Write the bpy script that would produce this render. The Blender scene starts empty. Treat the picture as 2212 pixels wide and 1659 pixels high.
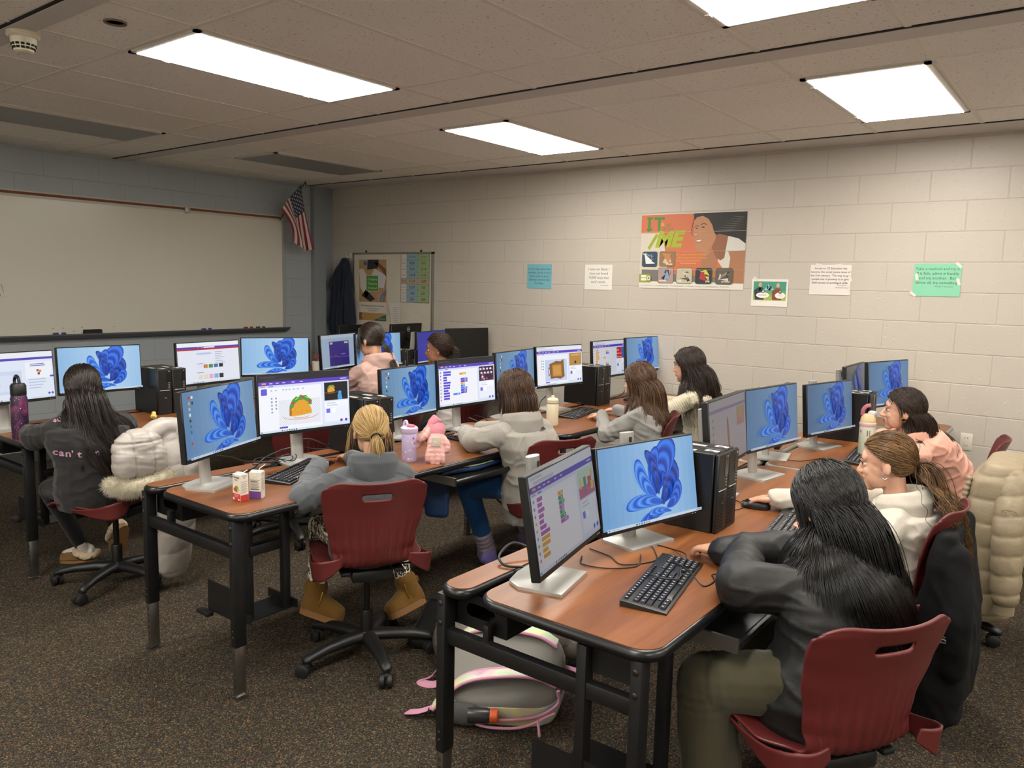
import bpy, math, random
import numpy as np
from mathutils import Vector, Matrix, Euler

# ---------------------------------------------------------------- scene, camera, light
SC = bpy.context.scene
COL = SC.collection
SC.view_settings.view_transform = 'Standard'
SC.view_settings.look = 'None'
SC.view_settings.gamma = 1.0
SC.view_settings.use_curve_mapping = False
SC.view_settings.exposure = 0.34
SC.cycles.max_bounces = 9
SC.cycles.diffuse_bounces = 7
SC.cycles.glossy_bounces = 3
SC.cycles.transmission_bounces = 4
SC.cycles.transparent_max_bounces = 4
SC.cycles.sample_clamp_indirect = 6.0

cam_d = bpy.data.cameras.new('camera')
cam = bpy.data.objects.new('camera', cam_d)
COL.objects.link(cam)
cam_d.sensor_width = 36.0
cam_d.lens = 1687.8 / 2212 * 36.0
cam_d.clip_start = 0.05
def _cam_matrix(yaw, pitch, roll, loc):
    cy, sy, cp, sp = math.cos(yaw), math.sin(yaw), math.cos(pitch), math.sin(pitch)
    fwd = Vector((-sy * cp, cy * cp, sp)); right = Vector((cy, sy, 0)); up = right.cross(fwd)
    cr, sr = math.cos(roll), math.sin(roll)
    r = right * cr + up * sr; u = up * cr - right * sr; b = -fwd
    m = Matrix(((r.x, u.x, b.x, loc[0]), (r.y, u.y, b.y, loc[1]), (r.z, u.z, b.z, loc[2]), (0, 0, 0, 1)))
    return m
cam.matrix_world = _cam_matrix(.6546, -.1256, .0231, (5.8803, -6.0072, 1.61))
SC.camera = cam

world = bpy.data.worlds.new('room_world'); SC.world = world
world.use_nodes = True
world.node_tree.nodes['Background'].inputs[0].default_value = (0.9, 0.85, 0.78, 1)
world.node_tree.nodes['Background'].inputs[1].default_value = 0.0

LAMP = 19.0          # ceiling panel radiance
SCREEN = 0.72        # monitor radiance scale
TAU = 2 * math.pi
def rad(a): return a * math.pi / 180

# ---------------------------------------------------------------- helpers
def lin(c):
    if isinstance(c, str):
        c = c.lstrip('#'); c = [int(c[i:i + 2], 16) / 255 for i in (0, 2, 4)]
    return tuple((x / 12.92 if x <= .04045 else ((x + .055) / 1.055) ** 2.4) for x in c[:3])
def T(loc=(0, 0, 0), rz=0, rx=0, ry=0, s=1):
    return Matrix.Translation(loc) @ Euler((rx, ry, rz)).to_matrix().to_4x4() @ Matrix.Scale(s, 4)
def frame(o, x, z):
    """matrix with local x along x, local z close to z"""
    x = Vector(x).normalized(); z = Vector(z); y = z.cross(x).normalized(); z = x.cross(y)
    return Matrix(((x.x, y.x, z.x, o[0]), (x.y, y.y, z.y, o[1]), (x.z, y.z, z.z, o[2]), (0, 0, 0, 1)))

class G:
    """collects shapes into one mesh"""
    def __init__(s): s.v = []; s.f = []; s.m = []; s.s = []; s.n = 0
    def add(s, v, f, mat=0, M=None, smooth=True):
        if M is not None: v = [M @ Vector(p) for p in v]
        b = s.n; s.v.extend([tuple(p) for p in v]); s.n += len(v)
        for q in f: s.f.append([i + b for i in q]); s.m.append(mat); s.s.append(smooth)
        return s
    def box(s, c, d, mat=0, M=None, R=None):
        x, y, z = d[0] / 2, d[1] / 2, d[2] / 2
        v = [Vector((a, b, e)) for a in (-x, x) for b in (-y, y) for e in (-z, z)]
        if R is not None: v = [R @ p for p in v]
        v = [p + Vector(c) for p in v]
        return s.add(v, [(0, 1, 3, 2), (4, 6, 7, 5), (0, 4, 5, 1), (2, 3, 7, 6), (0, 2, 6, 4), (1, 5, 7, 3)], mat, M, False)
    def rbox(s, c, d, r, mat=0, M=None, k=2, R=None):
        r = min(r, min(d) / 2 - 1e-5); h = [q / 2 - r for q in d]
        L = []
        for oc in range(4):
            for i in range(k + 1):
                a = (oc + i / k) * math.pi / 2
                sx = 1 if oc in (0, 3) else -1; sy = 1 if oc in (0, 1) else -1
                L.append((math.cos(a), math.sin(a), sx, sy))
        rings = []
        for hz in (-1, 1):
            for i in range(k + 1):
                b = (-1 + i / k) * math.pi / 2 if hz < 0 else (i / k) * math.pi / 2
                cb, sb = math.cos(b), math.sin(b)
                rings.append([(sx * h[0] + r * cb * ca, sy * h[1] + r * cb * sa, hz * h[2] + r * sb) for ca, sa, sx, sy in L])
        n = len(L); v = []
        for q in rings: v += q
        if R is not None: v = [R @ Vector(p) for p in v]
        v = [(p[0] + c[0], p[1] + c[1], p[2] + c[2]) for p in v]
        f = []
        for i in range(len(rings) - 1):
            for j in range(n): f.append((i * n + j, i * n + (j + 1) % n, (i + 1) * n + (j + 1) % n, (i + 1) * n + j))
        f.append(tuple(reversed(range(n)))); e = (len(rings) - 1) * n; f.append(tuple(range(e, e + n)))
        return s.add(v, f, mat, M)
    def tube(s, P, r, n=8, mat=0, M=None, cap=True, sq=1.0, up=None):
        P = [Vector(p) for p in P]; k = len(P)
        if not hasattr(r, '__len__'): r = [r] * k
        tan = [(P[min(i + 1, k - 1)] - P[max(i - 1, 0)]).normalized() for i in range(k)]
        u = Vector(up) if up is not None else (Vector((0, 0, 1)) if abs(tan[0].z) < .9 else Vector((1, 0, 0)))
        v = []; f = []
        for i in range(k):
            t = tan[i]; u = (u - t * u.dot(t))
            u = u.normalized() if u.length > 1e-6 else t.orthogonal().normalized()
            w = t.cross(u)
            for j in range(n):
                a = TAU * j / n
                v.append(P[i] + (u * math.cos(a) * sq + w * math.sin(a)) * r[i])
        for i in range(k - 1):
            for j in range(n): f.append((i * n + j, i * n + (j + 1) % n, (i + 1) * n + (j + 1) % n, (i + 1) * n + j))
        if cap: f.append(tuple(reversed(range(n)))); f.append(tuple(range((k - 1) * n, k * n)))
        return s.add(v, f, mat, M)
    def lathe(s, prof, n=24, mat=0, M=None):
        v = []; f = []
        for r, z in prof:
            for j in range(n): v.append((r * math.cos(TAU * j / n), r * math.sin(TAU * j / n), z))
        for i in range(len(prof) - 1):
            for j in range(n): f.append((i * n + j, i * n + (j + 1) % n, (i + 1) * n + (j + 1) % n, (i + 1) * n + j))
        if prof[0][0] > 1e-5: f.append(tuple(reversed(range(n))))
        if prof[-1][0] > 1e-5: f.append(tuple(range((len(prof) - 1) * n, len(prof) * n)))
        return s.add(v, f, mat, M)
    def loft(s, rings, mat=0, M=None, cap=True):
        n = len(rings[0]); v = [p for q in rings for p in q]; f = []
        for i in range(len(rings) - 1):
            for j in range(n): f.append((i * n + j, i * n + (j + 1) % n, (i + 1) * n + (j + 1) % n, (i + 1) * n + j))
        if cap: f.append(tuple(reversed(range(n)))); f.append(tuple(range((len(rings) - 1) * n, len(rings) * n)))
        return s.add(v, f, mat, M)
    def prism(s, poly, z0, z1, mat=0, M=None, smooth=True):
        n = len(poly); v = [(x, y, z0) for x, y in poly] + [(x, y, z1) for x, y in poly]
        f = [tuple(reversed(range(n))), tuple(range(n, 2 * n))] + [(j, (j + 1) % n, n + (j + 1) % n, n + j) for j in range(n)]
        return s.add(v, f, mat, M, smooth)
    def ell(s, c, r, mat=0, M=None, R=None, nu=16, nv=10):
        v = []; f = []
        for i in range(nv + 1):
            b = -math.pi / 2 + math.pi * i / nv
            for j in range(nu):
                a = TAU * j / nu
                p = Vector((r[0] * math.cos(b) * math.cos(a), r[1] * math.cos(b) * math.sin(a), r[2] * math.sin(b)))
                if R is not None: p = R @ p
                v.append(p + Vector(c))
        for i in range(nv):
            for j in range(nu): f.append((i * nu + j, i * nu + (j + 1) % nu, (i + 1) * nu + (j + 1) % nu, (i + 1) * nu + j))
        return s.add(v, f, mat, M)
    def grid(s, fn, nu, nv, mat=0, M=None, skip=None):
        v = [fn(i / nu, j / nv) for i in range(nu + 1) for j in range(nv + 1)]
        f = []
        for i in range(nu):
            for j in range(nv):
                if skip and skip((i + .5) / nu, (j + .5) / nv): continue
                a = i * (nv + 1) + j; f.append((a, a + nv + 1, a + nv + 2, a + 1))
        return s.add(v, f, mat, M)

def rrect(x0, y0, x1, y1, r, k=5):
    p = []
    for cx, cy, a0 in ((x1 - r, y1 - r, 0), (x0 + r, y1 - r, 90), (x0 + r, y0 + r, 180), (x1 - r, y0 + r, 270)):
        for i in range(k + 1):
            a = rad(a0 + 90 * i / k); p.append((cx + r * math.cos(a), cy + r * math.sin(a)))
    return p

def obj(name, g, mats, parent=None, sharp=38, M=None):
    me = bpy.data.meshes.new(name)
    me.from_pydata(g.v, [], g.f)
    if not isinstance(mats, (list, tuple)): mats = [mats]
    for m in mats: me.materials.append(m)
    me.polygons.foreach_set('material_index', g.m)
    me.polygons.foreach_set('use_smooth', g.s)
    me.update()
    if sharp: me.set_sharp_from_angle(angle=rad(sharp))
    o = bpy.data.objects.new(name, me); COL.objects.link(o)
    if parent is not None: o.parent = parent
    if M is not None: o.matrix_basis = M
    return o
def obj_np(name, V, F, mats, parent=None, smooth=True, M=None):
    """V (n,3), F (m,4) arrays"""
    me = bpy.data.meshes.new(name); V = np.asarray(V, dtype=np.float32); F = np.asarray(F, dtype=np.int32)
    k = F.shape[1]
    me.vertices.add(len(V)); me.vertices.foreach_set('co', V.ravel())
    me.loops.add(F.size); me.loops.foreach_set('vertex_index', F.ravel())
    me.polygons.add(len(F)); me.polygons.foreach_set('loop_start', np.arange(0, F.size, k, dtype=np.int32))
    me.polygons.foreach_set('loop_total', np.full(len(F), k, dtype=np.int32))
    me.polygons.foreach_set('use_smooth', np.full(len(F), smooth, dtype=bool))
    me.update(calc_edges=True)
    if not isinstance(mats, (list, tuple)): mats = [mats]
    for m in mats: me.materials.append(m)
    o = bpy.data.objects.new(name, me); COL.objects.link(o)
    if parent is not None: o.parent = parent
    if M is not None: o.matrix_basis = M
    return o
def thing(name, label, cat, M=None, group=None, parent=None):
    o = bpy.data.objects.new(name, None); COL.objects.link(o); o.empty_display_size = .1
    if M is not None: o.matrix_world = M
    o['label'] = label; o['category'] = cat
    if group: o['group'] = group
    return o
def tag(o, label, cat, group=None):
    o['label'] = label; o['category'] = cat
    if group: o['group'] = group
    return o
def struct(o): o['kind'] = 'structure'; return o
def dup(root, M, label=None, group=None, cat=None):
    r = root.copy(); COL.objects.link(r); r.matrix_world = M
    if label: r['label'] = label
    if group: r['group'] = group
    for ch in list(root.children):
        c = ch.copy(); COL.objects.link(c); c.parent = r
        for g2 in list(ch.children):
            d = g2.copy(); COL.objects.link(d); d.parent = c
    return r

# ---------------------------------------------------------------- materials
MAT = {}
def nodes(name):
    m = bpy.data.materials.new(name); m.use_nodes = True; MAT[name] = m
    nt = m.node_tree; b = nt.nodes['Principled BSDF']
    return m, nt, b
def N(nt, typ, ins=None, **kw):
    n = nt.nodes.new(typ)
    for k, v in kw.items(): setattr(n, k, v)
    for k, v in (ins or {}).items():
        if isinstance(v, bpy.types.NodeSocket): nt.links.new(v, n.inputs[k])
        else: n.inputs[k].default_value = v
    return n
def mat(name, col, rough=.5, metal=0, spec=.5, bump=None, var=0, vscale=20, sheen=0, coat=0, alpha=1, trans=0):
    """plain surface with a little noise; bump=(scale, strength[, distance])"""
    if name in MAT: return MAT[name]
    m, nt, b = nodes(name)
    c = lin(col)
    b.inputs['Base Color'].default_value = (*c, 1); b.inputs['Roughness'].default_value = rough
    b.inputs['Metallic'].default_value = metal; b.inputs['Specular IOR Level'].default_value = spec
    if sheen: b.inputs['Sheen Weight'].default_value = sheen
    if coat: b.inputs['Coat Weight'].default_value = coat
    if trans: b.inputs['Transmission Weight'].default_value = trans
    if var or bump: tc = N(nt, 'ShaderNodeTexCoord')
    if var:
        no = N(nt, 'ShaderNodeTexNoise', {'Vector': tc.outputs['Object'], 'Scale': vscale, 'Detail': 4})
        mx = N(nt, 'ShaderNodeMix', {'Factor': no.outputs['Fac'], 'A': (*[q * (1 - var) for q in c], 1), 'B': (*[min(1, q * (1 + var)) for q in c], 1)}, data_type='RGBA')
        for i_ in (6,): nt.links.new(no.outputs['Fac'], mx.inputs[0])
        mx.inputs[6].default_value = (*[q * (1 - var) for q in c], 1); mx.inputs[7].default_value = (*[min(1, q * (1 + var)) for q in c], 1)
        nt.links.new(mx.outputs[2], b.inputs['Base Color'])
    if bump:
        no = N(nt, 'ShaderNodeTexNoise', {'Vector': tc.outputs['Object'], 'Scale': bump[0], 'Detail': 5})
        bp = N(nt, 'ShaderNodeBump', {'Height': no.outputs['Fac'], 'Strength': bump[1], 'Distance': bump[2] if len(bump) > 2 else .01})
        nt.links.new(bp.outputs['Normal'], b.inputs['Normal'])
    return m
def mixrgb(nt, fac, a, b):
    mx = nt.nodes.new('ShaderNodeMix'); mx.data_type = 'RGBA'
    for s, v in ((0, fac), (6, a), (7, b)):
        if isinstance(v, bpy.types.NodeSocket): nt.links.new(v, mx.inputs[s])
        else: mx.inputs[s].default_value = v if s == 0 else (*v[:3], 1)
    return mx.outputs[2]
def ramp(nt, fac, stops, interp='LINEAR'):
    r = nt.nodes.new('ShaderNodeValToRGB'); r.color_ramp.interpolation = interp
    e = r.color_ramp.elements
    while len(e) < len(stops): e.new(.5)
    for q, (p, c) in zip(e, stops): q.position = p; q.color = (*c[:3], 1)
    nt.links.new(fac, r.inputs[0]); return r.outputs[0]
def math_(nt, op, a, b=0, c=None):
    m = nt.nodes.new('ShaderNodeMath'); m.operation = op
    for i, v in enumerate((a, b) if c is None else (a, b, c)):
        if isinstance(v, bpy.types.NodeSocket): nt.links.new(v, m.inputs[i])
        else: m.inputs[i].default_value = v
    return m.outputs[0]
def block_wall(name, col, axis, ox, oz=.0014):
    """painted concrete block: running bond joints, pitted faces"""
    m, nt, b = nodes(name)
    tc = N(nt, 'ShaderNodeTexCoord'); sp = N(nt, 'ShaderNodeSeparateXYZ', {0: tc.outputs['Object']})
    u = math_(nt, 'ADD', sp.outputs[axis], ox); w = math_(nt, 'ADD', sp.outputs[2], 20 * .2032 - oz)
    cx = N(nt, 'ShaderNodeCombineXYZ', {0: u, 1: w})
    br = N(nt, 'ShaderNodeTexBrick', {'Vector': cx.outputs[0], 'Scale': 1.0, 'Mortar Size': .005, 'Mortar Smooth': .6, 'Brick Width': .4572, 'Row Height': .2032, 'Bias': 0.0,
        'Color1': (.97, .97, .97, 1), 'Color2': (1, 1, 1, 1), 'Mortar': (.9, .9, .9, 1)})
    br.offset = .5; br.squash = 1.0
    no = N(nt, 'ShaderNodeTexNoise', {'Vector': tc.outputs['Object'], 'Scale': 90, 'Detail': 3})
    no2 = N(nt, 'ShaderNodeTexNoise', {'Vector': tc.outputs['Object'], 'Scale': 38, 'Detail': 2})
    pit = ramp(nt, no2.outputs['Fac'], [(.30, (0, 0, 0)), (.37, (1, 1, 1))])
    h = math_(nt, 'MULTIPLY', br.outputs['Fac'], -1.0)
    h = math_(nt, 'MULTIPLY_ADD', no.outputs['Fac'], .16, h); h = math_(nt, 'MULTIPLY_ADD', pit, .35, h)
    bp = N(nt, 'ShaderNodeBump', {'Height': h, 'Strength': .55, 'Distance': .005}); nt.links.new(bp.outputs[0], b.inputs['Normal'])
    c = lin(col); base = mixrgb(nt, br.outputs['Fac'], c, [q * .93 for q in c])
    big = N(nt, 'ShaderNodeTexNoise', {'Vector': tc.outputs['Object'], 'Scale': 1.3, 'Detail': 3})
    mul = nt.nodes.new('ShaderNodeMix'); mul.data_type = 'RGBA'; mul.blend_type = 'MULTIPLY'; mul.inputs[0].default_value = 1
    nt.links.new(base, mul.inputs[6]); nt.links.new(ramp(nt, big.outputs['Fac'], [(.3, (.93, .93, .93)), (.7, (1, 1, 1))]), mul.inputs[7])
    nt.links.new(mul.outputs[2], b.inputs['Base Color']); b.inputs['Roughness'].default_value = .45
    return m
def carpet():
    m, nt, b = nodes('carpet')
    tc = N(nt, 'ShaderNodeTexCoord')
    vo = N(nt, 'ShaderNodeTexVoronoi', {'Vector': tc.outputs['Object'], 'Scale': 215}); vo.feature = 'F1'
    sp = N(nt, 'ShaderNodeSeparateColor', {0: vo.outputs['Color']})
    col = ramp(nt, sp.outputs[0], [(0, lin('#26231f')), (.30, lin('#483f33')), (.48, lin('#2d3b34')), (.60, lin('#6a5a44')), (.74, lin('#2a3240')), (.84, lin('#57352c')), (.93, lin('#7d6e50'))], 'CONSTANT')
    mp = N(nt, 'ShaderNodeMapping', {'Vector': tc.outputs['Object'], 'Scale': (1, 2.6, 1), 'Rotation': (0, 0, .35)})
    no = N(nt, 'ShaderNodeTexNoise', {'Vector': mp.outputs[0], 'Scale': 42, 'Detail': 3})
    col2 = mixrgb(nt, ramp(nt, no.outputs['Fac'], [(.40, (0, 0, 0)), (.62, (1, 1, 1))]), col, lin('#3c352b'))
    col2 = mixrgb(nt, .35, col2, col)
    nt.links.new(col2, b.inputs['Base Color']); b.inputs['Roughness'].default_value = .95; b.inputs['Specular IOR Level'].default_value = .1
    bp = N(nt, 'ShaderNodeBump', {'Height': vo.outputs['Distance'], 'Strength': .8, 'Distance': .006}); bp.invert = True
    nt.links.new(bp.outputs[0], b.inputs['Normal'])
    return m
def wood(name='cherry_laminate'):
    m, nt, b = nodes(name)
    tc = N(nt, 'ShaderNodeTexCoord')
    mp = N(nt, 'ShaderNodeMapping', {'Vector': tc.outputs['Object'], 'Scale': (9, .7, 1)})
    n1 = N(nt, 'ShaderNodeTexNoise', {'Vector': mp.outputs[0], 'Scale': 1.6, 'Detail': 5, 'Distortion': .6})
    mp2 = N(nt, 'ShaderNodeMapping', {'Vector': tc.outputs['Object'], 'Scale': (120, 3, 1)})
    n2 = N(nt, 'ShaderNodeTexNoise', {'Vector': mp2.outputs[0], 'Scale': 1.5, 'Detail': 3})
    c1 = ramp(nt, n1.outputs['Fac'], [(.25, lin('#653a1b')), (.45, lin('#7a4926')), (.6, lin('#88552e')), (.78, lin('#6e4020'))])
    fine = ramp(nt, n2.outputs['Fac'], [(.3, (.84, .80, .77)), (.6, (1, 1, 1))])
    mul = nt.nodes.new('ShaderNodeMix'); mul.data_type = 'RGBA'; mul.blend_type = 'MULTIPLY'; mul.inputs[0].default_value = .8
    nt.links.new(c1, mul.inputs[6]); nt.links.new(fine, mul.inputs[7])
    nt.links.new(mul.outputs[2], b.inputs['Base Color']); b.inputs['Roughness'].default_value = .36; b.inputs['Specular IOR Level'].default_value = .45
    return m
def tile():
    m, nt, b = nodes('ceiling_tile')
    tc = N(nt, 'ShaderNodeTexCoord')
    no = N(nt, 'ShaderNodeTexNoise', {'Vector': tc.outputs['Object'], 'Scale': 75, 'Detail': 2})
    k = ramp(nt, no.outputs['Fac'], [(.31, (0, 0, 0)), (.345, (1, 1, 1))])
    n2 = N(nt, 'ShaderNodeTexNoise', {'Vector': tc.outputs['Object'], 'Scale': 1.2, 'Detail': 3})
    base = ramp(nt, n2.outputs['Fac'], [(.3, lin('#f0ebe2')), (.7, lin('#f4efe7'))])
    nt.links.new(mixrgb(nt, k, lin('#b5a999'), base), b.inputs['Base Color']); b.inputs['Roughness'].default_value = .9
    bp = N(nt, 'ShaderNodeBump', {'Height': k, 'Strength': .5, 'Distance': .003}); nt.links.new(bp.outputs[0], b.inputs['Normal'])
    return m
def attr_mat(name, emit=None, rough=.6, coat=0):
    """colour from the face colours of a printed sheet or a display"""
    m, nt, b = nodes(name)
    at = N(nt, 'ShaderNodeAttribute'); at.attribute_name = 'Col'
    if emit is None:
        nt.links.new(at.outputs['Color'], b.inputs['Base Color']); b.inputs['Roughness'].default_value = rough
        if coat: b.inputs['Coat Weight'].default_value = coat
    else:
        b.inputs['Base Color'].default_value = (.012, .012, .014, 1); b.inputs['Roughness'].default_value = .32
        nt.links.new(at.outputs['Color'], b.inputs['Emission Color']); b.inputs['Emission Strength'].default_value = emit
        m.cycles.emission_sampling = 'NONE'
    return m
def emit_mat(name, col, s, sample=True):
    m, nt, b = nodes(name); b.inputs['Base Color'].default_value = (.8, .8, .8, 1)
    b.inputs['Emission Color'].default_value = (*col, 1); b.inputs['Emission Strength'].default_value = s
    if not sample: m.cycles.emission_sampling = 'NONE'
    return m

black = mat('black_powder_coat', '#121213', .42, bump=(300, .08, .002))
blackpl = mat('black_plastic', '#141415', .45, bump=(400, .06, .001))
edge = mat('black_rubber_edge', '#0e0e10', .32)
chrome = mat('galvanised_steel', '#9a9894', .32, metal=1)
alum = mat('silver_painted_metal', '#b9b8b4', .38, metal=.55)
white = mat('white_paint', '#d8d4cb', .5)
paperm = mat('white_paper', '#e4e1da', .8)
wd = wood()

# ---------------------------------------------------------------- flat artwork (prints, screens)
_TX = {}
def text_polys(body, size=1.0, bold=0.0, shear=0.0, spacing=1.0, align='LEFT'):
    key = (body, bold, shear, spacing, align)
    if key not in _TX:
        cu = bpy.data.curves.new('t', 'FONT'); cu.body = body; cu.size = 1.0; cu.offset = bold; cu.shear = shear
        cu.space_character = spacing; cu.align_x = align; cu.resolution_u = 2; cu.fill_mode = 'FRONT'
        o = bpy.data.objects.new('t', cu); COL.objects.link(o)
        bpy.context.view_layer.update()
        me = o.evaluated_get(bpy.context.evaluated_depsgraph_get()).to_mesh()
        vs = [(v.co.x, v.co.y) for v in me.vertices]
        _TX[key] = [[vs[i] for i in p.vertices] for p in me.polygons]
        bpy.data.objects.remove(o); bpy.data.curves.remove(cu)
    return [[(x * size, y * size) for x, y in p] for p in _TX[key]]
class Paint:
    """layered flat colour shapes on a plane (u right, v up), each layer a hair above the last"""
    def __init__(s, step=.00012): s.p = []; s.step = step; s.k = 0
    def up(s, n=1): s.k += n; return s
    def poly(s, pts, col): s.p.append((pts, lin(col), s.k)); return s
    def rect(s, x0, y0, x1, y1, col): return s.poly([(x0, y0), (x1, y0), (x1, y1), (x0, y1)], col)
    def rrect(s, x0, y0, x1, y1, r, col): return s.poly(rrect(x0, y0, x1, y1, r, 4), col)
    def disc(s, x, y, rx, col, ry=None, n=16, rot=0):
        ry = ry or rx; c, q = math.cos(rot), math.sin(rot)
        return s.poly([(x + rx * math.cos(TAU * i / n) * c - ry * math.sin(TAU * i / n) * q, y + rx * math.cos(TAU * i / n) * q + ry * math.sin(TAU * i / n) * c) for i in range(n)], col)
    def line(s, pts, w, col):
        for a, b in zip(pts, pts[1:]):
            dx, dy = b[0] - a[0], b[1] - a[1]; L = math.hypot(dx, dy) or 1; nx, ny = -dy / L * w / 2, dx / L * w / 2
            s.poly([(a[0] - nx, a[1] - ny), (b[0] - nx, b[1] - ny), (b[0] + nx, b[1] + ny), (a[0] + nx, a[1] + ny)], col)
        return s
    def text(s, body, x, y, size, col, **kw):
        rot = kw.pop('rot', 0); sx = kw.pop('sx', 1); c, q = math.cos(rot), math.sin(rot)
        for p in text_polys(body, size, **kw): s.poly([(x + a * sx * c - b * q, y + a * sx * q + b * c) for a, b in p], col)
        return s
    def clip(s, x0, y0, x1, y1):
        out = []
        for pts, c, k in s.p:
            for ax, lim, sg in ((0, x0, 1), (0, x1, -1), (1, y0, 1), (1, y1, -1)):
                q = []
                for a, b in zip(pts, pts[1:] + pts[:1]):
                    ia, ib = (a[ax] - lim) * sg >= 0, (b[ax] - lim) * sg >= 0
                    if ia: q.append(a)
                    if ia != ib: t = (lim - a[ax]) / (b[ax] - a[ax]); q.append((a[0] + (b[0] - a[0]) * t, a[1] + (b[1] - a[1]) * t))
                pts = q
                if len(pts) < 3: break
            if len(pts) >= 3: out.append((pts, c, k))
        s.p = out; return s
    def obj(s, name, material, parent=None, M=None, fn=None):
        """local plane: u -> +x, v -> +z, facing -y ; fn maps (u, v, lift) to a point"""
        vs = []; fs = []; cs = []
        for pts, c, k in s.p:
            b = len(vs)
            for x, y in pts: vs.append(fn(x, y, k * s.step) if fn else (x, -k * s.step, y))
            idx = list(range(b, b + len(pts)))
            ar = sum(pts[i][0] * pts[(i + 1) % len(pts)][1] - pts[(i + 1) % len(pts)][0] * pts[i][1] for i in range(len(pts)))
            if ar < 0: idx.reverse()
            fs.append(idx); cs += [(*c, 1)] * len(idx)
        me = bpy.data.meshes.new(name); me.from_pydata(vs, [], fs)
        a = me.color_attributes.new('Col', 'FLOAT_COLOR', 'CORNER'); a.data.foreach_set('color', np.array(cs, dtype=np.float32).ravel())
        me.materials.append(material); me.update()
        o = bpy.data.objects.new(name, me); COL.objects.link(o)
        if parent is not None: o.parent = parent
        if M is not None: o.matrix_basis = M
        return o
printm = attr_mat('printed_paper', None, .55)
def spline(P, n=8):
    """Catmull-Rom through points"""
    P = [Vector(p) for p in P]; Q = [P[0] * 2 - P[1]] + P + [P[-1] * 2 - P[-2]]; out = []
    for i in range(1, len(Q) - 2):
        for j in range(n):
            t = j / n; a, b, c, d = Q[i - 1:i + 3]
            out.append(.5 * ((2 * b) + (c - a) * t + (2 * a - 5 * b + 4 * c - d) * t * t + (3 * b - a - 3 * c + d) * t ** 3))
    return out + [P[-1]]
# ================================================================ room
H = 2.665
XL, XR, YB = -1.42, 9.2, -8.6
wall_cream = block_wall('painted_block_cream', '#bcb4a8', 0, .2286)
wall_pale = mat('pale_painted_wall', '#eeebe4', .6)
wall_grey = block_wall('painted_block_grey', '#a6acb0', 1, .1)
flo = carpet()
struct(obj('floor', G().box(((XL + XR) / 2, YB / 2, -.05), (XR - XL + .6, -YB + .6, .1)), flo))
struct(obj('wall_back', G().box(((XL + XR) / 2, .1, H / 2), (XR - XL + .4, .2, H + .1)), wall_cream))
struct(obj('wall_left', G().box((XL - .1, YB / 2, H / 2), (.2, -YB, H + .1)), wall_grey))
struct(obj('wall_right', G().box((XR + .1, YB / 2, H / 2), (.2, -YB, H + .1)), wall_pale))
struct(obj('wall_front', G().box(((XL + XR) / 2, YB - .1, H / 2), (XR - XL + .4, .2, H + .1)), wall_pale))
base_m = mat('grey_vinyl_base', '#a7a297', .5)
struct(obj('baseboard_back', G().box(((XL + XR) / 2, -.012, .115), (XR - XL, .024, .23)), base_m))
struct(obj('baseboard_left', G().box((XL + .006, YB / 2, .05), (.012, -YB, .1)), mat('dark_vinyl_base', '#45443f', .5)))
# steel corner post between the whiteboard wall and the back wall
post_m = mat('grey_painted_steel', '#8a8f92', .45)
struct(obj('trim_1', G().box((XL + .03, -.215, H / 2), (.06, .17, H)).box((XL + .012, -.06, H / 2), (.024, .12, H)), post_m))
# ceiling: lay-in tiles, tee bars, flat bands
til = tile()
tee = mat('white_tee_bar', '#e4ddd2', .5)
band_m = mat('grey_ceiling_band', '#cfc8c2', .6)
gap_m = mat('dark_gap', '#1d1a18', .9)
ceil = struct(obj('ceiling', G().box(((XL + XR) / 2, YB / 2, H + .06), (XR - XL + .4, -YB + .4, .12)), til))
g = G()
bays = [(-1.955, -.736), (-4.097, -2.878), (-6.239, -5.02), (-8.381, -7.162)]
xj = lambda j: 1.461 + .6096 * j
for y0, y1 in bays:
    for y in (y0, y1): g.box(((XL + XR) / 2, y, H - .001), (XR - XL, .024, .004))
segs = [(-.736, -.33), (-1.955, -.736), (-2.335, -1.955), (-2.878, -2.475), (-4.097, -2.878), (-4.465, -4.097), (-5.02, -4.565), (-6.239, -5.02), (-6.6, -6.239), (-7.162, -6.72), (-8.381, -7.162)]
for j in range(-4, 13):
    for a, b in segs: g.box((xj(j), (a + b) / 2, H - .0012), (.024, b - a, .004))
obj('ceiling_grid', g, tee, ceil)
g = G(); k = G()
for a, b in ((-.33, 0), (-2.475, -2.335), (-4.565, -4.465), (-6.72, -6.6)):
    g.box(((XL + XR) / 2, (a + b) / 2, H - .003), (XR - XL, b - a, .008))
    k.box(((XL + XR) / 2, a - .008, H - .002), (XR - XL, .016, .005))
obj('ceiling_band', g, band_m, ceil); obj('band_shadow_gap', k, gap_m, ceil)
# recessed fluorescent fixtures
lit_m = emit_mat('lit_prismatic_lens', (1.0, .955, .87), LAMP)
off_m = mat('unlit_prismatic_lens', '#8f9090', .4, bump=(250, .3, .003))
fr_m = mat('white_enamel_frame', '#cfc8bd', .4)
def fixture(j, bay, on, label, cat='ceiling light', group=None):
    y0, y1 = bays[bay]; cx, cy = xj(j + .5), (y0 + y1) / 2
    t = thing('ceiling_light', label, cat, T((cx, cy, H)), group)
    w, l = .5856, 1.195
    g = G()
    for sx in (-1, 1): g.box((sx * (w / 2 - .014), 0, -.006), (.028, l, .012))
    for sy in (-1, 1): g.box((0, sy * (l / 2 - .014), -.006), (w, .028, .012))
    obj('frame', g, fr_m, t)
    obj('diffuser', G().box((0, 0, -.007), (w - .056, l - .056, .014)), lit_m if on else off_m, t)
    g = G()
    for sy in (-.35, .35): g.box((-w / 2 + .012, sy * l / .9 * .9, -.014), (.02, .03, .005))
    obj('latch', g, fr_m, t)
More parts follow.
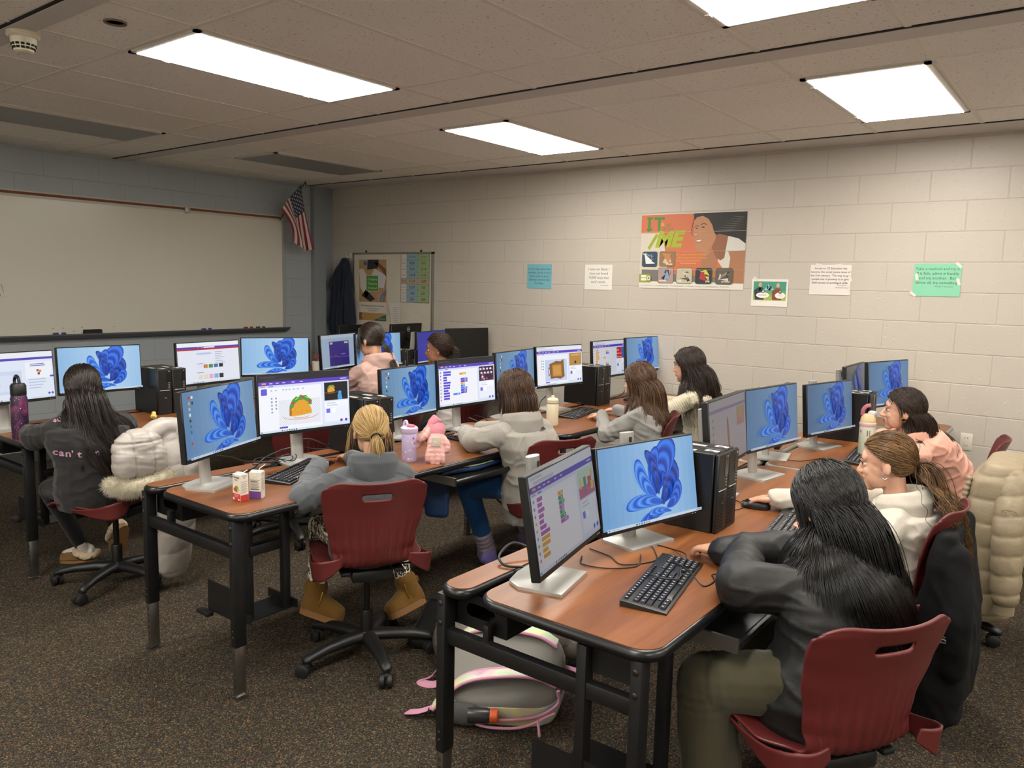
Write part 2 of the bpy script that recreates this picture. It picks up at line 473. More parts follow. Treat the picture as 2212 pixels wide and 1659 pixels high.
fixture(1, 1, True, 'lit ceiling panel largest in view, above the whiteboard side of the room')
fixture(1, 0, True, 'lit ceiling panel nearest the back wall over the middle monitors')
fixture(5, 0, True, 'lit ceiling panel by the back wall above the green quote sheet')
fixture(5, 1, True, 'lit ceiling panel cut off by the top edge of the photo')
fixture(-3, 1, False, 'unlit grey ceiling panel close to the whiteboard')
fixture(-3, 0, False, 'unlit grey ceiling panel close to the flag corner')
for j, b in ((9, 0), (9, 1), (1, 2), (5, 2), (9, 2), (5, 3), (1, 3)):  # last panel is added, unseen, to brighten the left wall and whiteboard
    fixture(j, b, True, 'unseen lit ceiling panel in the part of the room behind the viewer', group='ceiling panels out of view')
# smoke detector and a round recess in a tile
ivory = mat('ivory_plastic', '#d8d0b8', .45)
t = thing('smoke_detector', 'ivory smoke detector hanging from the ceiling band', 'smoke detector', T((1.97, -4.49, H)))
obj('base', G().lathe([(0, 0), (.066, 0), (.066, -.022), (.058, -.03), (0, -.03)], 28), ivory, t)
obj('head', G().lathe([(0, -.03), (.052, -.03), (.05, -.05), (.038, -.085), (.03, -.09), (0, -.09)], 28), ivory, t)
g = G()
for i in range(14):
    for zz, rr in ((-.06, .0468), (-.074, .0425)):
        a = TAU * i / 14; g.box((0, 0, 0), (.004, .014, .009), M=T((rr * math.cos(a), rr * math.sin(a), zz), a))
obj('vent_slot', g, gap_m, t)
tag(obj('ceiling_recess', G().lathe([(0, .004), (.035, .004), (.036, -.006), (.045, -.007), (.046, 0)], 24), mat('recess_brown', '#7d7060', .7), M=T((2.45, -4.32, H))), 'small round brown recess in a ceiling tile', 'ceiling recess')  # brown disc stands in for the dark of a round recess
# ================================================================ tables
def table(xf, y0, y1, label, style='A', ends=(True, True), edge_mat=None, tray=None):
    t = thing('computer_table', label, 'table', T((xf, (y0 + y1) / 2, 0)), None)
    L = y1 - y0; h = L / 2; em = edge_mat or edge
    def slab(x0, x1, r):
        g = G(); rings = []
        for i in range(9):
            a = -math.pi / 2 + math.pi * i / 8; o = .016 * (1 - math.cos(a)); z = .722 + .0165 * math.sin(a)
            rings.append([(x, y, z) for x, y in rrect(x0 + o, -h + o, x1 - o, h - o, r - o, 7)])
        return g.loft(rings)
    def lam(x0, x1, r):
        return G().prism(rrect(x0 + .013, -h + .013, x1 - .013, h - .013, r - .012, 7), .7375, .7400, 0, None, False)
    top = obj('tabletop', slab(-.575, 0, .075), em, t); obj('laminate', lam(-.575, 0, .075), wd, top)
    st = obj('rear_shelf', slab(-.715, -.598, .055), em, t); obj('laminate', lam(-.715, -.598, .055), wd, st)
    g = G()                                     # cable trough below the gap
    for x in (-.70, -.50): g.box((x, 0, .655), (.004, L - .14, .10))
    g.box((-.60, 0, .606), (.2, L - .14, .004))
    for s in (-1, 1):
        pl = [(-.10, 0), (.10, 0), (.10, .1), (-.10, .1)]; oval = list(reversed(rrect(-.055, .032, .055, .072, .02, 5)))
        # end plate with an oval hole: strip between outline and oval
        n = len(oval); out = [(max(-.1, min(.1, x * 3)), max(0, min(.1, .05 + (y - .05) * 4))) for x, y in oval]
        vs = [(x - .60, s * (h - .075), y + .605) for x, y in out] + [(x - .60, s * (h - .075), y + .605) for x, y in oval]
        g.add(vs, [(i, (i + 1) % n, n + (i + 1) % n, n + i) for i in range(n)], 0, None, False)
    obj('cable_trough', g, black, t)
    for s, en in zip((-1, 1), ends):
        if not en: continue
        for x in (-.70, -.055):
            u = obj('leg', G().rbox((x, s * (h - .035), .46), (.032, .05, .50), .004), black, t)
            g = G().rbox((x, s * (h - .035), .115), (.024, .042, .21), .002).box((x, s * (h - .035), .004), (.04, .05, .008))
            g2 = []
            for k in range(6):
                for q in (-1, 1): g.add([(x - .007 + 0, s * (h - .035) + q * .0215, .05 + .027 * k)] + [(x + .006 * math.cos(TAU * i / 10), s * (h - .035) + q * .0215, .05 + .027 * k + .006 * math.sin(TAU * i / 10)) for i in range(10)], [tuple(range(1, 11))], 1, None, False)
            obj('leg_insert', g, [chrome, gap_m], u)
            for z in (.25, .275): obj('bolt', G().ell((x, s * (h - .009), z), (.006, .003, .006), nu=8, nv=6), blackpl, u)
            for z in (.62, .68): obj('bolt', G().ell((x, s * (h - .009), z), (.009, .004, .009), nu=8, nv=6), blackpl, u)
        obj('end_rail', G().rbox((-.378, s * (h - .035), .578), (.62, .03, .045), .003), black, t)
        obj('bracket', G().rbox((-.55, s * (h - .05), .615), (.02, .03, .06), .004), black, t)
        if s < 0:
            g = G()
            if style == 'A':
                for x, y in ((-.13, .13), (-.11, .29)): g.rbox((x, s * h + y, .485), (.026, .035, .44), .003)
                g.rbox((-.12, s * h + .21, .545), (.02, .16, .04), .003)
                g.box((-.17, s * h + .21, .268), (.15, .23, .006))
                for y in (.10, .32): g.box((-.17, s * h + y, .285), (.2, .006, .035))
                g.box((-.25, s * h + .08, .33), (.17, .004, .13))
                for y in (.06, .2): g.rbox((-.33, s * h + y, .262), (.08, .03, .018), .003)
            else:
                g.rbox((-.215, s * h + .035, .47), (.03, .04, .46), .003)
                g.box((-.13, s * h + .05, .655), (.14, .006, .07))
                g.box((-.20, s * h + .022, .32), (.33, .004, .13))
                g.box((-.2, s * h + .16, .262), (.3, .26, .006))
                g.rbox((-.10, s * h + .27, .47), (.03, .04, .46), .003)
            obj('computer_holder', g, black, t)
    if tray:
        y, w = tray
        yy = y - (y0 + y1) / 2
        g = G().rbox((-.14, yy, .655), (.42, w, .018), .004).rbox((.072, yy, .668), (.02, w, .022), .008)
        k = obj('keyboard_tray', g, black, t)
        g = G()
        for s in (-1, 1): obj('slide', G().box((-.1, yy + s * (w / 2 + .008), .672), (.36, .01, .04)), chrome, k)
    return t
grey_edge = mat('grey_edge_band', '#8d8a84', .4)
table(1.50, -4.405, -2.25, 'cherry wood computer table by the whiteboard where the girl in the black printed sweatshirt sits', 'A')
table(1.50, -2.215, -.06, 'cherry wood computer table in front of the bulletin board corner', 'A')
table(3.385, -4.405, -2.25, 'cherry wood computer table with the two juice boxes on it', 'A', tray=(-3.00, .55))
table(3.385, -2.215, -.06, 'cherry wood computer table with the cream bottle on it, reaching the back wall', 'A')
table(5.09, -4.395, -2.145, 'cherry wood computer table closest to the viewer, bearing the bare keyboard and mouse', 'B', tray=(-3.79, .54))
table(5.09, -2.125, -.05, 'cherry wood computer table with a grey edge at the far right by the back wall', 'B', edge_mat=grey_edge)

# ================================================================ monitors
panel_m = mat('black_monitor_plastic', '#101011', .4, bump=(500, .05, .001))
SCR = {}
def scrmat(k):
    if k not in SCR: SCR[k] = attr_mat('lcd_display_%d' % len(SCR), k * SCREEN)
    return SCR[k]
def monitor(q, label, screen, dim=1.0, pillar=.085, cat='monitor', zt=.74, sc=1.0, name='monitor'):  # low dim on slanted displays imitates viewing-angle falloff in their emission
    x, y, z, a, t = q
    px_, py_ = x - pillar * math.cos(a), y - pillar * math.sin(a)
    r = thing(name, label, cat, T((px_, py_, zt), a + math.pi / 2))
    zc = z - zt; lean = .085; MW, MH = .490 * sc, .288 * sc
    P = Matrix.Translation((0, -pillar, zc)) @ Matrix.Rotation(-t, 4, 'X')
    g = G().rbox((0, .014, 0), (MW, .028, MH), .003, k=1)
    g.rbox((0, .036, -.01), (MW * .62, .03, MH * .62), .02, k=2)
    for i in range(26): g.box((-.12 + i * .0096, .0518, -.06), (.003, .001, .03), 0)
    pn = obj('panel', g, panel_m, r, M=P)
    bz = .0055; bb = .017
    if screen is None:
        obj('display', G().box((0, -.0006, (bb - bz) / 2), (MW - 2 * bz, .0008, MH - bz - bb)), mat('dark_lcd_glass', '#0b0b0d', .3), pn)
    else:
        sx = (MW - 2 * bz) / 1.778; sz = MH - bz - bb
        screen.obj('display', scrmat(dim), pn, M=Matrix.Translation((-MW / 2 + bz, -.0006, -MH / 2 + bb)), fn=lambda u, v, l: (u * sx, -l, v * sz))
    g = G()
    for k in range(2): g.box((MW / 2 - .02 - k * .014, -.0005, -MH / 2 + .006), (.006, .002, .002))
    obj('power_light', g, alum, pn)
    # stand: flattened silver pillar leaning back a little, hinge, base plate
    hh = .372
    pts = [(0, lean * k * hh + 0, .008 + k * (hh - .008)) for k in (0, .2, .4, .6, .8, 1)]
    pl = obj('pillar', G().tube(pts, [.032] * 6, 16, sq=.55, up=(0, 1, 0)), alum, r)
    g = G().rbox((.0, lean * hh * .93 - .017, hh - .033), (.014, .006, .04), .003)
    obj('cable_slot', g, gap_m, pl)
    yy = (pillar - .05) / 2
    obj('hinge', G().rbox((0, -.02, zc - .005), (.06, max(.05, pillar - .02), .06), .008), panel_m, r)
    rings = []
    for o_, z_ in ((0, 0), (0, .004), (.0, .009), (.004, .0115)):
        rings.append([(px * (1 - o_ * 8), py, z_) for px, py in ((-.105 + o_, -.115 + o_), (.105 - o_, -.115 + o_), (.108 - o_, .02), (.075, .062), (.0, .072 - o_), (-.075, .062), (-.108 + o_, .02))])
    b = obj('base', G().loft(rings), alum, r)
    return r

# ================================================================ desktop towers
tower_m = mat('black_tower_steel', '#131313', .38, bump=(350, .06, .001))
grille_m = mat('dark_grille', '#0a0a0a', .6)
label_m = mat('white_sticker', '#cfccc6', .6)
code_m = mat('sticker_print', '#3c3a38', .7)
def make_tower():
    r = thing('desktop_computer', 'x', 'computer')
    w, d, h = .0925, .290, .290
    obj('case', G().rbox((-d / 2 - .012, 0, h / 2), (d - .012, w, h), .003, k=1), tower_m, r)
    f = G().rbox((-.006, 0, h / 2), (.014, w, h), .004, k=1)
    fr = obj('front_panel', f, blackpl, r)
    g = G()
    for i in range(7):
        for k in range(12): g.box((.0014, -.036 + .0078 * i - .0, .018 + .0118 * k), (.0012, .0048, .0062))
    for k in range(20): g.box((.0014, -.040, .165 + .0056 * k), (.0012, .006, .003))
    obj('vent', g, grille_m, fr)
    g = G().rbox((.0015, .026, .245), (.0016, .03, .075), .0006, k=1)
    obj('drive_bay', g, mat('glossy_black', '#1a1a1b', .2), fr)
    g = G().rbox((.0012, .0, .155), (.003, w * .72, .004), .001, k=1)
    obj('trim_bar', g, alum, fr)
    g = G()
    for k in range(4): g.box((.0016, .028, .17 + .011 * k), (.001, .010, .0035))
    obj('power_button', G().lathe([(.004, 0), (.004, .001), (0, .001)], 12, M=T((.0015, .03, .276), 0, 0, math.pi / 2)), alum, fr)
    obj('port', g, alum, fr)
    p = Paint(); 
    p.text('DELL', 0, 0, .007, '#b9b9b9', bold=.02, align='CENTER')
    p.obj('badge', printm, fr, M=T((.0017, .005, .105), math.pi / 2))
    g = G().box((-.05, .01, h + .0006), (.05, .026, .0006), 0).box((-.13, -.02, h + .0006), (.06, .024, .0006), 0)
    g.box((-.05, .004, h + .001), (.02, .012, .0003), 1)
    for k in range(3): g.box((-.13, -.014 - .006 * k, h + .001), (.04, .002, .0003), 1)
    obj('sticker', g, [label_m, code_m], r)
    return r
_tw = make_tower()
first_tower = [True]
def tower(x, y, label, yaw=0, z=.74):
    M = T((x, y, z), yaw)
    if first_tower[0]:
        first_tower[0] = False; _tw.matrix_world = M; _tw['label'] = label; return _tw
    return dup(_tw, M, label)
tower(4.815, -3.360, 'black desktop tower touching the big flower monitor near the viewer, front one of its pair')
tower(4.812, -3.262, 'black desktop tower second of the pair beside the near blue flower monitor')
tower(4.80, -1.13, 'black desktop tower behind the white flip-straw bottle, nearer one of that pair', .03)
tower(4.79, -1.03, 'black desktop tower behind the white flip-straw bottle, further one of that pair', .03)
tower(2.985, -3.375, 'black desktop tower beside the taco monitor, closest to it', -.06)
tower(2.980, -3.272, 'black desktop tower behind the blonde ponytail, second from the taco monitor', -.06)
tower(2.915, -1.062, 'black desktop tower beside the brown drawing monitor, showing its wide side', .0)
tower(2.910, -.962, 'black desktop tower partly hidden behind the wide-side tower by the brown drawing monitor', .0)
tower(1.130, -3.445, 'black desktop tower beside the long-haired girl, on the left of its pair')
tower(1.130, -3.345, 'black desktop tower next to the red banner web page, right of its pair')
tower(1.02, -1.235, 'black desktop tower between the pink jacket girl and the curly-haired girl, left of its pair')
tower(1.02, -1.138, 'black desktop tower just behind the curly-haired girl\'s face, right of its pair')

# ================================================================ keyboards, mice
key_m = mat('black_keycap', '#17171a', .42, bump=(400, .05, .0005))
kb_m = mat('black_keyboard_shell', '#161617', .4)
legend_m = mat('white_legend', '#b9bcc2', .6)
def make_keyboard():
    r = thing('keyboard', 'x', 'keyboard')
    W_, D_ = .442, .132           # local x along the length, y away from the user
    prof = [(-D_ / 2, .004), (-D_ / 2, .010), (D_ / 2 - .02, .020), (D_ / 2, .021), (D_ / 2, .004)]
    rings = []
    for x, o in ((-W_ / 2, .003), (-W_ / 2 + .003, 0), (W_ / 2 - .003, 0), (W_ / 2, .003)):
        rings.append([(x, y * (1 - o), z - (o * .5 if z > .005 else -o * .2)) for y, z in prof])
    s = obj('shell', G().loft(rings), kb_m, r)
    g = G(); lg = G()
    def key(x, y, w, h):
        z = .0105 + (y + D_ / 2) / D_ * .0105
        R = Matrix.Rotation(.075, 3, 'X')
        b = [(-w / 2, -h / 2, 0), (w / 2, -h / 2, 0), (w / 2, h / 2, 0), (-w / 2, h / 2, 0)]
        t = [(p[0] * .86, p[1] * .84 + .0006, .0062) for p in b]
        g.add([Vector((x, y, z)) + R @ Vector(p) for p in b + t], [(4, 5, 6, 7), (0, 1, 5, 4), (1, 2, 6, 5), (2, 3, 7, 6), (3, 0, 4, 7)], 0, None, False)
        if w < .03:
            q = [(-.0035, -.001, .0064), (.0005, -.001, .0064), (.0005, .0035, .0064), (-.0035, .0035, .0064)]
            lg.add([Vector((x, y, z)) + R @ Vector(p) for p in q], [(0, 1, 2, 3)], 0, None, False)
    u = .0188
    rows = [[1.25, 1.25, 1.25, 6.3, 1.25, 1.25, 1.25, 1.25], [2.25] + [1] * 10 + [2.75], [1.75] + [1] * 11 + [2.25], [1.5] + [1] * 12 + [1.5], [1] * 13 + [2]]
    for k, rw in enumerate(rows):
        x = -W_ / 2 + .012; y = -D_ / 2 + .016 + k * u
        sc = 15 / sum(rw)
        for w in rw: key(x + w * sc * u * .5, y, w * sc * u - .0022, u - .0022); x += w * sc * u
        for j in range(3):
            if k in (3, 4) or (k == 0) or (k == 1 and j == 1): key(-W_ / 2 + .305 + j * u, y, u - .0022, u - .0022)
        for j in range(4):
            key(-W_ / 2 + .367 + j * u * .92, y, u * .92 - .0022, u - .0022)
    x = -W_ / 2 + .021
    for j in range(16): key(x + j * .0176 + (j > 0) * .005 + (j > 4) * .004 + (j > 8) * .004, D_ / 2 - .014, .0135, .010)
    ks = obj('keys', g, key_m, s); 
    obj('key_legend', lg, legend_m, s)
    return r
_kb = make_keyboard(); _fk = [True]
def keyboard(x, y, ang, label):
    M = T((x, y, .7375), ang)
    if _fk[0]: _fk[0] = False; _kb.matrix_world = M; _kb['label'] = label; return _kb
    return dup(_kb, M, label)
# ang: local x is the user's right, local y away from the user; users face -x so ang ~ 90 deg
def kang(dx, dy): return math.atan2(dy, dx)
keyboard(4.893, -3.955, kang(-.09, .443), 'full black keyboard lying bare with a cord across it on the near table')
keyboard(5.000, -3.130, kang(-.06, .44), 'black keyboard half hidden behind the long black hair on the near table')
keyboard(3.000, -3.825, kang(-.20, .42), 'black keyboard under the hand of the blonde ponytail girl')
keyboard(2.985, -2.570, kang(-.02, .44), 'black keyboard in front of the girl with the brown bob')
keyboard(3.010, -1.500, kang(-.09, .46), 'black keyboard under the hands of the girl in the grey sweater by the cream bottle')
keyboard(2.96, -.50, kang(-.05, .46), 'black keyboard at the wall end of the middle row, behind loose brown hair')
keyboard(4.885, -1.62, kang(-.05, .46), 'black keyboard peeking out beside the face of the curly ponytail girl')
keyboard(4.93, -.42, kang(-.05, .46), 'black keyboard peeking out beside the chin of the girl in the peach hoodie')
keyboard(1.22, -4.02, kang(0, 1), 'black keyboard hidden in front of the long-haired girl at the left')
mouse_m = mat('black_mouse_plastic', '#151516', .38)
def make_mouse():
    r = thing('computer_mouse', 'x', 'mouse')
    rings = []
    for i in range(15):
        s = i / 14; x = -.0575 + .115 * s
        w = .031 * (1 - abs(2 * s - 1) ** 2.6) ** .5 * (1 - .06 * math.sin(math.pi * s)) + .0015
        hgt = .036 * (math.sin(math.pi * min(1, s * .9 + .08)) ** .62) * (1.05 - .35 * s) + .004
        rings.append([(x, w * math.cos(a) * (1 if math.sin(a) > 0 else .92), max(0, .002 + hgt * (math.sin(a) if math.sin(a) > 0 else 0))) for a in [TAU * k / 18 for k in range(18)]])
    b = obj('shell', G().loft(rings), mouse_m, r)
    g = G().lathe([(0, -.004), (.010, -.004), (.011, 0), (.010, .004), (0, .004)], 16, M=T((.033, 0, .0245), 0, math.pi / 2))
    obj('wheel', g, mat('dark_rubber', '#1f1f20', .7), b)
    obj('button_seam', G().box((.043, 0, .0265), (.03, .001, .004), R=Matrix.Rotation(.42, 3, 'Y')), gap_m, b)
    return r
_ms = make_mouse(); _fm = [True]
def mouse(x, y, ang, label):
    M = T((x, y, .74), ang)
    if _fm[0]: _fm[0] = False; _ms.matrix_world = M; _ms['label'] = label; return _ms
    return dup(_ms, M, label)
mouse(5.025, -3.752, kang(-.63, -.77), 'black computer mouse lying free on the near table by the black jacket sleeve')
mouse(4.800, -2.965, kang(-1, -.25), 'black computer mouse under the hand of the curly ponytail girl')
mouse(4.80, -1.93, kang(-1, 0), 'small black computer mouse beside the white flip-straw bottle')

# ================================================================ chairs
shell_m = mat('burgundy_moulded_plastic', '#5f2322', .42, bump=(260, .05, .001))
def make_chair():
    r = thing('task_chair', 'x', 'chair')
    prof = spline([(.232, 0, .425), (.222, 0, .447), (.18, 0, .456), (.06, 0, .448), (-.06, 0, .440), (-.135, 0, .448), (-.178, 0, .475), (-.196, 0, .53), (-.205, 0, .60), (-.222, 0, .69), (-.248, 0, .78), (-.268, 0, .835)], 10)
    # arc-length resample
    d = [0]
    for a, b in zip(prof, prof[1:]): d.append(d[-1] + (b - a).length)
    Ltot = d[-1]
    def at(u):
        s = u * Ltot
        for i in range(len(prof) - 1):
            if d[i + 1] >= s: return prof[i].lerp(prof[i + 1], (s - d[i]) / max(1e-9, d[i + 1] - d[i]))
        return prof[-1]
    def lerp_tab(t, x):
        for (a, p), (b, q) in zip(t, t[1:]):
            if x <= b: 
                k = (x - a) / (b - a); k = k * k * (3 - 2 * k); return p + (q - p) * k
        return t[-1][1]
    wt = [(0, .165), (.03, .205), (.15, .228), (.35, .228), (.46, .176), (.55, .160), (.66, .174), (.80, .200), (.90, .211), (.96, .210), (1.0, .190)]
    def P(u, w):
        p = at(u); v = 2 * w - 1; hw = lerp_tab(wt, u); y = v * hw
        back = max(0, min(1, (u - .48) / .12)); seat = 1 - back
        x = p.x + back * .055 * v * v; z = p.z + seat * .022 * abs(v) ** 2.5 * min(1, u / .1)
        if u > .88:
            k = (u - .88) / .12; z += k * (.012 * v * v - .006) - .030 * k * k * max(0, (abs(v) - .62) / .38) ** 2.2
        if .46 < u < .80:
            am = min(1, (u - .46) / .05, (.80 - u) / .14)
            ph = (v * 5.5 * (1 + .0 * u)) % 1.0
            x -= .0062 * am * min(1, max(0, (.93 - abs(v)) / .1)) * math.exp(-((ph - .5) / .15) ** 2)
        return [x, y, z]
    nu, nv = 104, 90
    V = [P(i / nu, j / nv) for i in range(nu + 1) for j in range(nv + 1)]
    us, hl, hh = .915, .060, .0155
    def ins(y, s):
        dx = max(0, abs(y) - (hl - hh)); return math.hypot(dx, s) < hh
    kept = []; cut = set(); keepv = set()
    for i in range(nu):
        for j in range(nv):
            a = i * (nv + 1) + j; q = (a, a + nv + 1, a + nv + 2, a + 1)
            yc = sum(V[k][1] for k in q) / 4; s = ((i + .5) / nu - us) * Ltot
            if ins(yc, s): cut.update(q)
            else: kept.append(q); keepv.update(q)
    for k in cut & keepv:
        i, j = divmod(k, nv + 1); y = V[k][1]; s = (i / nu - us) * Ltot
        bx = max(-(hl - hh), min(hl - hh, y)); dx, ds = y - bx, s; L = math.hypot(dx, ds) or 1
        y2, s2 = bx + dx / L * hh, ds / L * hh
        u2 = us + s2 / Ltot; hw = lerp_tab(wt, u2); V[k] = P(u2, (y2 / hw + 1) / 2)
    g = G(); g.add(V, kept)
    sh = obj('shell', g, shell_m, r, sharp=60)
    md = sh.modifiers.new('thickness', 'SOLIDIFY'); md.thickness = .0075; md.offset = 0; md.use_rim = True
    # side loops joining the seat edge to the lower back
    for s in (-1, 1):
        path = spline([(.10, s * .222, .449), (.0, s * .234, .449), (-.09, s * .243, .450), (-.155, s * .240, .452), (-.195, s * .220, .458), (-.214, s * .188, .470), (-.206, s * .138, .492)], 6)
        hb = [.004, .014, .026, .034, .034, .024, .008]; ht = [.004, .010, .026, .044, .052, .046, .026]
        n = len(path) - 1
        def tabv(t, q): k = t * (len(q) - 1); a = int(min(len(q) - 2, k)); return q[a] + (q[a + 1] - q[a]) * (k - a)
        def P2(t, w):
            c = path[int(round(t * n))]; lo = tabv(t, hb); hi = tabv(t, ht); zz = -lo + (lo + hi) * w; o = .010 * (w - .4) ** 2 - .006 * (1 - w) ** 2
            return (c.x - o * .4, c.y + s * o, c.z + zz)
        lp = obj('side_loop', G().grid(P2, n, 8), shell_m, r, sharp=60)
        md = lp.modifiers.new('thickness', 'SOLIDIFY'); md.thickness = .0065; md.offset = 0
    p = Paint(.0001); p.text('HON', 0, 0, .016, '#5a1c1b', bold=.0, align='CENTER', spacing=1.2)
    p.obj('embossed_mark', printm, sh, M=T((-.2432, 0, .728), -math.pi / 2, 0, 0) @ Matrix.Rotation(.22, 4, 'X') @ Matrix.Translation((0, -.006, 0)))
    g = G().rbox((-.02, 0, .405), (.24, .17, .05), .012).rbox((0, 0, .372), (.10, .09, .03), .01)
    for s in (-1, 1): g.rbox((-.05, s * .11, .425), (.2, .04, .018), .006)
    me = obj('mechanism', g, blackpl, r)
    obj('lever', G().tube(spline([(.0, -.05, .40), (0, -.16, .398), (-.005, -.215, .40), (-.005, -.25, .402)], 4), [.005] * 7 + [.009] * 6, 8), blackpl, me)
    obj('gas_lift', G().lathe([(0, .07), (.027, .07), (.027, .205), (.024, .21), (.0145, .212), (.0145, .37), (0, .37)], 20), mat('dark_steel', '#262423', .35, metal=.6), r)
    g = G().lathe([(0, .062), (.036, .062), (.044, .075), (.044, .105), (.034, .118), (0, .118)], 24)
    for k in range(5):
        a = TAU * k / 5; c, s = math.cos(a), math.sin(a)
        pts = [(.025, .094), (.10, .096), (.20, .090), (.265, .078), (.295, .072), (.305, .068)]
        rings = []
        for (rr, zz), (w, h_) in zip(pts, ((.034, .026), (.032, .025), (.027, .022), (.0235, .019), (.022, .017), (.012, .010))):
            rings.append([(rr * c - w * math.cos(b) * s, rr * s + w * math.cos(b) * c, zz + h_ * math.sin(b)) for b in [TAU * i / 12 for i in range(12)]])
        g.loft(rings)
    obj('star_base', g, blackpl, r)
    for k in range(5):
        a = TAU * k / 5; c, s = math.cos(a), math.sin(a); sw = random.Random(k).uniform(0, TAU)
        M = T((.288 * c, .288 * s, 0), sw)
        g = G()
        for sy in (-1, 1): g.lathe([(0, -.011), (.024, -.011), (.0285, -.008), (.0285, .008), (.024, .011), (.014, .012), (0, .011)], 22, M=M @ T((.016, sy * .0155, .0285), 0, math.pi / 2))
        g.rbox((.008, 0, .048), (.04, .026, .022), .008, M=M); g.lathe([(.009, .045), (.009, .075), (0, .075)], 10, M=M)
        obj('caster', g, mat('caster_nylon', '#1b1b1b', .5), r)
    return r
_ch = make_chair(); _fc = [True]
def chair(x, y, facing, label, spin=None):
    """facing = degrees of the sitter's view direction"""
    M = T((x, y, 0), rad(facing))
    if _fc[0]: _fc[0] = False; _ch.matrix_world = M; _ch['label'] = label; c = _ch
    else: c = dup(_ch, M, label)
    if spin is None: spin = facing + 20
    for q in c.children:
        if q.name.startswith(('star_base', 'caster')): q.matrix_basis = Matrix.Rotation(rad(spin - facing), 4, 'Z')
    return c
CH = {}
CH['near'] = chair(5.335, -3.892, 146, 'burgundy task chair closest to the viewer, under the girl in the black jacket')
CH['blonde'] = chair(3.435, -3.815, 148, 'burgundy task chair turned back-on showing its whole star base, under the blonde girl', 262)
CH['left'] = chair(1.82, -4.11, 205, 'burgundy task chair draped with a white coat, under the girl in the printed sweatshirt', 230)
CH['bob'] = chair(3.475, -2.590, 158, 'burgundy task chair behind the girl with the brown bob and blue leggings')
CH['grey'] = chair(3.52, -1.62, 205, 'burgundy task chair seen edge-on behind the girl in the grey sweater')
CH['knit'] = chair(3.62, -.86, 195, 'burgundy task chair behind the girl in the cream cable-knit sweater')
CH['peach'] = chair(5.22, -.98, 185, 'burgundy task chair at the far right behind the girl in the peach hoodie')
CH['coat'] = chair(5.30, -1.84, 186, 'burgundy task chair carrying the beige puffer coat')
CH['pony'] = chair(5.245, -2.72, 178, 'burgundy task chair under the curly ponytail girl, mostly hidden by a black jacket')
CH['pink'] = chair(1.86, -2.22, 180, 'burgundy task chair of the girl in the pale pink jacket, behind the middle-row monitors')
CH['curly'] = chair(1.93, -1.54, 185, 'burgundy task chair of the curly-haired girl with the purple hair tie')
CH['empty'] = chair(1.87, -3.05, 172, 'empty burgundy task chair behind the taco monitor')
# ================================================================ display pictures (u 0..1.778, v 0..1)
def mixc(a, b, t):
    a = [int(a[i:i + 2], 16) for i in (1, 3, 5)]; b = [int(b[i:i + 2], 16) for i in (1, 3, 5)]
    return '#%02x%02x%02x' % tuple(int(x + (y - x) * t) for x, y in zip(a, b))
def petal(P, x, y, ang, L, W, cols, n=7, bend=0.0, taper=.5):
    """nested folds of one ribbon petal growing from (x, y)"""
    n = int(n * 2.2); dark, lite = cols[0], cols[1]
    for k in range(n):
        s = 1 - k * .66 / n; ph = (k / n * 3.0) % 1.0; c = mixc(dark, lite, (.5 - .5 * math.cos(TAU * ph ** .7)))
        pts = []
        for i in range(25):
            t = TAU * i / 24
            a = L * s * .5 * (1 - math.cos(t)); w = W * s * .5 * math.sin(t) * (taper + (1 - taper) * (1 - math.cos(t)) / 2)
            an = ang + bend * (a / L)
            pts.append((x + a * math.cos(an) - w * math.sin(an), y + a * math.sin(an) + w * math.cos(an)))
        P.up().poly(pts, c)
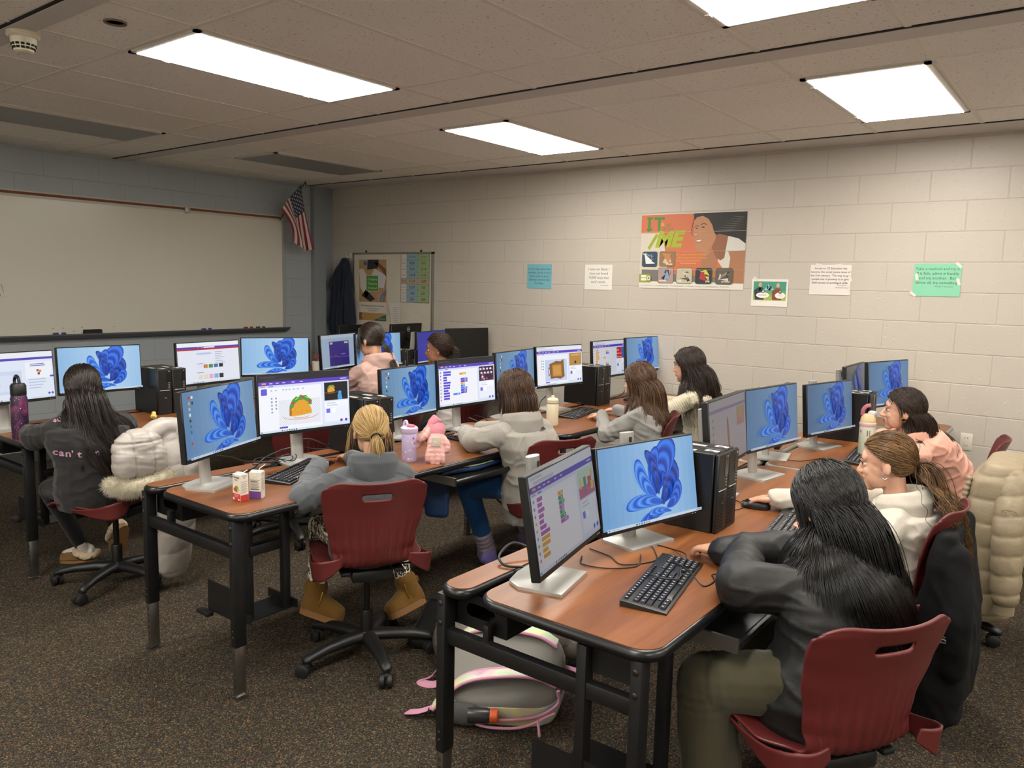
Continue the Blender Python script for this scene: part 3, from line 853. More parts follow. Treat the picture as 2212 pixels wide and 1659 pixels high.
def flower_wall(icons=True, seed=1, tone=('#a9cdee', '#6f9fcb')):
    P = Paint()
    n = 14
    for i in range(n):
        t = abs((i + .5) / n - .62) / .62
        P.rect(1.778 * i / n, 0, 1.778 * (i + 1) / n, 1, mixc(tone[0], tone[1], min(1, t)))
    A = ['#0836a8', '#2f80f4', '#1257d6', '#3d8df6', '#0f4cc8', '#2a78f0', '#0b3aa6']
    B = ['#07267c', '#1a5cd8', '#0d3da8', '#1c60de', '#0a338f']
    Cc = ['#0f4cc8', '#58a6fc', '#2474f0', '#63aefc', '#1b63e0']
    cx, cy = 1.02, .22
    petal(P, cx + .04, cy - .02, rad(34), .62, .44, B, 7, .5, .35)
    petal(P, cx - .08, cy + .10, rad(66), .80, .50, A, 10, -.10, .5)
    petal(P, cx - .06, cy + .12, rad(104), .60, .26, A, 7, -.35, .5)
    petal(P, cx - .06, cy + .06, rad(142), .62, .26, Cc, 7, -.35, .5)
    petal(P, cx - .02, cy + .10, rad(88), .62, .20, B, 7, .35, .5)
    petal(P, cx + .06, cy - .02, rad(160), .70, .24, Cc, 8, .30, .5)
    petal(P, cx + .10, cy - .08, rad(14), .42, .26, A, 7, .6, .4)
    petal(P, cx + .10, cy - .12, rad(176), .60, .18, A, 7, .35, .5)
    petal(P, cx + .02, cy - .04, rad(58), .44, .14, B, 6, .5, .5)
    petal(P, cx + .16, cy - .14, rad(160), .44, .12, Cc, 6, .3, .5)
    P.up()
    P.rect(0, 0, 1.778, .036, '#c9d9ea')
    r = random.Random(seed); P.up()
    for i in range(6): P.rect(.50 + i * .045, .008, .525 + i * .045, .028, r.choice(['#3a4a66', '#d08a30', '#2d7dd2', '#28324a', '#35a06a']))
    P.rect(.02, .009, .045, .028, '#2a6fd0'); P.rect(.08, .014, .2, .022, '#9aa9ba'); P.rect(1.66, .012, 1.75, .024, '#7c8a9a')
    if icons:
        cl = ['#c23b3b', '#e8e8e8', '#2a5fae', '#d8b23c', '#2b2f3a', '#4a9ad8', '#b7c3cf', '#2f7f6a']
        for i in range(9): P.rrect(.035, .90 - .085 * i, .075, .945 - .085 * i, .01, cl[(i * 3) % 8])
        for i in range(2): P.rrect(.105, .90 - .085 * i, .145, .945 - .085 * i, .01, cl[(i * 3 + 1) % 8])
    P.clip(0, 0, 1.778, 1)
    return P
def bars(P, x, y, w, n, dy, h, col, seed=0):
    r = random.Random(seed)
    for i in range(n): P.rect(x, y - i * dy, x + w * r.uniform(.5, 1), y - i * dy + h, col)
def taskbar(P):
    P.rect(0, 0, 1.778, .036, '#d6e2ef'); P.up()
    for i in range(7): P.rect(.40 + i * .045, .008, .425 + i * .045, .028, ['#3a4a66', '#d08a30', '#2d7dd2', '#28324a', '#35a06a', '#4d6fb0', '#20366a'][i])
    P.rect(.02, .009, .045, .028, '#2a6fd0')
def editor(dark_top=False, menu='#5a3fc0', stage='#15151a', back='#dfe6fb', work='#f5f6fd'):
    P = Paint()
    P.rect(0, 0, 1.778, 1, back); P.up()
    P.rect(0, .89, 1.778, 1, '#23242c' if dark_top else '#e9edf6')
    P.rect(0, .825, 1.778, .89, menu)
    P.rect(0, .036, 1.20, .785, work); P.rect(0, .785, 1.2, .825, '#d6defa')
    P.rect(1.26, .47, 1.75, .80, stage); P.rect(1.26, .08, 1.75, .45, '#f0f3fd'); P.rect(1.26, .34, 1.75, .45, '#ffffff')
    P.up(); c = '#8d93a3' if dark_top else '#c9d0dd'
    P.rrect(.03, .952, .32, .985, .01, c if not dark_top else '#3a3b46'); P.rrect(.10, .90, .62, .935, .014, c if not dark_top else '#343540')
    P.rect(.06, .845, .14, .872, '#f0a43c'); 
    for x in (.2, .32, .44, .62, .78): P.rect(x, .850, x + .06, .865, '#d9d2f4')
    P.rect(1.60, .850, 1.73, .866, '#d9d2f4')
    bars(P, .03, .797, .1, 1, .1, .016, '#9aa4d2'); bars(P, .18, .797, .1, 1, .1, .016, '#6a62d0')
    bars(P, 1.3, .41, .3, 2, .04, .012, '#b5bdd4', 3)
    P.rrect(1.29, .24, 1.37, .32, .012, '#7a6fe0'); P.rrect(1.40, .24, 1.48, .32, .012, '#ffffff')
    for x in (1.60, 1.70): P.disc(x, .085, .028, '#5547c8')
    taskbar(P)
    return P
def blocks(P, x, y, cols, w=.2, h=.05, seed=0):
    r = random.Random(seed)
    for i, c in enumerate(cols):
        ww = w * r.uniform(.6, 1.1)
        P.rrect(x, y - i * h, x + ww, y - i * h + h * .9, .008, c)
        P.up().rrect(x + ww * .55, y - i * h + h * .2, x + ww * .85, y - i * h + h * .7, .008, mixc(c, '#ffffff', .55)); P.k -= 1
def taco(P, x, y, s):
    """a folded yellow tortilla with salad"""
    r = random.Random(4)
    P.up().poly([(x + s * a, y + s * b) for a, b in ((-.62, -.05), (-.60, .22), (-.45, .50), (-.25, .66), (-.1, .62), (.0, .74), (.14, .66), (.3, .70), (.42, .58), (.62, .42), (.6, .2), (.3, .2), (-.3, .1))], '#3f9f4a')
    P.up()
    for a, b in ((-.42, .34), (-.34, .12), (.12, .62), (.5, .38)): P.disc(x + s * a, y + s * b, s * .09, '#d4402c', s * .07)
    for a, b, q in ((-.2, .55, .6), (.35, .58, -.5), (-.5, .02, .8)): P.disc(x + s * a, y + s * b, s * .12, '#f2c53a', s * .025, rot=q)
    P.poly([(x + s * a, y + s * b) for a, b in ((-.62, -.28), (-.62, .0), (-.5, .2), (-.44, -.28))], '#a9732a')
    P.up().poly([(x + s * a, y + s * b) for a, b in ((-.52, -.30), (-.46, .02), (-.32, .30), (-.1, .46), (.14, .48), (.36, .36), (.52, .12), (.60, -.10), (.58, -.24), (.30, -.26), (-.1, -.30))], '#e7a32e')
    P.up()
    for i in range(16): P.disc(x + s * r.uniform(-.35, .5), y + s * r.uniform(-.2, .35), s * .018, '#c0841f')
    for k, (rx, ry, dy) in enumerate(((.95, .20, -.28), (.42, .10, -.32))):
        P.line([(x + s * rx * math.cos(t), y + s * (dy + ry * math.sin(t))) for t in [math.pi + math.pi * i / 14 for i in range(15)]], s * .028, '#d99a46')
def s_taco():
    P = editor(True); P.up()
    for i in range(36):
        for j in range(20):
            if (i + j) % 2: P.rect(.36 + i * .0225, .10 + j * .0225, .3825 + i * .0225, .1225 + j * .0225, '#d8dbe8')
    for k, (a, b) in enumerate(((.22, .58), (.30, .58), (.22, .52), (.30, .52), (.22, .46), (.30, .46), (.22, .40), (.30, .40), (.22, .34))): P.rect(a, b, a + .028, b + .03, '#7a6fe0' if k == 2 else '#8e96b0')
    for x in (.22, .3, .44, .5, .56, .64, .72, .82): P.rect(x, .72, x + .03, .745, '#b3b9cf')
    P.rrect(.36, .055, .52, .085, .01, '#5b46c4')
    taco(P, .78, .36, .36); taco(P, 1.40, .66, .13); P.up()
    for a, b, c in ((1.58, .60, .035), (1.575, .54, .045), (1.56, .50, .03), (1.60, .50, .03)): P.disc(a, b, c, '#4f9fe0')
    P.rrect(.04, .66, .15, .77, .012, '#6a58d8')
    return P
def s_code(stage, palette, script, dark=False, seed=1, stagefn=None, bg='#f5f6fd'):
    P = editor(dark, stage=stage, work=bg); P.up()
    P.rect(0, .036, .10, .785, '#eef1fc'); P.up()
    for i in range(9): P.disc(.05, .74 - i * .075, .018, ['#4a8af4', '#a05ad6', '#d65cb0', '#f0b030', '#f0a020', '#50b0d8', '#50b060', '#f08030', '#f06080'][i])
    r = random.Random(seed)
    for i in range(11): P.rrect(.13, .72 - i * .058, .13 + r.uniform(.10, .24), .762 - i * .058, .008, palette[i % len(palette)])
    for x, y, c in script: blocks(P, x, y, c, seed=seed)
    if stagefn: P.up(); stagefn(P)
    return P
PUR, BLU, ORA, GRN, MAG = '#5a4bd0', '#4a86e8', '#e8a838', '#2f9a68', '#b054c0'
def st_crowd(P):
    r = random.Random(8)
    for i in range(26): P.disc(r.uniform(1.29, 1.72), r.uniform(.5, .77), .022, r.choice(['#5a2a4a', '#9a5a8a', '#2a1a2a', '#7a3a50']))
    P.up()
    for i in range(9): P.disc(1.31 + (i % 4) * .11 + (i // 4) * .03, .74 - (i // 4) * .09, .034, '#e9e4f0', .024)
    P.disc(1.42, .51, .026, '#e0a080'); P.disc(1.58, .52, .03, '#20202a')
def st_room(P):
    P.rect(1.26, .47, 1.75, .60, '#c8647c').rect(1.26, .60, 1.75, .80, '#cfe0c8'); P.up()
    for x, y, w, h, c in ((1.30, .58, .05, .12, '#e8c84a'), (1.42, .60, .08, .10, '#2f9a4a'), (1.55, .56, .12, .12, '#c84a3a'), (1.63, .52, .09, .10, '#e0d060'), (1.44, .49, .025, .10, '#4a78c8'), (1.66, .66, .05, .09, '#e8b08a')): P.rect(x, y, x + w, y + h, c)
def st_red(P):
    P.rect(1.26, .47, 1.75, .80, '#3a72c8'); P.up().poly([(1.26, .47), (1.60, .47), (1.5, .8), (1.26, .8)], '#c83434'); P.up()
    for i in range(10): P.disc(1.29 + (i % 4) * .07, .51 + (i // 4) * .1, .018, '#f0f0f0')
def s_brown():
    P = editor(False, stage='#b98a3e'); P.up()
    P.rect(.30, .10, 1.15, .66, '#c9d6f6'); P.up()
    P.poly([(.50, .16), (.46, .55), (.60, .58), (.72, .62), (.90, .60), (1.02, .66), (1.05, .20), (.9, .14), (.7, .17)], '#8a5f28')
    P.up().poly([(.58, .22), (.57, .52), (.93, .53), (.94, .21)], '#c08a44').up().poly([(.62, .26), (.61, .48), (.89, .49), (.90, .25)], '#d29a50')
    P.disc(.45, .35, .04, '#8a5f28', .12).up().disc(.45, .35, .022, '#c9d6f6', .08)
    P.disc(1.50, .55, .04, '#20242e').rect(1.34, .72, 1.68, .77, '#d8aa60')
    for k in range(8): P.rect(.16 + .06 * (k % 2), .62 - .07 * (k // 2), .19 + .06 * (k % 2), .65 - .07 * (k // 2), '#8e96b0')
    P.rrect(.30, .055, .46, .085, .01, '#5b46c4')
    return P
def s_slides():
    P = Paint(); P.rect(0, 0, 1.778, 1, '#e4ecfb').up().rect(0, .89, 1.778, 1, '#eef1f8').rect(0, .835, 1.778, .885, '#5440b8').rect(.1, .14, 1.12, .62, '#cfdcf4').rect(1.2, .44, 1.74, .78, '#f4f6fe')
    P.up().rect(.28, .20, .92, .54, '#dde6fa').up()
    bars(P, .40, .46, .36, 2, .035, .018, '#5a58b8', 3); P.rect(.52, .33, .68, .35, '#4a48b0')
    bars(P, 1.30, .73, .36, 2, .035, .016, '#5a58b8', 5)
    for a, b, c in ((1.45, .60, '#b06a3a'), (1.50, .58, '#d88a4a'), (1.47, .53, '#7a4a2a')): P.disc(a, b, .028, c)
    bars(P, 1.25, .40, .4, 4, .06, .02, '#b9c6e4', 6); P.rrect(1.70, .44, 1.778, .48, .01, '#5b46c4')
    for x in (1.66, 1.73): P.disc(x, .09, .025, '#5547c8')
    taskbar(P); return P
def s_web():
    P = Paint(); P.rect(0, 0, 1.778, 1, '#e8ecf8').up().rect(0, .90, 1.778, 1, '#f1f3f9').rect(0, .855, 1.778, .90, '#5440b8').rect(0, .815, 1.778, .855, '#b82a34')
    P.up().rrect(.74, .862, 1.06, .893, .01, '#f1f3f9').rect(.56, .868, .62, .888, '#e8606a')
    for x in (.66, .7): P.rect(x, .87, x + .03, .885, '#cfc8f0')
    P.rrect(.52, .70, .96, .75, .01, '#cfd8f2'); bars(P, .56, .728, .36, 2, .02, .008, '#6a88c8', 2)
    bars(P, 1.06, .74, .30, 7, .045, .012, '#9aa2b4', 9); P.rect(.54, .68, .6, .68, '#999999')
    bars(P, .52, .47, .2, 1, .1, .012, '#6a7080')
    for i, c in enumerate(('#e8e4fa', '#c8824a', '#5a8a50', '#3a78b0', '#26242c')): P.rect(.56 + i * .15, .36, .68 + i * .15, .45, c)
    bars(P, .52, .25, .2, 1, .1, .012, '#6a7080')
    for i, c in enumerate(('#dfe0c8', '#e6dcc8', '#eab0c8', '#8ab0dc', '#2a2a34')): P.rect(.56 + i * .15, .09, .68 + i * .15, .20, c)
    taskbar(P); return P
def s_game():
    P = Paint(); P.rect(0, 0, 1.778, 1, '#a8bed6').up().rect(0, .9, 1.778, 1, '#bccbdc').rect(.38, .06, 1.40, .80, '#3f2f86')
    P.up().rect(.38, .06, .82, .34, '#38297a').rect(.82, .06, 1.40, .31, '#38297a').rect(.42, .72, .56, .78, '#c8c4b0').rect(1.16, .72, 1.36, .78, '#c8c4b0').rect(.66, .34, .74, .40, '#a03a3a').rect(.98, .38, 1.2, .42, '#7a6ac0')
    P.line([(.38, .34), (.82, .34), (.82, .31), (1.4, .31)], .012, '#8a7ac8'); taskbar(P); return P
def s_deep():
    P = Paint(); P.rect(0, 0, 1.778, 1, '#2a30a8'); P.up()
    for k in range(6): P.line([(.3 + .25 * k + .5 * math.cos(t), .2 + .4 * math.sin(t)) for t in [math.pi * i / 20 for i in range(21)]], .008, '#4a5ad0')
    taskbar(P); return P
def s_draw():
    P = Paint(); P.rect(0, 0, 1.778, 1, '#c9c6cc').up().rect(0, .82, 1.778, .87, '#9d8fbc').rect(1.3, .5, 1.7, .8, '#c99a90')
    P.up().rect(1.35, .62, 1.6, .8, '#c8b070').disc(.85, .45, .05, '#b07a60', .26, rot=.1).disc(.88, .2, .03, '#a07060', .1)
    for i in range(5): P.rect(.12, .7 - .1 * i, .18, .74 - .1 * i, '#8d8a96')
    return P
F = flower_wall
monitor((1.057, -4.294, 1.035, .144, .059), 'monitor with a slide editing page at the far left edge, behind the galaxy bottle', s_slides())
monitor((.970, -3.763, 1.040, -.056, .055), 'monitor with blue flower wallpaper behind the head of the girl with long dark hair', F(False, 2, ('#b4d6f4', '#8fbde6')))
monitor((.947, -3.020, 1.030, .109, .052), 'monitor with a web page under a red and purple banner', s_web(), sc=1.035)
monitor((.957, -2.489, 1.042, -.481, .025), 'monitor with blue flower wallpaper between the web page monitor and the pink jacket girl', F(False, 3, ('#b4d6f4', '#8fbde6')))
monitor((.903, -1.839, 1.043, .274, .065), 'monitor with a purple platform game beside the pink jacket girl', s_game(), .75)
monitor((1.043, -1.535, 1.048, -.024, .056), 'monitor with blue flower wallpaper mostly hidden by the pink jacket girl', F(False, 4), .9)
monitor((1.016, -.868, 1.042, .212, .030), 'monitor with a deep indigo display behind the curly-haired girl', s_deep(), .8)
monitor((1.003, -.355, 1.053, -.232, .059), 'monitor switched off and black, behind the curly hair', None)
monitor((2.960, -4.189, 1.028, .403, .073), 'monitor with blue flower wallpaper and desktop icons behind the juice boxes', F(True, 5, ('#86aed4', '#5b86b0')), .9)
monitor((2.871, -3.690, 1.037, -.126, .050), 'monitor showing a drawing of a taco', s_taco(), 1.08)
monitor((2.786, -2.905, 1.005, .099, .056), 'monitor with blue flower wallpaper above the lavender bottle', F(True, 6, ('#8fb8de', '#648fb8')), .9)
monitor((2.850, -2.493, 1.031, -.046, .066), 'monitor with code blocks under a dark browser bar, beside the brown bob',
        s_code('#3a1f38', [PUR], [(.62, .66, [ORA]), (.66, .54, [PUR, PUR, ORA, BLU, BLU, PUR, PUR]), (.42, .22, [BLU])], True, 2, st_crowd), 1.05)
monitor((2.811, -1.967, 1.046, .123, .059), 'monitor with blue flower wallpaper half hidden by the brown bob', F(True, 7, ('#7fa8d0', '#5f8ab2')), .85)
monitor((2.825, -1.476, 1.057, -.117, .084), 'monitor showing a brown and orange square drawing', s_brown(), 1.0)
monitor((2.705, -.590, 1.046, -.012, .059), 'monitor with yellow code blocks and a red polka dot picture, near the back wall', s_code('#c83434', [ORA], [(.66, .68, [ORA, PUR]), (.52, .5, [ORA]), (.66, .34, [ORA, PUR])], False, 3, st_red, '#e2e5f0'), .75, sc=1.035)
monitor((2.807, -.229, 1.069, -.080, .070), 'monitor with blue flower wallpaper closest to the back wall in the middle row', F(False, 8, ('#88b4de', '#6793c0')), .85)
monitor((4.667, -4.146, .971, .211, .169), 'monitor at the near table end angled away, with magenta and green code blocks', s_code('#cfe0c8', [MAG, MAG, MAG, MAG, MAG, MAG, MAG, ORA, ORA, ORA, ORA], [(.66, .66, [ORA, GRN, GRN, MAG, GRN, GRN, MAG])], False, 4, st_room), .34)
monitor((4.682, -3.664, .956, -.232, .160), 'monitor with the largest blue flower wallpaper, at the near table', F(False, 9, ('#9cc6ee', '#6c9fd0')), .95)
monitor((4.653, -2.924, 1.034, .088, .100), 'dim slanted monitor with a grey drawing page, behind the near pair of towers', s_draw(), .30)
monitor((4.660, -2.419, 1.030, -.146, .090), 'monitor with blue flower wallpaper just right of the dim grey drawing page', F(False, 10, ('#6f9ac4', '#527ba4')), .75)
monitor((4.560, -1.935, .974, .20, .083), 'monitor seen almost edge-on between two blue flower monitors on the near row', s_draw(), .25)
monitor((4.663, -1.493, .972, -.226, .087), 'monitor with blue flower wallpaper above the clear silver base, beside the white flip-straw bottle', F(False, 11, ('#6f98c0', '#4f77a0')), .7)
monitor((4.590, -.66, 1.012, .02, .089), 'monitor with a faint grey flower, slanted beside the last monitor by the back wall', F(False, 12, ('#7d8894', '#6a747e')), .32)
monitor((4.780, -.652, 1.048, -.273, .076), 'monitor with blue flower wallpaper behind the head of the girl in the peach hoodie', F(False, 13, ('#6f9cc8', '#547fac')), .75)
# ================================================================ people
_TMP = []
def evaluate(g, voxel, smooth=3):
    """fuse the overlapping shapes of g into one continuous surface; returns vertices and quads"""
    me = bpy.data.meshes.new('tmp'); me.from_pydata(g.v, [], g.f); o = bpy.data.objects.new('tmp', me)
    if not _TMP: _TMP.append(bpy.data.scenes.new('tmp'))
    sc = _TMP[0]; sc.collection.objects.link(o)
    r = o.modifiers.new('r', 'REMESH'); r.mode = 'VOXEL'; r.voxel_size = voxel; r.adaptivity = 0
    if smooth:
        s = o.modifiers.new('s', 'SMOOTH'); s.factor = .5; s.iterations = smooth
    vl = sc.view_layers[0]; vl.update(); ev = o.evaluated_get(vl.depsgraph); m2 = ev.to_mesh()
    V = np.empty(len(m2.vertices) * 3, np.float32); m2.vertices.foreach_get('co', V); V = V.reshape(-1, 3)
    NV = np.empty(len(m2.vertices) * 3, np.float32); m2.vertices.foreach_get('normal', NV); NV = NV.reshape(-1, 3)
    lt = np.empty(len(m2.polygons), np.int32); m2.polygons.foreach_get('loop_total', lt)
    li = np.empty(len(m2.loops), np.int32); m2.loops.foreach_get('vertex_index', li)
    if (lt == 4).all(): F = li.reshape(-1, 4)
    else:
        st = np.concatenate([[0], np.cumsum(lt)[:-1]]); F = np.array([[li[a], li[a + 1], li[a + 2], li[a + (3 if n > 3 else 2)]] for a, n in zip(st, lt)])
    ev.to_mesh_clear(); bpy.data.objects.remove(o); bpy.data.meshes.remove(me)
    return V.astype(np.float64), F, NV.astype(np.float64)
def wob(V, f, seed, warp=.0):
    """smooth pseudo-noise in -1..1"""
    r = np.random.RandomState(seed); out = 0; X = V
    if warp: X = V + warp * np.stack([np.sin(V[:, 1] * f * .7 + r.rand() * 6), np.sin(V[:, 2] * f * .8 + r.rand() * 6), np.sin(V[:, 0] * f * .6 + r.rand() * 6)], 1)
    for k in range(6):
        d = r.randn(3); d /= np.linalg.norm(d); out = out + np.sin(X @ d * f * (0.7 + .25 * k) + r.rand() * 6.28) / (1 + .35 * k)
    return out / 3.4
def creases(V, f, seed, sx=1.0, sy=1.0, sz=1.0):
    n = wob(V * np.array([sx, sy, sz]), f, seed, .02)
    return 1 - np.abs(n) * 2
def axial(V, chains):
    """distance along the nearest chain (polyline), and which chain"""
    best = np.full(len(V), 1e9); S = np.zeros(len(V)); W = np.zeros(len(V), int)
    for ci, (pts, rr) in enumerate(chains):
        acc = 0
        for a, b in zip(pts, pts[1:]):
            a = np.array(a); b = np.array(b); d = b - a; L = np.linalg.norm(d) + 1e-9
            t = np.clip((V - a) @ d / L ** 2, 0, 1); q = a + t[:, None] * d; ds = np.linalg.norm(V - q, axis=1) / rr
            m = ds < best; best[m] = ds[m]; S[m] = acc + t[m] * L; W[m] = ci; acc += L
    return S, W, best
def cone(g, pts, rad_, n=16, sq=1.0, up=None, sub=5):
    """rounded tapering limb through points"""
    P = spline(pts, sub) if len(pts) > 2 else [Vector(pts[0]).lerp(Vector(pts[1]), i / sub) for i in range(sub + 1)]
    m = len(P); R = []
    for i in range(m):
        k = i / (m - 1) * (len(rad_) - 1); a = int(min(len(rad_) - 2, k)); f = k - a; R.append(rad_[a] * (1 - f) + rad_[a + 1] * f)
    d0 = (P[0] - P[1]).normalized(); d1 = (P[-1] - P[-2]).normalized(); A = []; B = []; ra = []; rb = []
    for j in range(4):
        t = math.pi / 2 * (j) / 4
        A.append(P[0] + d0 * R[0] * math.cos(t)); ra.append(max(.0008, R[0] * math.sin(t)))
    for j in range(1, 5):
        t = math.pi / 2 * j / 4
        B.append(P[-1] + d1 * R[-1] * math.sin(t)); rb.append(max(.0008, R[-1] * math.cos(t)))
    g.tube(A + P + B, ra + R + rb, n, sq=sq, up=up)
def two_bone(S, W, a, b, pole):
    S = Vector(S); W = Vector(W); d = W - S; L = d.length
    if L > (a + b) * .995: k = L / ((a + b) * .995); a *= k; b *= k
    x = (a * a - b * b + L * L) / (2 * L); h = math.sqrt(max(0, a * a - x * x)); u = d.normalized()
    p = Vector(pole); p = (p - u * p.dot(u)).normalized()
    return S + u * x + p * h
skin_m = {}
def skin_mat(hexc):
    if hexc in skin_m: return skin_m[hexc]
    m = mat('skin_%d' % len(skin_m), hexc, .48, bump=(180, .12, .001), var=.05, vscale=30)
    b = m.node_tree.nodes['Principled BSDF']; b.inputs['Subsurface Weight'].default_value = .12; b.inputs['Subsurface Radius'].default_value = (.012, .005, .003); b.inputs['Subsurface Scale'].default_value = .6
    skin_m[hexc] = m; return m
def hair_mat(name, dark, light, rough=.36):
    m, nt, b = nodes(name)
    ge = N(nt, 'ShaderNodeNewGeometry')
    c = ramp(nt, ge.outputs['Random Per Island'], [(0, lin(dark)), (.55, lin(mixc(dark, light, .4))), (1, lin(light))])
    nt.links.new(c, b.inputs['Base Color']); b.inputs['Roughness'].default_value = rough; b.inputs['Specular IOR Level'].default_value = .5
    return m
def fabric(name, col, rough=.85, scale=600, var=.08, sheen=.15, heather=None):
    if name in MAT: return MAT[name]
    m, nt, b = nodes(name); c = lin(col)
    tc = N(nt, 'ShaderNodeTexCoord')
    n1 = N(nt, 'ShaderNodeTexNoise', {'Vector': tc.outputs['Object'], 'Scale': scale * .35, 'Detail': 2})
    n2 = N(nt, 'ShaderNodeTexNoise', {'Vector': tc.outputs['Object'], 'Scale': 9, 'Detail': 4})
    f = math_(nt, 'ADD', math_(nt, 'MULTIPLY', n1.outputs['Fac'], .75 if heather else .4), math_(nt, 'MULTIPLY', n2.outputs['Fac'], .35))
    lo = lin(heather) if heather else [q * (1 - 2.2 * var) for q in c]
    nt.links.new(ramp(nt, f, [(.30, lo), (.75, [min(1, q * (1 + var)) for q in c])]), b.inputs['Base Color'])
    b.inputs['Roughness'].default_value = rough; b.inputs['Sheen Weight'].default_value = sheen; b.inputs['Specular IOR Level'].default_value = .25
    bp = N(nt, 'ShaderNodeBump', {'Height': n1.outputs['Fac'], 'Strength': .25, 'Distance': .002}); nt.links.new(bp.outputs[0], b.inputs['Normal'])
    return m
def shiny(name, col, rough=.42, wrinkle=60, strength=.4):
    if name in MAT: return MAT[name]
    m, nt, b = nodes(name); c = lin(col); b.inputs['Base Color'].default_value = (*c, 1); b.inputs['Roughness'].default_value = rough
    tc = N(nt, 'ShaderNodeTexCoord'); n1 = N(nt, 'ShaderNodeTexNoise', {'Vector': tc.outputs['Object'], 'Scale': wrinkle, 'Detail': 4, 'Distortion': 1.2})
    bp = N(nt, 'ShaderNodeBump', {'Height': n1.outputs['Fac'], 'Strength': strength, 'Distance': .006}); nt.links.new(bp.outputs[0], b.inputs['Normal'])
    return m
def leopard():
    m, nt, b = nodes('leopard_print')
    tc = N(nt, 'ShaderNodeTexCoord'); mp = N(nt, 'ShaderNodeMapping', {'Vector': tc.outputs['Object'], 'Scale': (1, 1, .7)})
    nz = N(nt, 'ShaderNodeTexNoise', {'Vector': tc.outputs['Object'], 'Scale': 70, 'Detail': 2})
    vm = nt.nodes.new('ShaderNodeVectorMath'); vm.operation = 'MULTIPLY_ADD'; nt.links.new(nz.outputs['Color'], vm.inputs[0]); vm.inputs[1].default_value = (.012,) * 3; nt.links.new(mp.outputs[0], vm.inputs[2])
    vo = N(nt, 'ShaderNodeTexVoronoi', {'Vector': vm.outputs[0], 'Scale': 58})
    r = ramp(nt, vo.outputs['Distance'], [(0, lin('#b9ab90')), (.22, lin('#c8bba0')), (.26, lin('#121012')), (.52, lin('#161315')), (.56, lin('#e2d9c4'))])
    nt.links.new(r, b.inputs['Base Color']); b.inputs['Roughness'].default_value = .8
    return m

def head_shapes(g, H, s, ears=True):
    """skull and face in head space: x forward, y left, z up, origin between the ears at eye height"""
    e = lambda c, r, R=None: g.ell([q * s for q in c], [q * s for q in r], M=H, R=R, nu=20, nv=14)
    e((-.014, 0, .030), (.094, .076, .090)); e((.020, 0, -.020), (.066, .062, .085)); e((.048, 0, -.062), (.036, .042, .045))
    e((.064, 0, -.096), (.021, .024, .018)); e((.070, 0, .028), (.018, .048, .028)); e((.030, .034, -.050), (.045, .024, .050)); e((.030, -.034, -.050), (.045, .024, .050))
    e((.062, .030, -.030), (.022, .022, .022)); e((.062, -.030, -.030), (.022, .022, .022))
    cone(g, [H @ Vector(q) * 1 for q in [Vector((.080, 0, .010)) * s, Vector((.094, 0, -.014)) * s, Vector((.103, 0, -.030)) * s]], [.0085 * s, .0095 * s, .0115 * s], 10)
    for y in (.009, -.009): e((.093, y, -.035), (.011, .008, .008))
    e((.082, 0, -.055), (.013, .021, .0065)); e((.080, 0, -.068), (.012, .017, .0065)); e((.078, 0, -.046), (.012, .016, .010))
    for y in (1, -1): e((.078, y * .031, .020), (.013, .019, .006))
    if ears:
        for y in (1, -1):
            R = Euler((y * .18, .12, y * -.22)).to_matrix()
            e((-.014, y * .078, -.008), (.017, .008, .031), R); e((-.008, y * .075, -.022), (.012, .009, .016), R)
def hand_shapes(g, W, D, Nn, side, s, curl=.5, spread=.10, thumb=.6):
    """W wrist, D finger direction, Nn back-of-hand normal, side +1 left -1 right"""
    D = Vector(D).normalized(); Nn = Vector(Nn); Nn = (Nn - D * Nn.dot(D)).normalized(); Lt = Nn.cross(D) * side   # toward the thumb... 
    Lt = -Lt if False else Lt
    W = Vector(W); k = s
    X = [(-.030, .066, .060), (-.010, .072, .068), (.010, .070, .063), (.029, .060, .048)]
    for i, (u, kl, fl) in enumerate(X):
        base = W + D * .012 * k - Lt * u * .6 * k; kn = W + D * kl * k - Lt * u * k
        cone(g, [base, kn], [.0135 * k, .0105 * k], 10)
        d = (D - Lt * u * spread * 12).normalized(); p = kn; ang = 0; q = [p]
        for seg, f in ((.46, .55), (.30, 1.0), (.24, .8)):
            ang += curl * f; dd = d * math.cos(ang) - Nn * math.sin(ang); p = p + dd * fl * seg * k; q.append(p)
        cone(g, q, [.0088 * k, .0082 * k, .0076 * k, .0066 * k], 10, sub=4)
    g.ell(W + D * .04 * k - Nn * .004, (.036 * k, .034 * k, .014 * k), R=Matrix((D, Lt, Nn)).transposed(), nu=14, nv=10)
    b = W + D * .016 * k + Lt * .022 * k - Nn * .006 * k
    t1 = b + (D * .62 + Lt * .70 - Nn * .25 * thumb).normalized() * .036 * k; t2 = t1 + (D * .85 + Lt * .35 - Nn * .35 * thumb).normalized() * .030 * k; t3 = t2 + (D * .95 + Lt * .05 - Nn * .35 * thumb).normalized() * .022 * k
    cone(g, [b, t1, t2, t3], [.0135 * k, .0108 * k, .0096 * k, .0076 * k], 10, sub=4)

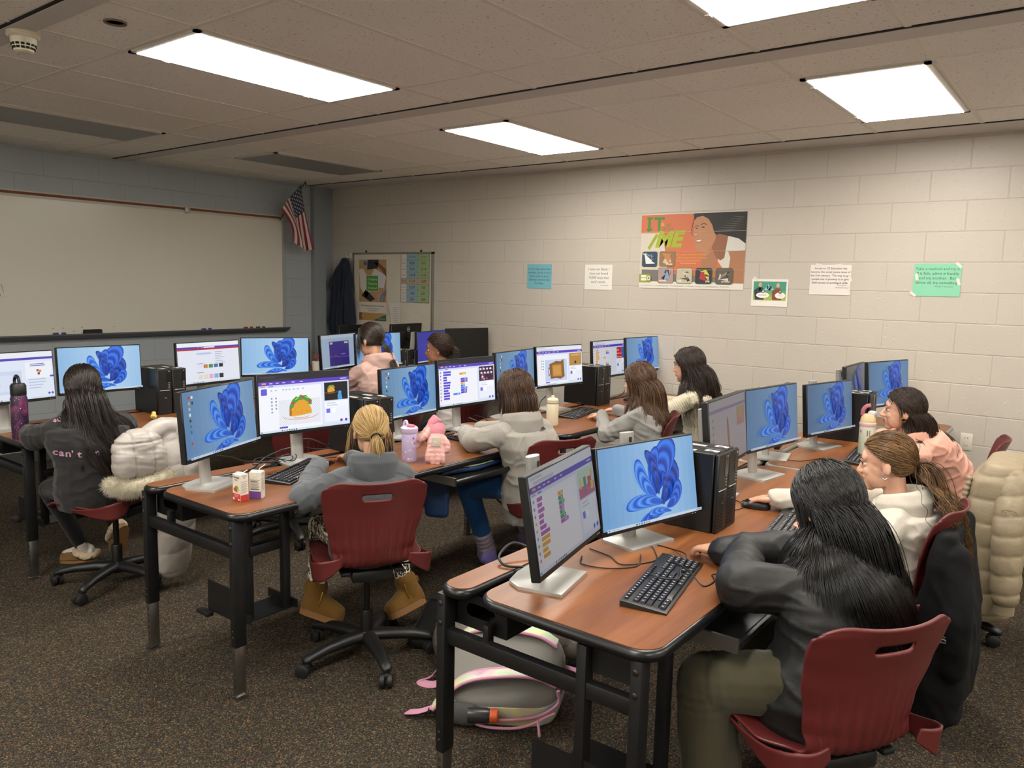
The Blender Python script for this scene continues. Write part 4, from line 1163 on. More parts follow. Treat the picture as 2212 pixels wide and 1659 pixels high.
class Person:
    pass
def person(label, hip, facing, head, hyaw, hpitch, wr, wl, fr, fl, s=.92, seat=.455, kr=None, kl=None, er=None, el=None, skin='#b98a72', hroll=0, group=None, hand=(.5, .5), name='person', toe_r=None, toe_l=None, shoulder_w=.136, handdir=None, hips_w=.085):
    p = Person(); p.s = s
    p.root = thing(name, label, 'person', T((hip[0], hip[1], 0))); p.off = Vector((hip[0], hip[1], 0)); p.IM = Matrix.Translation(-p.off)
    fa = rad(facing); p.fw = Vector((math.cos(fa), math.sin(fa), 0)); p.lf = Vector((-math.sin(fa), math.cos(fa), 0))
    p.H = Matrix.Translation(head) @ Euler((0, 0, rad(hyaw))).to_matrix().to_4x4() @ Euler((0, -rad(hpitch), 0)).to_matrix().to_4x4() @ Euler((rad(hroll), 0, 0)).to_matrix().to_4x4()
    p.pel = Vector((hip[0], hip[1], seat + .095 * s / .92)); hd = Vector(head)
    p.neck = hd + (p.H.to_3x3() @ Vector((-.028, 0, -.075)) * s) + Vector((0, 0, -.075)) * s - p.fw * .012
    p.chest = p.pel.lerp(p.neck, .62) - p.fw * .035
    p.belly = p.pel.lerp(p.neck, .30) - p.fw * .03
    p.sh = {}; p.el = {}; p.wr = {'R': Vector(wr), 'L': Vector(wl)}; p.hipj = {}; p.kn = {}; p.an = {}; p.toe = {}
    for k, sg in (('L', 1), ('R', -1)):
        p.sh[k] = p.neck + p.lf * sg * shoulder_w * s / .92 + Vector((0, 0, -.066)) - p.fw * .012
        e = el if k == 'L' else er
        p.el[k] = Vector(e) if e else two_bone(p.sh[k], p.wr[k], .26 * s, .225 * s, p.lf * sg * .7 + Vector((0, 0, -1)) - p.fw * .35)
        p.hipj[k] = p.pel + p.lf * sg * hips_w
        ft = fl if k == 'L' else fr; p.an[k] = Vector(ft[0]); p.toe[k] = Vector(ft[1])
        kk = kl if k == 'L' else kr
        p.kn[k] = Vector(kk) if kk else two_bone(p.hipj[k], p.an[k], .41 * s, .40 * s, p.fw + Vector((0, 0, .55)) + p.lf * sg * .1)
    # body: one continuous skin
    g = G(); head_shapes(g, p.H, s)
    hb = p.H @ (Vector((-.022, 0, -.055)) * s)
    cone(g, [hb, hb.lerp(p.neck, .5), p.neck + Vector((0, 0, -.03))], [.046 * s, .043 * s, .052 * s])
    torso(g, p, -.014)
    for i, (k, sg) in enumerate((('L', 1), ('R', -1))):
        cone(g, [p.sh[k], p.el[k]], [.040 * s, .034 * s]); cone(g, [p.el[k], p.wr[k]], [.034 * s, .023 * s])
        D = (p.wr[k] - p.el[k]).normalized(); D = Vector((D.x, D.y, min(D.z, 0) * .5)) if handdir is None or handdir[i] is None else Vector(handdir[i])
        hand_shapes(g, p.wr[k], D, (0, 0, 1), sg, s * .95, hand[i])
        cone(g, [p.hipj[k], p.kn[k]], [.062 * s, .046 * s]); cone(g, [p.kn[k], p.an[k]], [.044 * s, .030 * s]); cone(g, [p.an[k], p.an[k].lerp(p.toe[k], .30) + Vector((0, 0, .006))], [.028 * s, .018 * s])
    V, F, _ = evaluate(g, .0042, 2)
    p.body = obj_np('body', V, F, skin_mat(skin), p.root, M=p.IM)
    # eyes, brows, lips
    g = G(); gi = G(); gb = G(); gl = G()
    for y in (1, -1):
        g.ell(Vector((.0722, y * .0305, .0)) * s, (.0118 * s, .0125 * s, .0070 * s), M=p.H, nu=14, nv=10)
        gi.ell(Vector((.0818, y * .0310, .0)) * s, (.0030 * s, .0060 * s, .0058 * s), M=p.H, nu=12, nv=8)
        cone(gb, [p.H @ (Vector((.090, y * .016, .026)) * s), p.H @ (Vector((.089, y * .034, .031)) * s), p.H @ (Vector((.076, y * .050, .024)) * s)], [.0028 * s, .003 * s, .0018 * s], 6)
        cone(gb, [p.H @ (Vector((.0835, y * .019, .005)) * s), p.H @ (Vector((.0862, y * .031, .0095)) * s), p.H @ (Vector((.077, y * .045, .004)) * s)], [.0013 * s, .0018 * s, .0013 * s], 5)
    gl.ell(Vector((.0895, 0, -.0555)) * s, (.0070 * s, .0185 * s, .0048 * s), M=p.H); gl.ell(Vector((.0870, 0, -.0665)) * s, (.0072 * s, .0150 * s, .0054 * s), M=p.H)
    obj('eyes', g, mat('eye_white', '#d9d4cc', .25), p.body, M=None); obj('irises', gi, mat('dark_iris', '#20140e', .2), p.body)
    obj('eyebrows', gb, mat('dark_brow', '#2a1c14', .7), p.body); obj('lips', gl, mat('lip', '#9a5750', .42), p.body)
    return p
def torso(g, p, d, hem=0.0, shoulders=True):
    s = p.s; lat = p.lf
    def ring(c, rx, ry, ax, zoff=0):
        f = ax.cross(lat).normalized() if ax.cross(lat).length > .1 else p.fw
        return [c + lat * rx * math.cos(TAU * i / 24) + f * ry * math.sin(TAU * i / 24) for i in range(24)]
    up = Vector((0, 0, 1)); ax = (p.neck - p.pel).normalized()
    C = [(p.pel + Vector((0, 0, -.085 - hem)), .125, .100), (p.pel + Vector((0, 0, -.03)), .150, .118), (p.pel.lerp(p.belly, .6), .140, .110), (p.belly, .130, .104), (p.belly.lerp(p.chest, .5), .136, .105), (p.chest, .150, .108), (p.chest.lerp(p.neck, .55), .152, .098), (p.neck + Vector((0, 0, -.045)), .118, .072), (p.neck + Vector((0, 0, -.01)), .066, .056), (p.neck + Vector((0, 0, .01)), .05, .046)]
    P = [(Vector(c), rx, ry) for c, rx, ry in C]
    g.loft([ring(c, rx * s / .92 + d, ry * s / .92 + d, ax) for c, rx, ry in P])
    if shoulders:
        for k in 'LR': cone(g, [p.neck + Vector((0, 0, -.035)), p.sh[k]], [.050 * s + d * .5, .046 * s + d * .5])
def sleeve(g, p, k, r=(.054, .050, .047, .040), cuff=.0):
    a = p.el[k]; w = p.wr[k]; e2 = a.lerp(w, .97 + cuff)
    cone(g, [p.sh[k], p.sh[k].lerp(a, .5), a], [r[0] * p.s, (r[0] + r[1]) / 2 * p.s, r[1] * p.s]); cone(g, [a, a.lerp(e2, .5), e2], [r[1] * p.s, r[2] * p.s, r[3] * p.s])
def top(p, name, m, d=.012, r=(.054, .050, .047, .040), hood=None, fold=.006, hem=.05, puff=0, spacing=.06, voxel=.0065, cuff=0., collar=0, seed=1, rib=False):
    g = G(); torso(g, p, d, hem)
    for k in 'LR': sleeve(g, p, k, r, cuff)
    s = p.s
    nb = p.neck + Vector((0, 0, .012))
    if hood:
        na, nt_ = 44, 26; Vh = []
        rows = [(-.30, .060, .050, -.035, -.040), (-.15, .078, .070, .020, -.015), (0.0, .094, .092, .048, .002), (.12, .106, .110, .040, -.002), (.35, .118, .128, .004, -.022), (.65, .112, .124, -.070, -.050), (.85, .092, .112, -.120, -.066), (1.0, .070, .088, -.140, -.072)]
        for i in range(na + 1):
            a = rad(-128 + 256 * i / na)
            for j in range(nt_ + 1):
                t = -.30 + 1.30 * j / nt_
                for q0, q1 in zip(rows, rows[1:]):
                    if t <= q1[0] + 1e-9: break
                f = (t - q0[0]) / (q1[0] - q0[0]); f = f * f * (3 - 2 * f) * .5 + f * .5
                rl, rb, zb, zf = [x0 + (x1 - x0) * f for x0, x1 in zip(q0[1:], q1[1:])]
                bk = (1 + math.cos(a)) / 2; bk = bk ** .8
                rr = rb * bk + rl * (1 - bk) * .75
                Vh.append(nb + p.lf * math.sin(a) * rl * s - p.fw * (math.cos(a) * rb * (1 if math.cos(a) > 0 else .75)) * s + Vector((0, 0, (zf + (zb - zf) * bk) * s * hood)))
        Vh = np.array([tuple(v) for v in Vh]); n1 = nt_ + 1
        Fh = np.array([(i * n1 + j, i * n1 + j + 1, (i + 1) * n1 + j + 1, (i + 1) * n1 + j) for i in range(na) for j in range(nt_)])
        dv = Vh - np.array(nb); dv[:, 2] = 0; dv /= np.linalg.norm(dv, axis=1, keepdims=True) + 1e-9
        Vh = Vh + dv * (.007 * wob(Vh, 34, seed + 7, .04) + .006 * np.clip(creases(Vh, 40, seed + 8), 0, 1))[:, None]
        p.hood = obj_np('hood', Vh, Fh, m, None)
        md = p.hood.modifiers.new('thickness', 'SOLIDIFY'); md.thickness = .010 * s; md.offset = 0
        md = p.hood.modifiers.new('smooth', 'SUBSURF'); md.levels = 1; md.render_levels = 1
    if collar:
        pts = [nb + p.lf * math.cos(a) * .062 * s + p.fw * (math.sin(a) * .056 - .006) * s + Vector((0, 0, .01)) for a in [TAU * i / 14 for i in range(15)]]
        cone(g, pts, [.018 * s * collar] * 3, 10, sub=2)
    V, F, NV = evaluate(g, voxel, 3)
    ch = [([p.pel + Vector((0, 0, -.15)), p.belly, p.chest, p.neck], .15), ([p.sh['L'], p.el['L'], p.wr['L']], .06), ([p.sh['R'], p.el['R'], p.wr['R']], .06)]
    S, Wc, _ = axial(V, ch)
    if puff:
        ph = np.abs(np.sin(np.pi * (S / spacing)))
        D = puff * (np.power(ph, .55) - .75) + .0035 * wob(V, 75, seed, .02)
    else:
        # soft folds running across limbs, stronger near elbows and waist
        D = fold * .45 * wob(V, 30, seed, .05) + fold * .8 * np.clip(creases(V, 40, seed + 3, 1, 1, 1.5), 0, 1) ** 2
        near = np.zeros(len(V))
        for k in 'LR':
            dd = np.linalg.norm(V - np.array(p.el[k]), axis=1); near = np.maximum(near, np.exp(-(dd / .08) ** 2))
        D = D + near * fold * .55 * np.sin(S * 150 + 5 * wob(V, 24, seed + 9)) * np.clip(.5 + wob(V, 22, seed + 12), 0, 1)
        if rib: D = D + .0022 * np.sin(np.arctan2((V - np.array(p.pel)) @ np.array(p.lf), (V - np.array(p.pel)) @ np.array(p.fw)) * 46) * (Wc == 0) + .002 * np.sin(S * 420) * (Wc > 0)
    V = V + NV * D[:, None]
    o = obj_np(name, V, F, m, p.root, M=p.IM)
    if hood: p.hood.parent = o
    return o
def pants(p, name, m, r=(.082, .066, .060, .045), end=.97, flare=None, fold=.004, seed=5, voxel=.0065):
    g = G(); s = p.s
    g.ell(p.pel + Vector((0, 0, -.02)), (.118 * s, .150 * s, .095 * s), R=Matrix((p.fw, p.lf, Vector((0, 0, 1)))).transposed())
    for k in 'LR':
        a = p.kn[k]; e = a.lerp(p.an[k], end)
        cone(g, [p.hipj[k], p.hipj[k].lerp(a, .5), a], [r[0] * s, (r[0] + r[1]) / 2 * s, r[1] * s]); cone(g, [a, a.lerp(e, .4), e], [r[1] * s, r[2] * s, (flare or r[3]) * s])
    V, F, NV = evaluate(g, voxel, 3)
    S, Wc, _ = axial(V, [([p.hipj['L'], p.kn['L'], p.an['L']], .07), ([p.hipj['R'], p.kn['R'], p.an['R']], .07)])
    near = np.zeros(len(V))
    for k in 'LR':
        for q, w in ((p.kn[k], .07), (p.an[k], .06), (p.hipj[k], .07)): near = np.maximum(near, np.exp(-(np.linalg.norm(V - np.array(q), axis=1) / w) ** 2))
    D = fold * wob(V, 30, seed, .04) + near * fold * np.sin(S * 210 + 3 * wob(V, 22, seed + 2))
    return obj_np(name, V + NV * D[:, None], F, m, p.root, M=p.IM)
def boot(p, k, name, m, sole_m, hgt=.10, tip=.0, voxel=.0055, w=.038, pitch=None, bulk=1.0, sole=.018, foldz=0):
    a = p.an[k]; t = p.toe[k]; d = (t - a); dh = Vector((d.x, d.y, 0)).normalized() if pitch is None else d.normalized(); L = .165 * p.s * bulk
    shin = (p.kn[k] - a).normalized()
    upv = Vector((0, 0, 1)) if pitch is None else shin; upv = (upv - dh * upv.dot(dh)).normalized(); lat = upv.cross(dh)
    M = Matrix(((dh.x, lat.x, upv.x, a.x), (dh.y, lat.y, upv.y, a.y), (dh.z, lat.z, upv.z, a.z), (0, 0, 0, 1)))
    g = G(); w = w * bulk
    rings = []
    for x, hw, hz in ((-.052, .6, .055), (-.045, .9, .07), (-.01, 1.0, .085), (.03, .98, .075), (.07, 1.08, .055), (.10, 1.05, .045), (.118, .8, .036), (.126, .35, .025)):
        rings.append([(x * bulk, w * hw * math.cos(b), -.03 + (hz * bulk if math.sin(b) > 0 else .012) * math.sin(b)) for b in [TAU * i / 16 for i in range(16)]])
    g.loft([[M @ Vector(q) for q in r_] for r_ in rings])
    sh0 = a + upv * -.005 - dh * .004
    cone(g, [sh0, sh0 + shin * hgt], [w * 1.02, w * 1.12])
    V, F, NV = evaluate(g, voxel, 2)
    D = .0025 * wob(V, 60, 11, .02)
    if foldz: D = D + foldz * np.sin(((V - np.array(a)) @ np.array(shin)) * 230 + 2 * wob(V, 20, 3))
    o = obj_np(name, V + NV * D[:, None], F, m, p.root, M=p.IM)
    if sole:
        out = [(-.054, 0), (-.048, .62), (-.02, .95), (.03, 1.0), (.075, 1.12), (.105, 1.0), (.122, .62), (.128, 0)]
        pl = [(x * bulk, y * w * 1.06) for x, y in out] + [(x * bulk, -y * w * 1.06) for x, y in reversed(out[1:-1])]
        obj('sole', G().prism(pl, -.047 - sole * .4, -.030, M=M, smooth=True), sole_m, o)
    return o, M

# ---- hair: strands combed over the skull, fall under gravity, slide over head and shoulders
def strands_mesh(P, r0, taper=True, r1=.25):
    """P (n, K, 3) -> prism strips"""
    n, K, _ = P.shape
    t = np.gradient(P, axis=1); t /= np.linalg.norm(t, axis=2, keepdims=True) + 1e-9
    ref = np.tile(np.array([.3, .5, .81]), (n, K, 1)); u = np.cross(t, ref); u /= np.linalg.norm(u, axis=2, keepdims=True) + 1e-9; w = np.cross(t, u)
    q = np.linspace(0, 1, K); rr = (r0 if np.ndim(r0) else np.full(n, r0))[:, None] * (1 - (1 - r1) * q ** 2.5)[None, :]
    V = np.stack([P + (u * math.cos(TAU * j / 3) + w * math.sin(TAU * j / 3)) * rr[..., None] for j in range(3)], 2)   # n K 3 3
    idx = np.arange(n * K * 3).reshape(n, K, 3)
    F = np.stack([idx[:, :-1, :], np.roll(idx, -1, 2)[:, :-1, :], np.roll(idx, -1, 2)[:, 1:, :], idx[:, 1:, :]], -1).reshape(-1, 4)
    return V.reshape(-1, 3), F
def scalp(rng, n, s, low=-.055, front=.062):
    out = []
    c0 = np.array([-.014, 0, .030]); R = np.array([.098, .080, .094])
    while len(out) < n:
        d = rng.randn(4 * n, 3); d /= np.linalg.norm(d, axis=1, keepdims=True); p = c0 + d * R
        x, y, z = p.T; line = np.where(x > .055, front + .3 * (x - .055), np.where(x > -.005, .012 + (x + .005) * .9, low + np.clip((x + .045), 0, .04) * 1.2))
        ok = z > line; out += list(d[ok])
    return np.array(out[:n])
HC, HR = np.array([-.014, 0, .030]), np.array([.098, .080, .094])
def collide(X, p, thick, colliders, s, hug=False):
    iH = np.array(p.H.inverted()); H = np.array(p.H)
    loc = X @ iH[:3, :3].T + iH[:3, 3]
    for c, R in ((HC * s, HR * s), (np.array([.018, 0, -.03]) * s, np.array([.072, .068, .088]) * s)):
        q = (loc - c) / R; L = np.linalg.norm(q, axis=1); k = 1.0 + thick
        m = L < k; loc[m] = c + q[m] / L[m][:, None] * k[m][:, None] * R
    if hug:
        c, R = HC * s, HR * s; q = (loc - c) / R; L = np.linalg.norm(q, axis=1); m = (loc[:, 2] > c[2] - .035 * s) & (L > 1.03 + thick)
        loc[m] = c + q[m] / L[m][:, None] * (1.03 + thick[m])[:, None] * R
    X = loc @ H[:3, :3].T + H[:3, 3]
    for a, b, r in colliders:
        a = np.array(a); b = np.array(b); d = b - a; t = np.clip((X - a) @ d / (d @ d + 1e-9), 0, 1); q = a + t[:, None] * d; v = X - q; L = np.linalg.norm(v, axis=1) + 1e-9; rr = r + thick * .05
        m = L < rr; X[m] = q[m] + v[m] / L[m][:, None] * rr[m][:, None]
    return X
def wave_clump(P, rng, amp, freq, clump, nc, rootkey, start=.15):
    n, K, _ = P.shape; t = np.linspace(0, 1, K)
    g_ = rng.choice(n, nc, replace=False); d = ((rootkey[:, None, :] - rootkey[g_][None]) ** 2).sum(2); near = g_[d.argmin(1)]
    k = np.clip((t - start) / (1 - start), 0, 1)
    P = P + (P[near] - P) * (clump * k ** .8)[None, :, None]
    if amp:
        ph = rng.rand(n)[near] * TAU + rng.randn(n) * .35; fr = freq * (1 + .25 * rng.randn(n)[near])
        seg = np.linalg.norm(np.diff(P, axis=1), axis=2); S = np.concatenate([np.zeros((n, 1)), np.cumsum(seg, 1)], 1)
        tt = np.gradient(P, axis=1); tt /= np.linalg.norm(tt, axis=2, keepdims=True) + 1e-9
        u = np.cross(tt, np.array([0.2, .9, .1])); u /= np.linalg.norm(u, axis=2, keepdims=True) + 1e-9; w = np.cross(tt, u)
        A = amp * k[None, :] * (1 + .4 * rng.randn(n))[:, None]
        P = P + u * (A * np.sin(TAU * fr[:, None] * S + ph[:, None]))[..., None] + w * (A * .8 * np.cos(TAU * fr[:, None] * S + ph[:, None]))[..., None]
    return P
def body_colliders(p, pad=.02):
    c = [(p.pel, p.belly, .13 * p.s / .92 + pad), (p.belly, p.chest, .115 * p.s / .92 + pad), (p.chest, p.neck + Vector((0, 0, -.06)), .105 * p.s / .92 + pad), (p.neck, p.H @ Vector((-.02, 0, -.06)), .052 * p.s)]
    for k in 'LR': c += [(p.neck + Vector((0, 0, -.05)), p.sh[k], .05 * p.s + pad * .5), (p.sh[k], p.el[k], .03 * p.s)]
    return c
def hair_loose(p, m, length, n=2600, K=20, comb=(-.5, .75, -.1), part=0.0, amp=0, freq=6, clump=.35, nc=120, r=.0012, seed=1, vol=.10, low=-.055, lenvar=.12, pad=.02, drift=(0, 0, 0), name='hair', front=.062, side_len=1.0, inertia=.78, fly=.02):
    rng = np.random.RandomState(seed); s = p.s; d = scalp(rng, n, s, low, front)
    H = np.array(p.H); R3 = H[:3, :3]
    th = rng.rand(n) * vol + .015
    X = ((HC + d * HR * (1 + th[:, None] * .3)) * s) @ R3.T + H[:3, 3]
    sgn = np.where(d[:, 1] > part, 1, -1)
    cb = np.stack([np.full(n, comb[0]), comb[1] * sgn, np.full(n, comb[2])], 1) + rng.randn(n, 3) * .08
    cb[:, 1] *= np.clip(1.2 - np.abs(d[:, 1]), .3, 1.2) * np.clip(.55 + 1.1 * d[:, 0], .04, 1)
    cb[:, 0] += np.clip(-d[:, 0] - .1, 0, 1) * -.4
    D = (cb + d * .15) @ R3.T; D /= np.linalg.norm(D, axis=1, keepdims=True)
    L = length * s * (1 + lenvar * rng.randn(n)); L = L * np.where(d[:, 0] > .2, side_len, 1); ds = L / K; P = [X.copy()]
    col = body_colliders(p, pad); grav = np.array([0, 0, -1.0]); dr = np.array(drift)
    zr = X[:, 2].copy()
    for k in range(K - 1):
        t = k / K
        D = D * inertia + grav * (1 - inertia) * (1.0 + 1.2 * t) + dr * t * .25 + rng.randn(n, 3) * fly
        D /= np.linalg.norm(D, axis=1, keepdims=True) + 1e-9
        X2 = collide(X + D * ds[:, None], p, th, col, s, True)
        D = X2 - X; D /= np.linalg.norm(D, axis=1, keepdims=True) + 1e-9; X = X + D * ds[:, None]; X = collide(X, p, th, col, s, True); P.append(X.copy())
    P = np.stack(P, 1); P = wave_clump(P, rng, amp, freq, clump, nc, d)
    V, F = strands_mesh(P, r * (1 + .25 * rng.rand(n)))
    Vc, Fc = cap_mesh(p, 1.012, low, front)
    F = np.concatenate([F, Fc + len(V)]); V = np.concatenate([V, Vc])
    return obj_np(name, V, F, m, p.root, M=p.IM)
def cap_mesh(p, k, low, front):
    """undercoat over the scalp"""
    nu, nv = 40, 28; V = []; keep = {}
    for i in range(nv + 1):
        b = math.pi * i / nv
        for j in range(nu): a = TAU * j / nu; V.append(HC + HR * k * np.array([math.sin(b) * math.cos(a), math.sin(b) * math.sin(a), math.cos(b)]))
    V = np.array(V); x, y, z = V.T
    line = np.where(x > .055, front + .3 * (x - .055), np.where(x > -.005, .012 + (x + .005) * .9, low + np.clip((x + .045), 0, .04) * 1.2))
    ok = z > line - .004
    F = []
    for i in range(nv):
        for j in range(nu):
            q = (i * nu + j, (i + 1) * nu + j, (i + 1) * nu + (j + 1) % nu, i * nu + (j + 1) % nu)
            if all(ok[list(q)]): F.append(q)
    H = np.array(p.H); return (V * p.s) @ H[:3, :3].T + H[:3, 3], np.array(F)
def hair_pony(p, m, tie, tail_dir, tail_len, n=1800, nt=700, K=18, amp=.004, freq=6, clump=.5, nc=60, r=.0011, seed=1, spread=.35, low=-.05, front=.066, loose=60, tie_m=None, tie_r=.016, scrunchie=None, tail_r=.0, drop=.5, pad=.015, name='hair', curl=0):
    rng = np.random.RandomState(seed); s = p.s; d = scalp(rng, n, s, low, front); H = np.array(p.H); R3 = H[:3, :3]
    tie = np.array(tie); td = (tie - HC) / HR; td /= np.linalg.norm(td); K1 = 14
    om = np.arccos(np.clip(d @ td, -1, 1)); th = .02 + .07 * rng.rand(n); P = []
    for k in range(K1):
        t = k / (K1 - 1); a = np.sin((1 - t) * om) / np.sin(om); b = np.sin(t * om) / np.sin(om); q = d * a[:, None] + td * b[:, None]
        q /= np.linalg.norm(q, axis=1, keepdims=True)
        base = HC + q * HR * (1 + th * (.35 + .5 * math.sin(math.pi * t)))[:, None]
        if t > .8: base = base + (tie - base) * ((t - .8) / .2) ** 1.5
        P.append(base * s)
    P = np.stack(P, 1); P = P @ R3.T + H[:3, 3]
    P = P + np.sin(np.linspace(0, math.pi, K1))[None, :, None] * rng.randn(n, 1, 3) * .0012
    if curl:
        q = np.arange(K1); f_ = rng.rand(n, 1) * 1.2 + 1.6; ph = rng.rand(n, 1) * 6; rad_ = P - np.array(p.H @ Vector(HC * s)); rad_ /= np.linalg.norm(rad_, axis=2, keepdims=True)
        P = P + (rad_ * (curl * (1 + np.sin(q[None] * f_ + ph)))[..., None] + np.cross(rad_, np.array([0, 0, 1.0])) * (curl * np.cos(q[None] * f_ + ph))[..., None]) * np.clip(1.25 - q / K1, 0, 1)[None, :, None]
    V, F = strands_mesh(P, r * (1 + .3 * rng.rand(n)), r1=.9)
    # tail
    rng2 = np.random.RandomState(seed + 5); X = np.tile((tie * s) @ R3.T + H[:3, 3], (nt, 1)) + rng2.randn(nt, 3) * .004
    D = (np.array(tail_dir)[None] + rng2.randn(nt, 3) * spread) @ R3.T; D /= np.linalg.norm(D, axis=1, keepdims=True); key = D.copy()
    L = tail_len * s * (1 + .16 * rng2.randn(nt)); ds = L / K; Q = [X.copy()]; col = body_colliders(p, pad); thk = .02 + .05 * rng2.rand(nt)
    for k in range(K - 1):
        D = D * (1 - .22 * drop * 2) + np.array([0, 0, -1]) * .22 * drop * 2 * (.6 + k / K); D /= np.linalg.norm(D, axis=1, keepdims=True)
        X2 = collide(X + D * ds[:, None], p, thk, col, s); D = X2 - X; D /= np.linalg.norm(D, axis=1, keepdims=True) + 1e-9; X = X2; Q.append(X.copy())
    Q = wave_clump(np.stack(Q, 1), rng2, amp, freq, clump, nc, key, .05)
    V2, F2 = strands_mesh(Q, r * (1.0 + .3 * rng2.rand(nt)))
    F = np.concatenate([F, F2 + len(V)]); V = np.concatenate([V, V2])
    if loose:
        dl = scalp(rng2, loose * 6, s, low, front); f = dl[(dl[:, 0] > .25) & (np.abs(dl[:, 1]) > .45)][:loose]
        if len(f):
            X = ((HC + f * HR * 1.03) * s) @ R3.T + H[:3, 3]; D = (np.stack([np.full(len(f), -.2), np.sign(f[:, 1]) * .55, np.full(len(f), -.75)], 1)) @ R3.T; Q = [X.copy()]; thk = np.full(len(f), .05)
            for k in range(K - 1):
                D = D * .85 + np.array([0, 0, -1]) * .15 + rng2.randn(len(f), 3) * .05; D /= np.linalg.norm(D, axis=1, keepdims=True)
                X = collide(X + D * .011 * s, p, thk, col, s); Q.append(X.copy())
            V3, F3 = strands_mesh(np.stack(Q, 1), np.full(len(f), r)); F = np.concatenate([F, F3 + len(V)]); V = np.concatenate([V, V3])
    Vc, Fc = cap_mesh(p, 1.01, low, front); F = np.concatenate([F, Fc + len(V)]); V = np.concatenate([V, Vc])
    o = obj_np(name, V, F, m, p.root, M=p.IM)
    if tie_m:
        c = Vector(tie) * s; ax = Vector(tail_dir).normalized(); a1 = ax.orthogonal().normalized(); a2 = ax.cross(a1); g = G()
        rr = scrunchie or tie_r; tube = .006 if scrunchie else .0035
        pts = [c + ax * .006 + (a1 * math.cos(t) + a2 * math.sin(t)) * rr * (1 + (.12 * math.sin(9 * t) if scrunchie else 0)) for t in [TAU * i / 36 for i in range(37)]]
        if scrunchie: tube = .011
        g.tube(pts, [tube * (1 + (.25 * math.sin(11 * i) if scrunchie else 0)) for i in range(37)], 8, M=p.H)
        obj('hair_tie', g, tie_m, o)
    return o
def hoop(p, side, parent, m, c=(-.004, .080, -.042), r=.011):
    g = G(); ctr = Vector((c[0], side * c[1], c[2])) * p.s
    pts = [ctr + Vector((r * math.cos(t), .002 * math.sin(3 * t), r * math.sin(t))) for t in [TAU * i / 20 for i in range(21)]]
    g.tube(pts, .0018, 6, M=p.H); return obj('earring', g, m, parent)
gold = mat('gold_metal', '#c9a24a', .3, metal=1); silver = mat('silver_metal', '#c8c8c8', .3, metal=1)
white_sock = fabric('white_sock', '#d9d5cc', .9, 300)
sole_tan = mat('tan_rubber_sole', '#8a6238', .8, bump=(120, .2, .002)); sole_dark = mat('dark_rubber_sole', '#2a2422', .8)
dk = lambda: None

# -- girl at the left: printed black sweatshirt, long dark hair
p = person('girl with long dark hair in a black sweatshirt printed "can\'t move", seated back-on', (1.80, -4.185), 166, (1.715, -4.200, 1.035), 166, -8,
           wr=(1.36, -3.93, .775), wl=(1.36, -4.33, .775), er=(1.58, -3.92, .80), el=(1.63, -4.405, .79),
           fr=((1.50, -3.965, .17), (1.47, -3.97, .06)), fl=((1.385, -4.085, .06), (1.26, -4.20, .03)), kl=(1.47, -4.28, .475), kr=(1.44, -3.99, .50), s=.95, skin='#b58a72')
o = top(p, 'sweatshirt', fabric('black_fleece', '#2b2a2b', .9), d=.044, r=(.062, .060, .056, .046), fold=.008, hem=.04, seed=2, collar=1)
def print_on(p, parent, paint, cz, cy=0, back=True, lift=.004, dist=.4):
    """wrap a flat print onto the back of a garment"""
    import mathutils
    from mathutils.bvhtree import BVHTree
    me = parent.data; bvh = BVHTree.FromPolygons([v.co[:] for v in me.vertices], [q.vertices[:] for q in me.polygons])
    fw = p.fw if back else -p.fw; right = fw.cross(Vector((0, 0, 1)))
    org = Vector((p.root.location.x, p.root.location.y, 0))
    vs = []; fs = []; cs = []
    for pts, c, k in paint.p:
        b = len(vs); good = True; tmp = []
        for x, y in pts:
            o_ = org + right * (x + cy) + Vector((0, 0, cz + y)) - fw * dist
            h = bvh.ray_cast(o_, fw)
            if h[0] is None: good = False; break
            tmp.append(h[0] - fw * (lift + k * .0003))
        if not good: continue
        vs += tmp; idx = list(range(b, b + len(pts)))
        fs.append(idx); cs += [(*c, 1)] * len(idx)
    me = bpy.data.meshes.new('print'); me.from_pydata(vs, [], fs); a = me.color_attributes.new('Col', 'FLOAT_COLOR', 'CORNER'); a.data.foreach_set('color', np.array(cs, dtype=np.float32).ravel()); me.materials.append(printm)
    q = bpy.data.objects.new('print', me); COL.objects.link(q); q.parent = parent; q.matrix_basis = p.IM.inverted() @ Matrix.Translation(-p.off) if False else Matrix.Identity(4)
    return q
pt = Paint()
for i, ch_ in enumerate("can't move"):
    t = (i - 4.5) / 4.5
    pt.text(ch_, t * .108 - .012, -.006 * (1 - t * t) * 2, .048, '#b58aa6', bold=.022)
pt.text('so i', -.100, .150, .042, '#b58aa6', bold=.022)
print_on(p, o, pt, .738, -.085)
pants(p, 'leggings', fabric('black_leggings', '#161616', .8), r=(.078, .058, .052, .040), end=.85)
hm = hair_mat('near_black_brown_hair', '#0d0908', '#33231b')
hair_loose(p, hm, .50, n=4200, K=20, part=0, clump=.85, nc=60, seed=3, comb=(-.8, .16, 0), amp=.008, freq=3, vol=.10, r=.0012, drift=(.5, .85, 0), lenvar=.14, pad=.03)
sl = fabric('tan_suede', '#7d5c38', .9); fur = fabric('cream_shearling', '#c9b597', .95, 200)
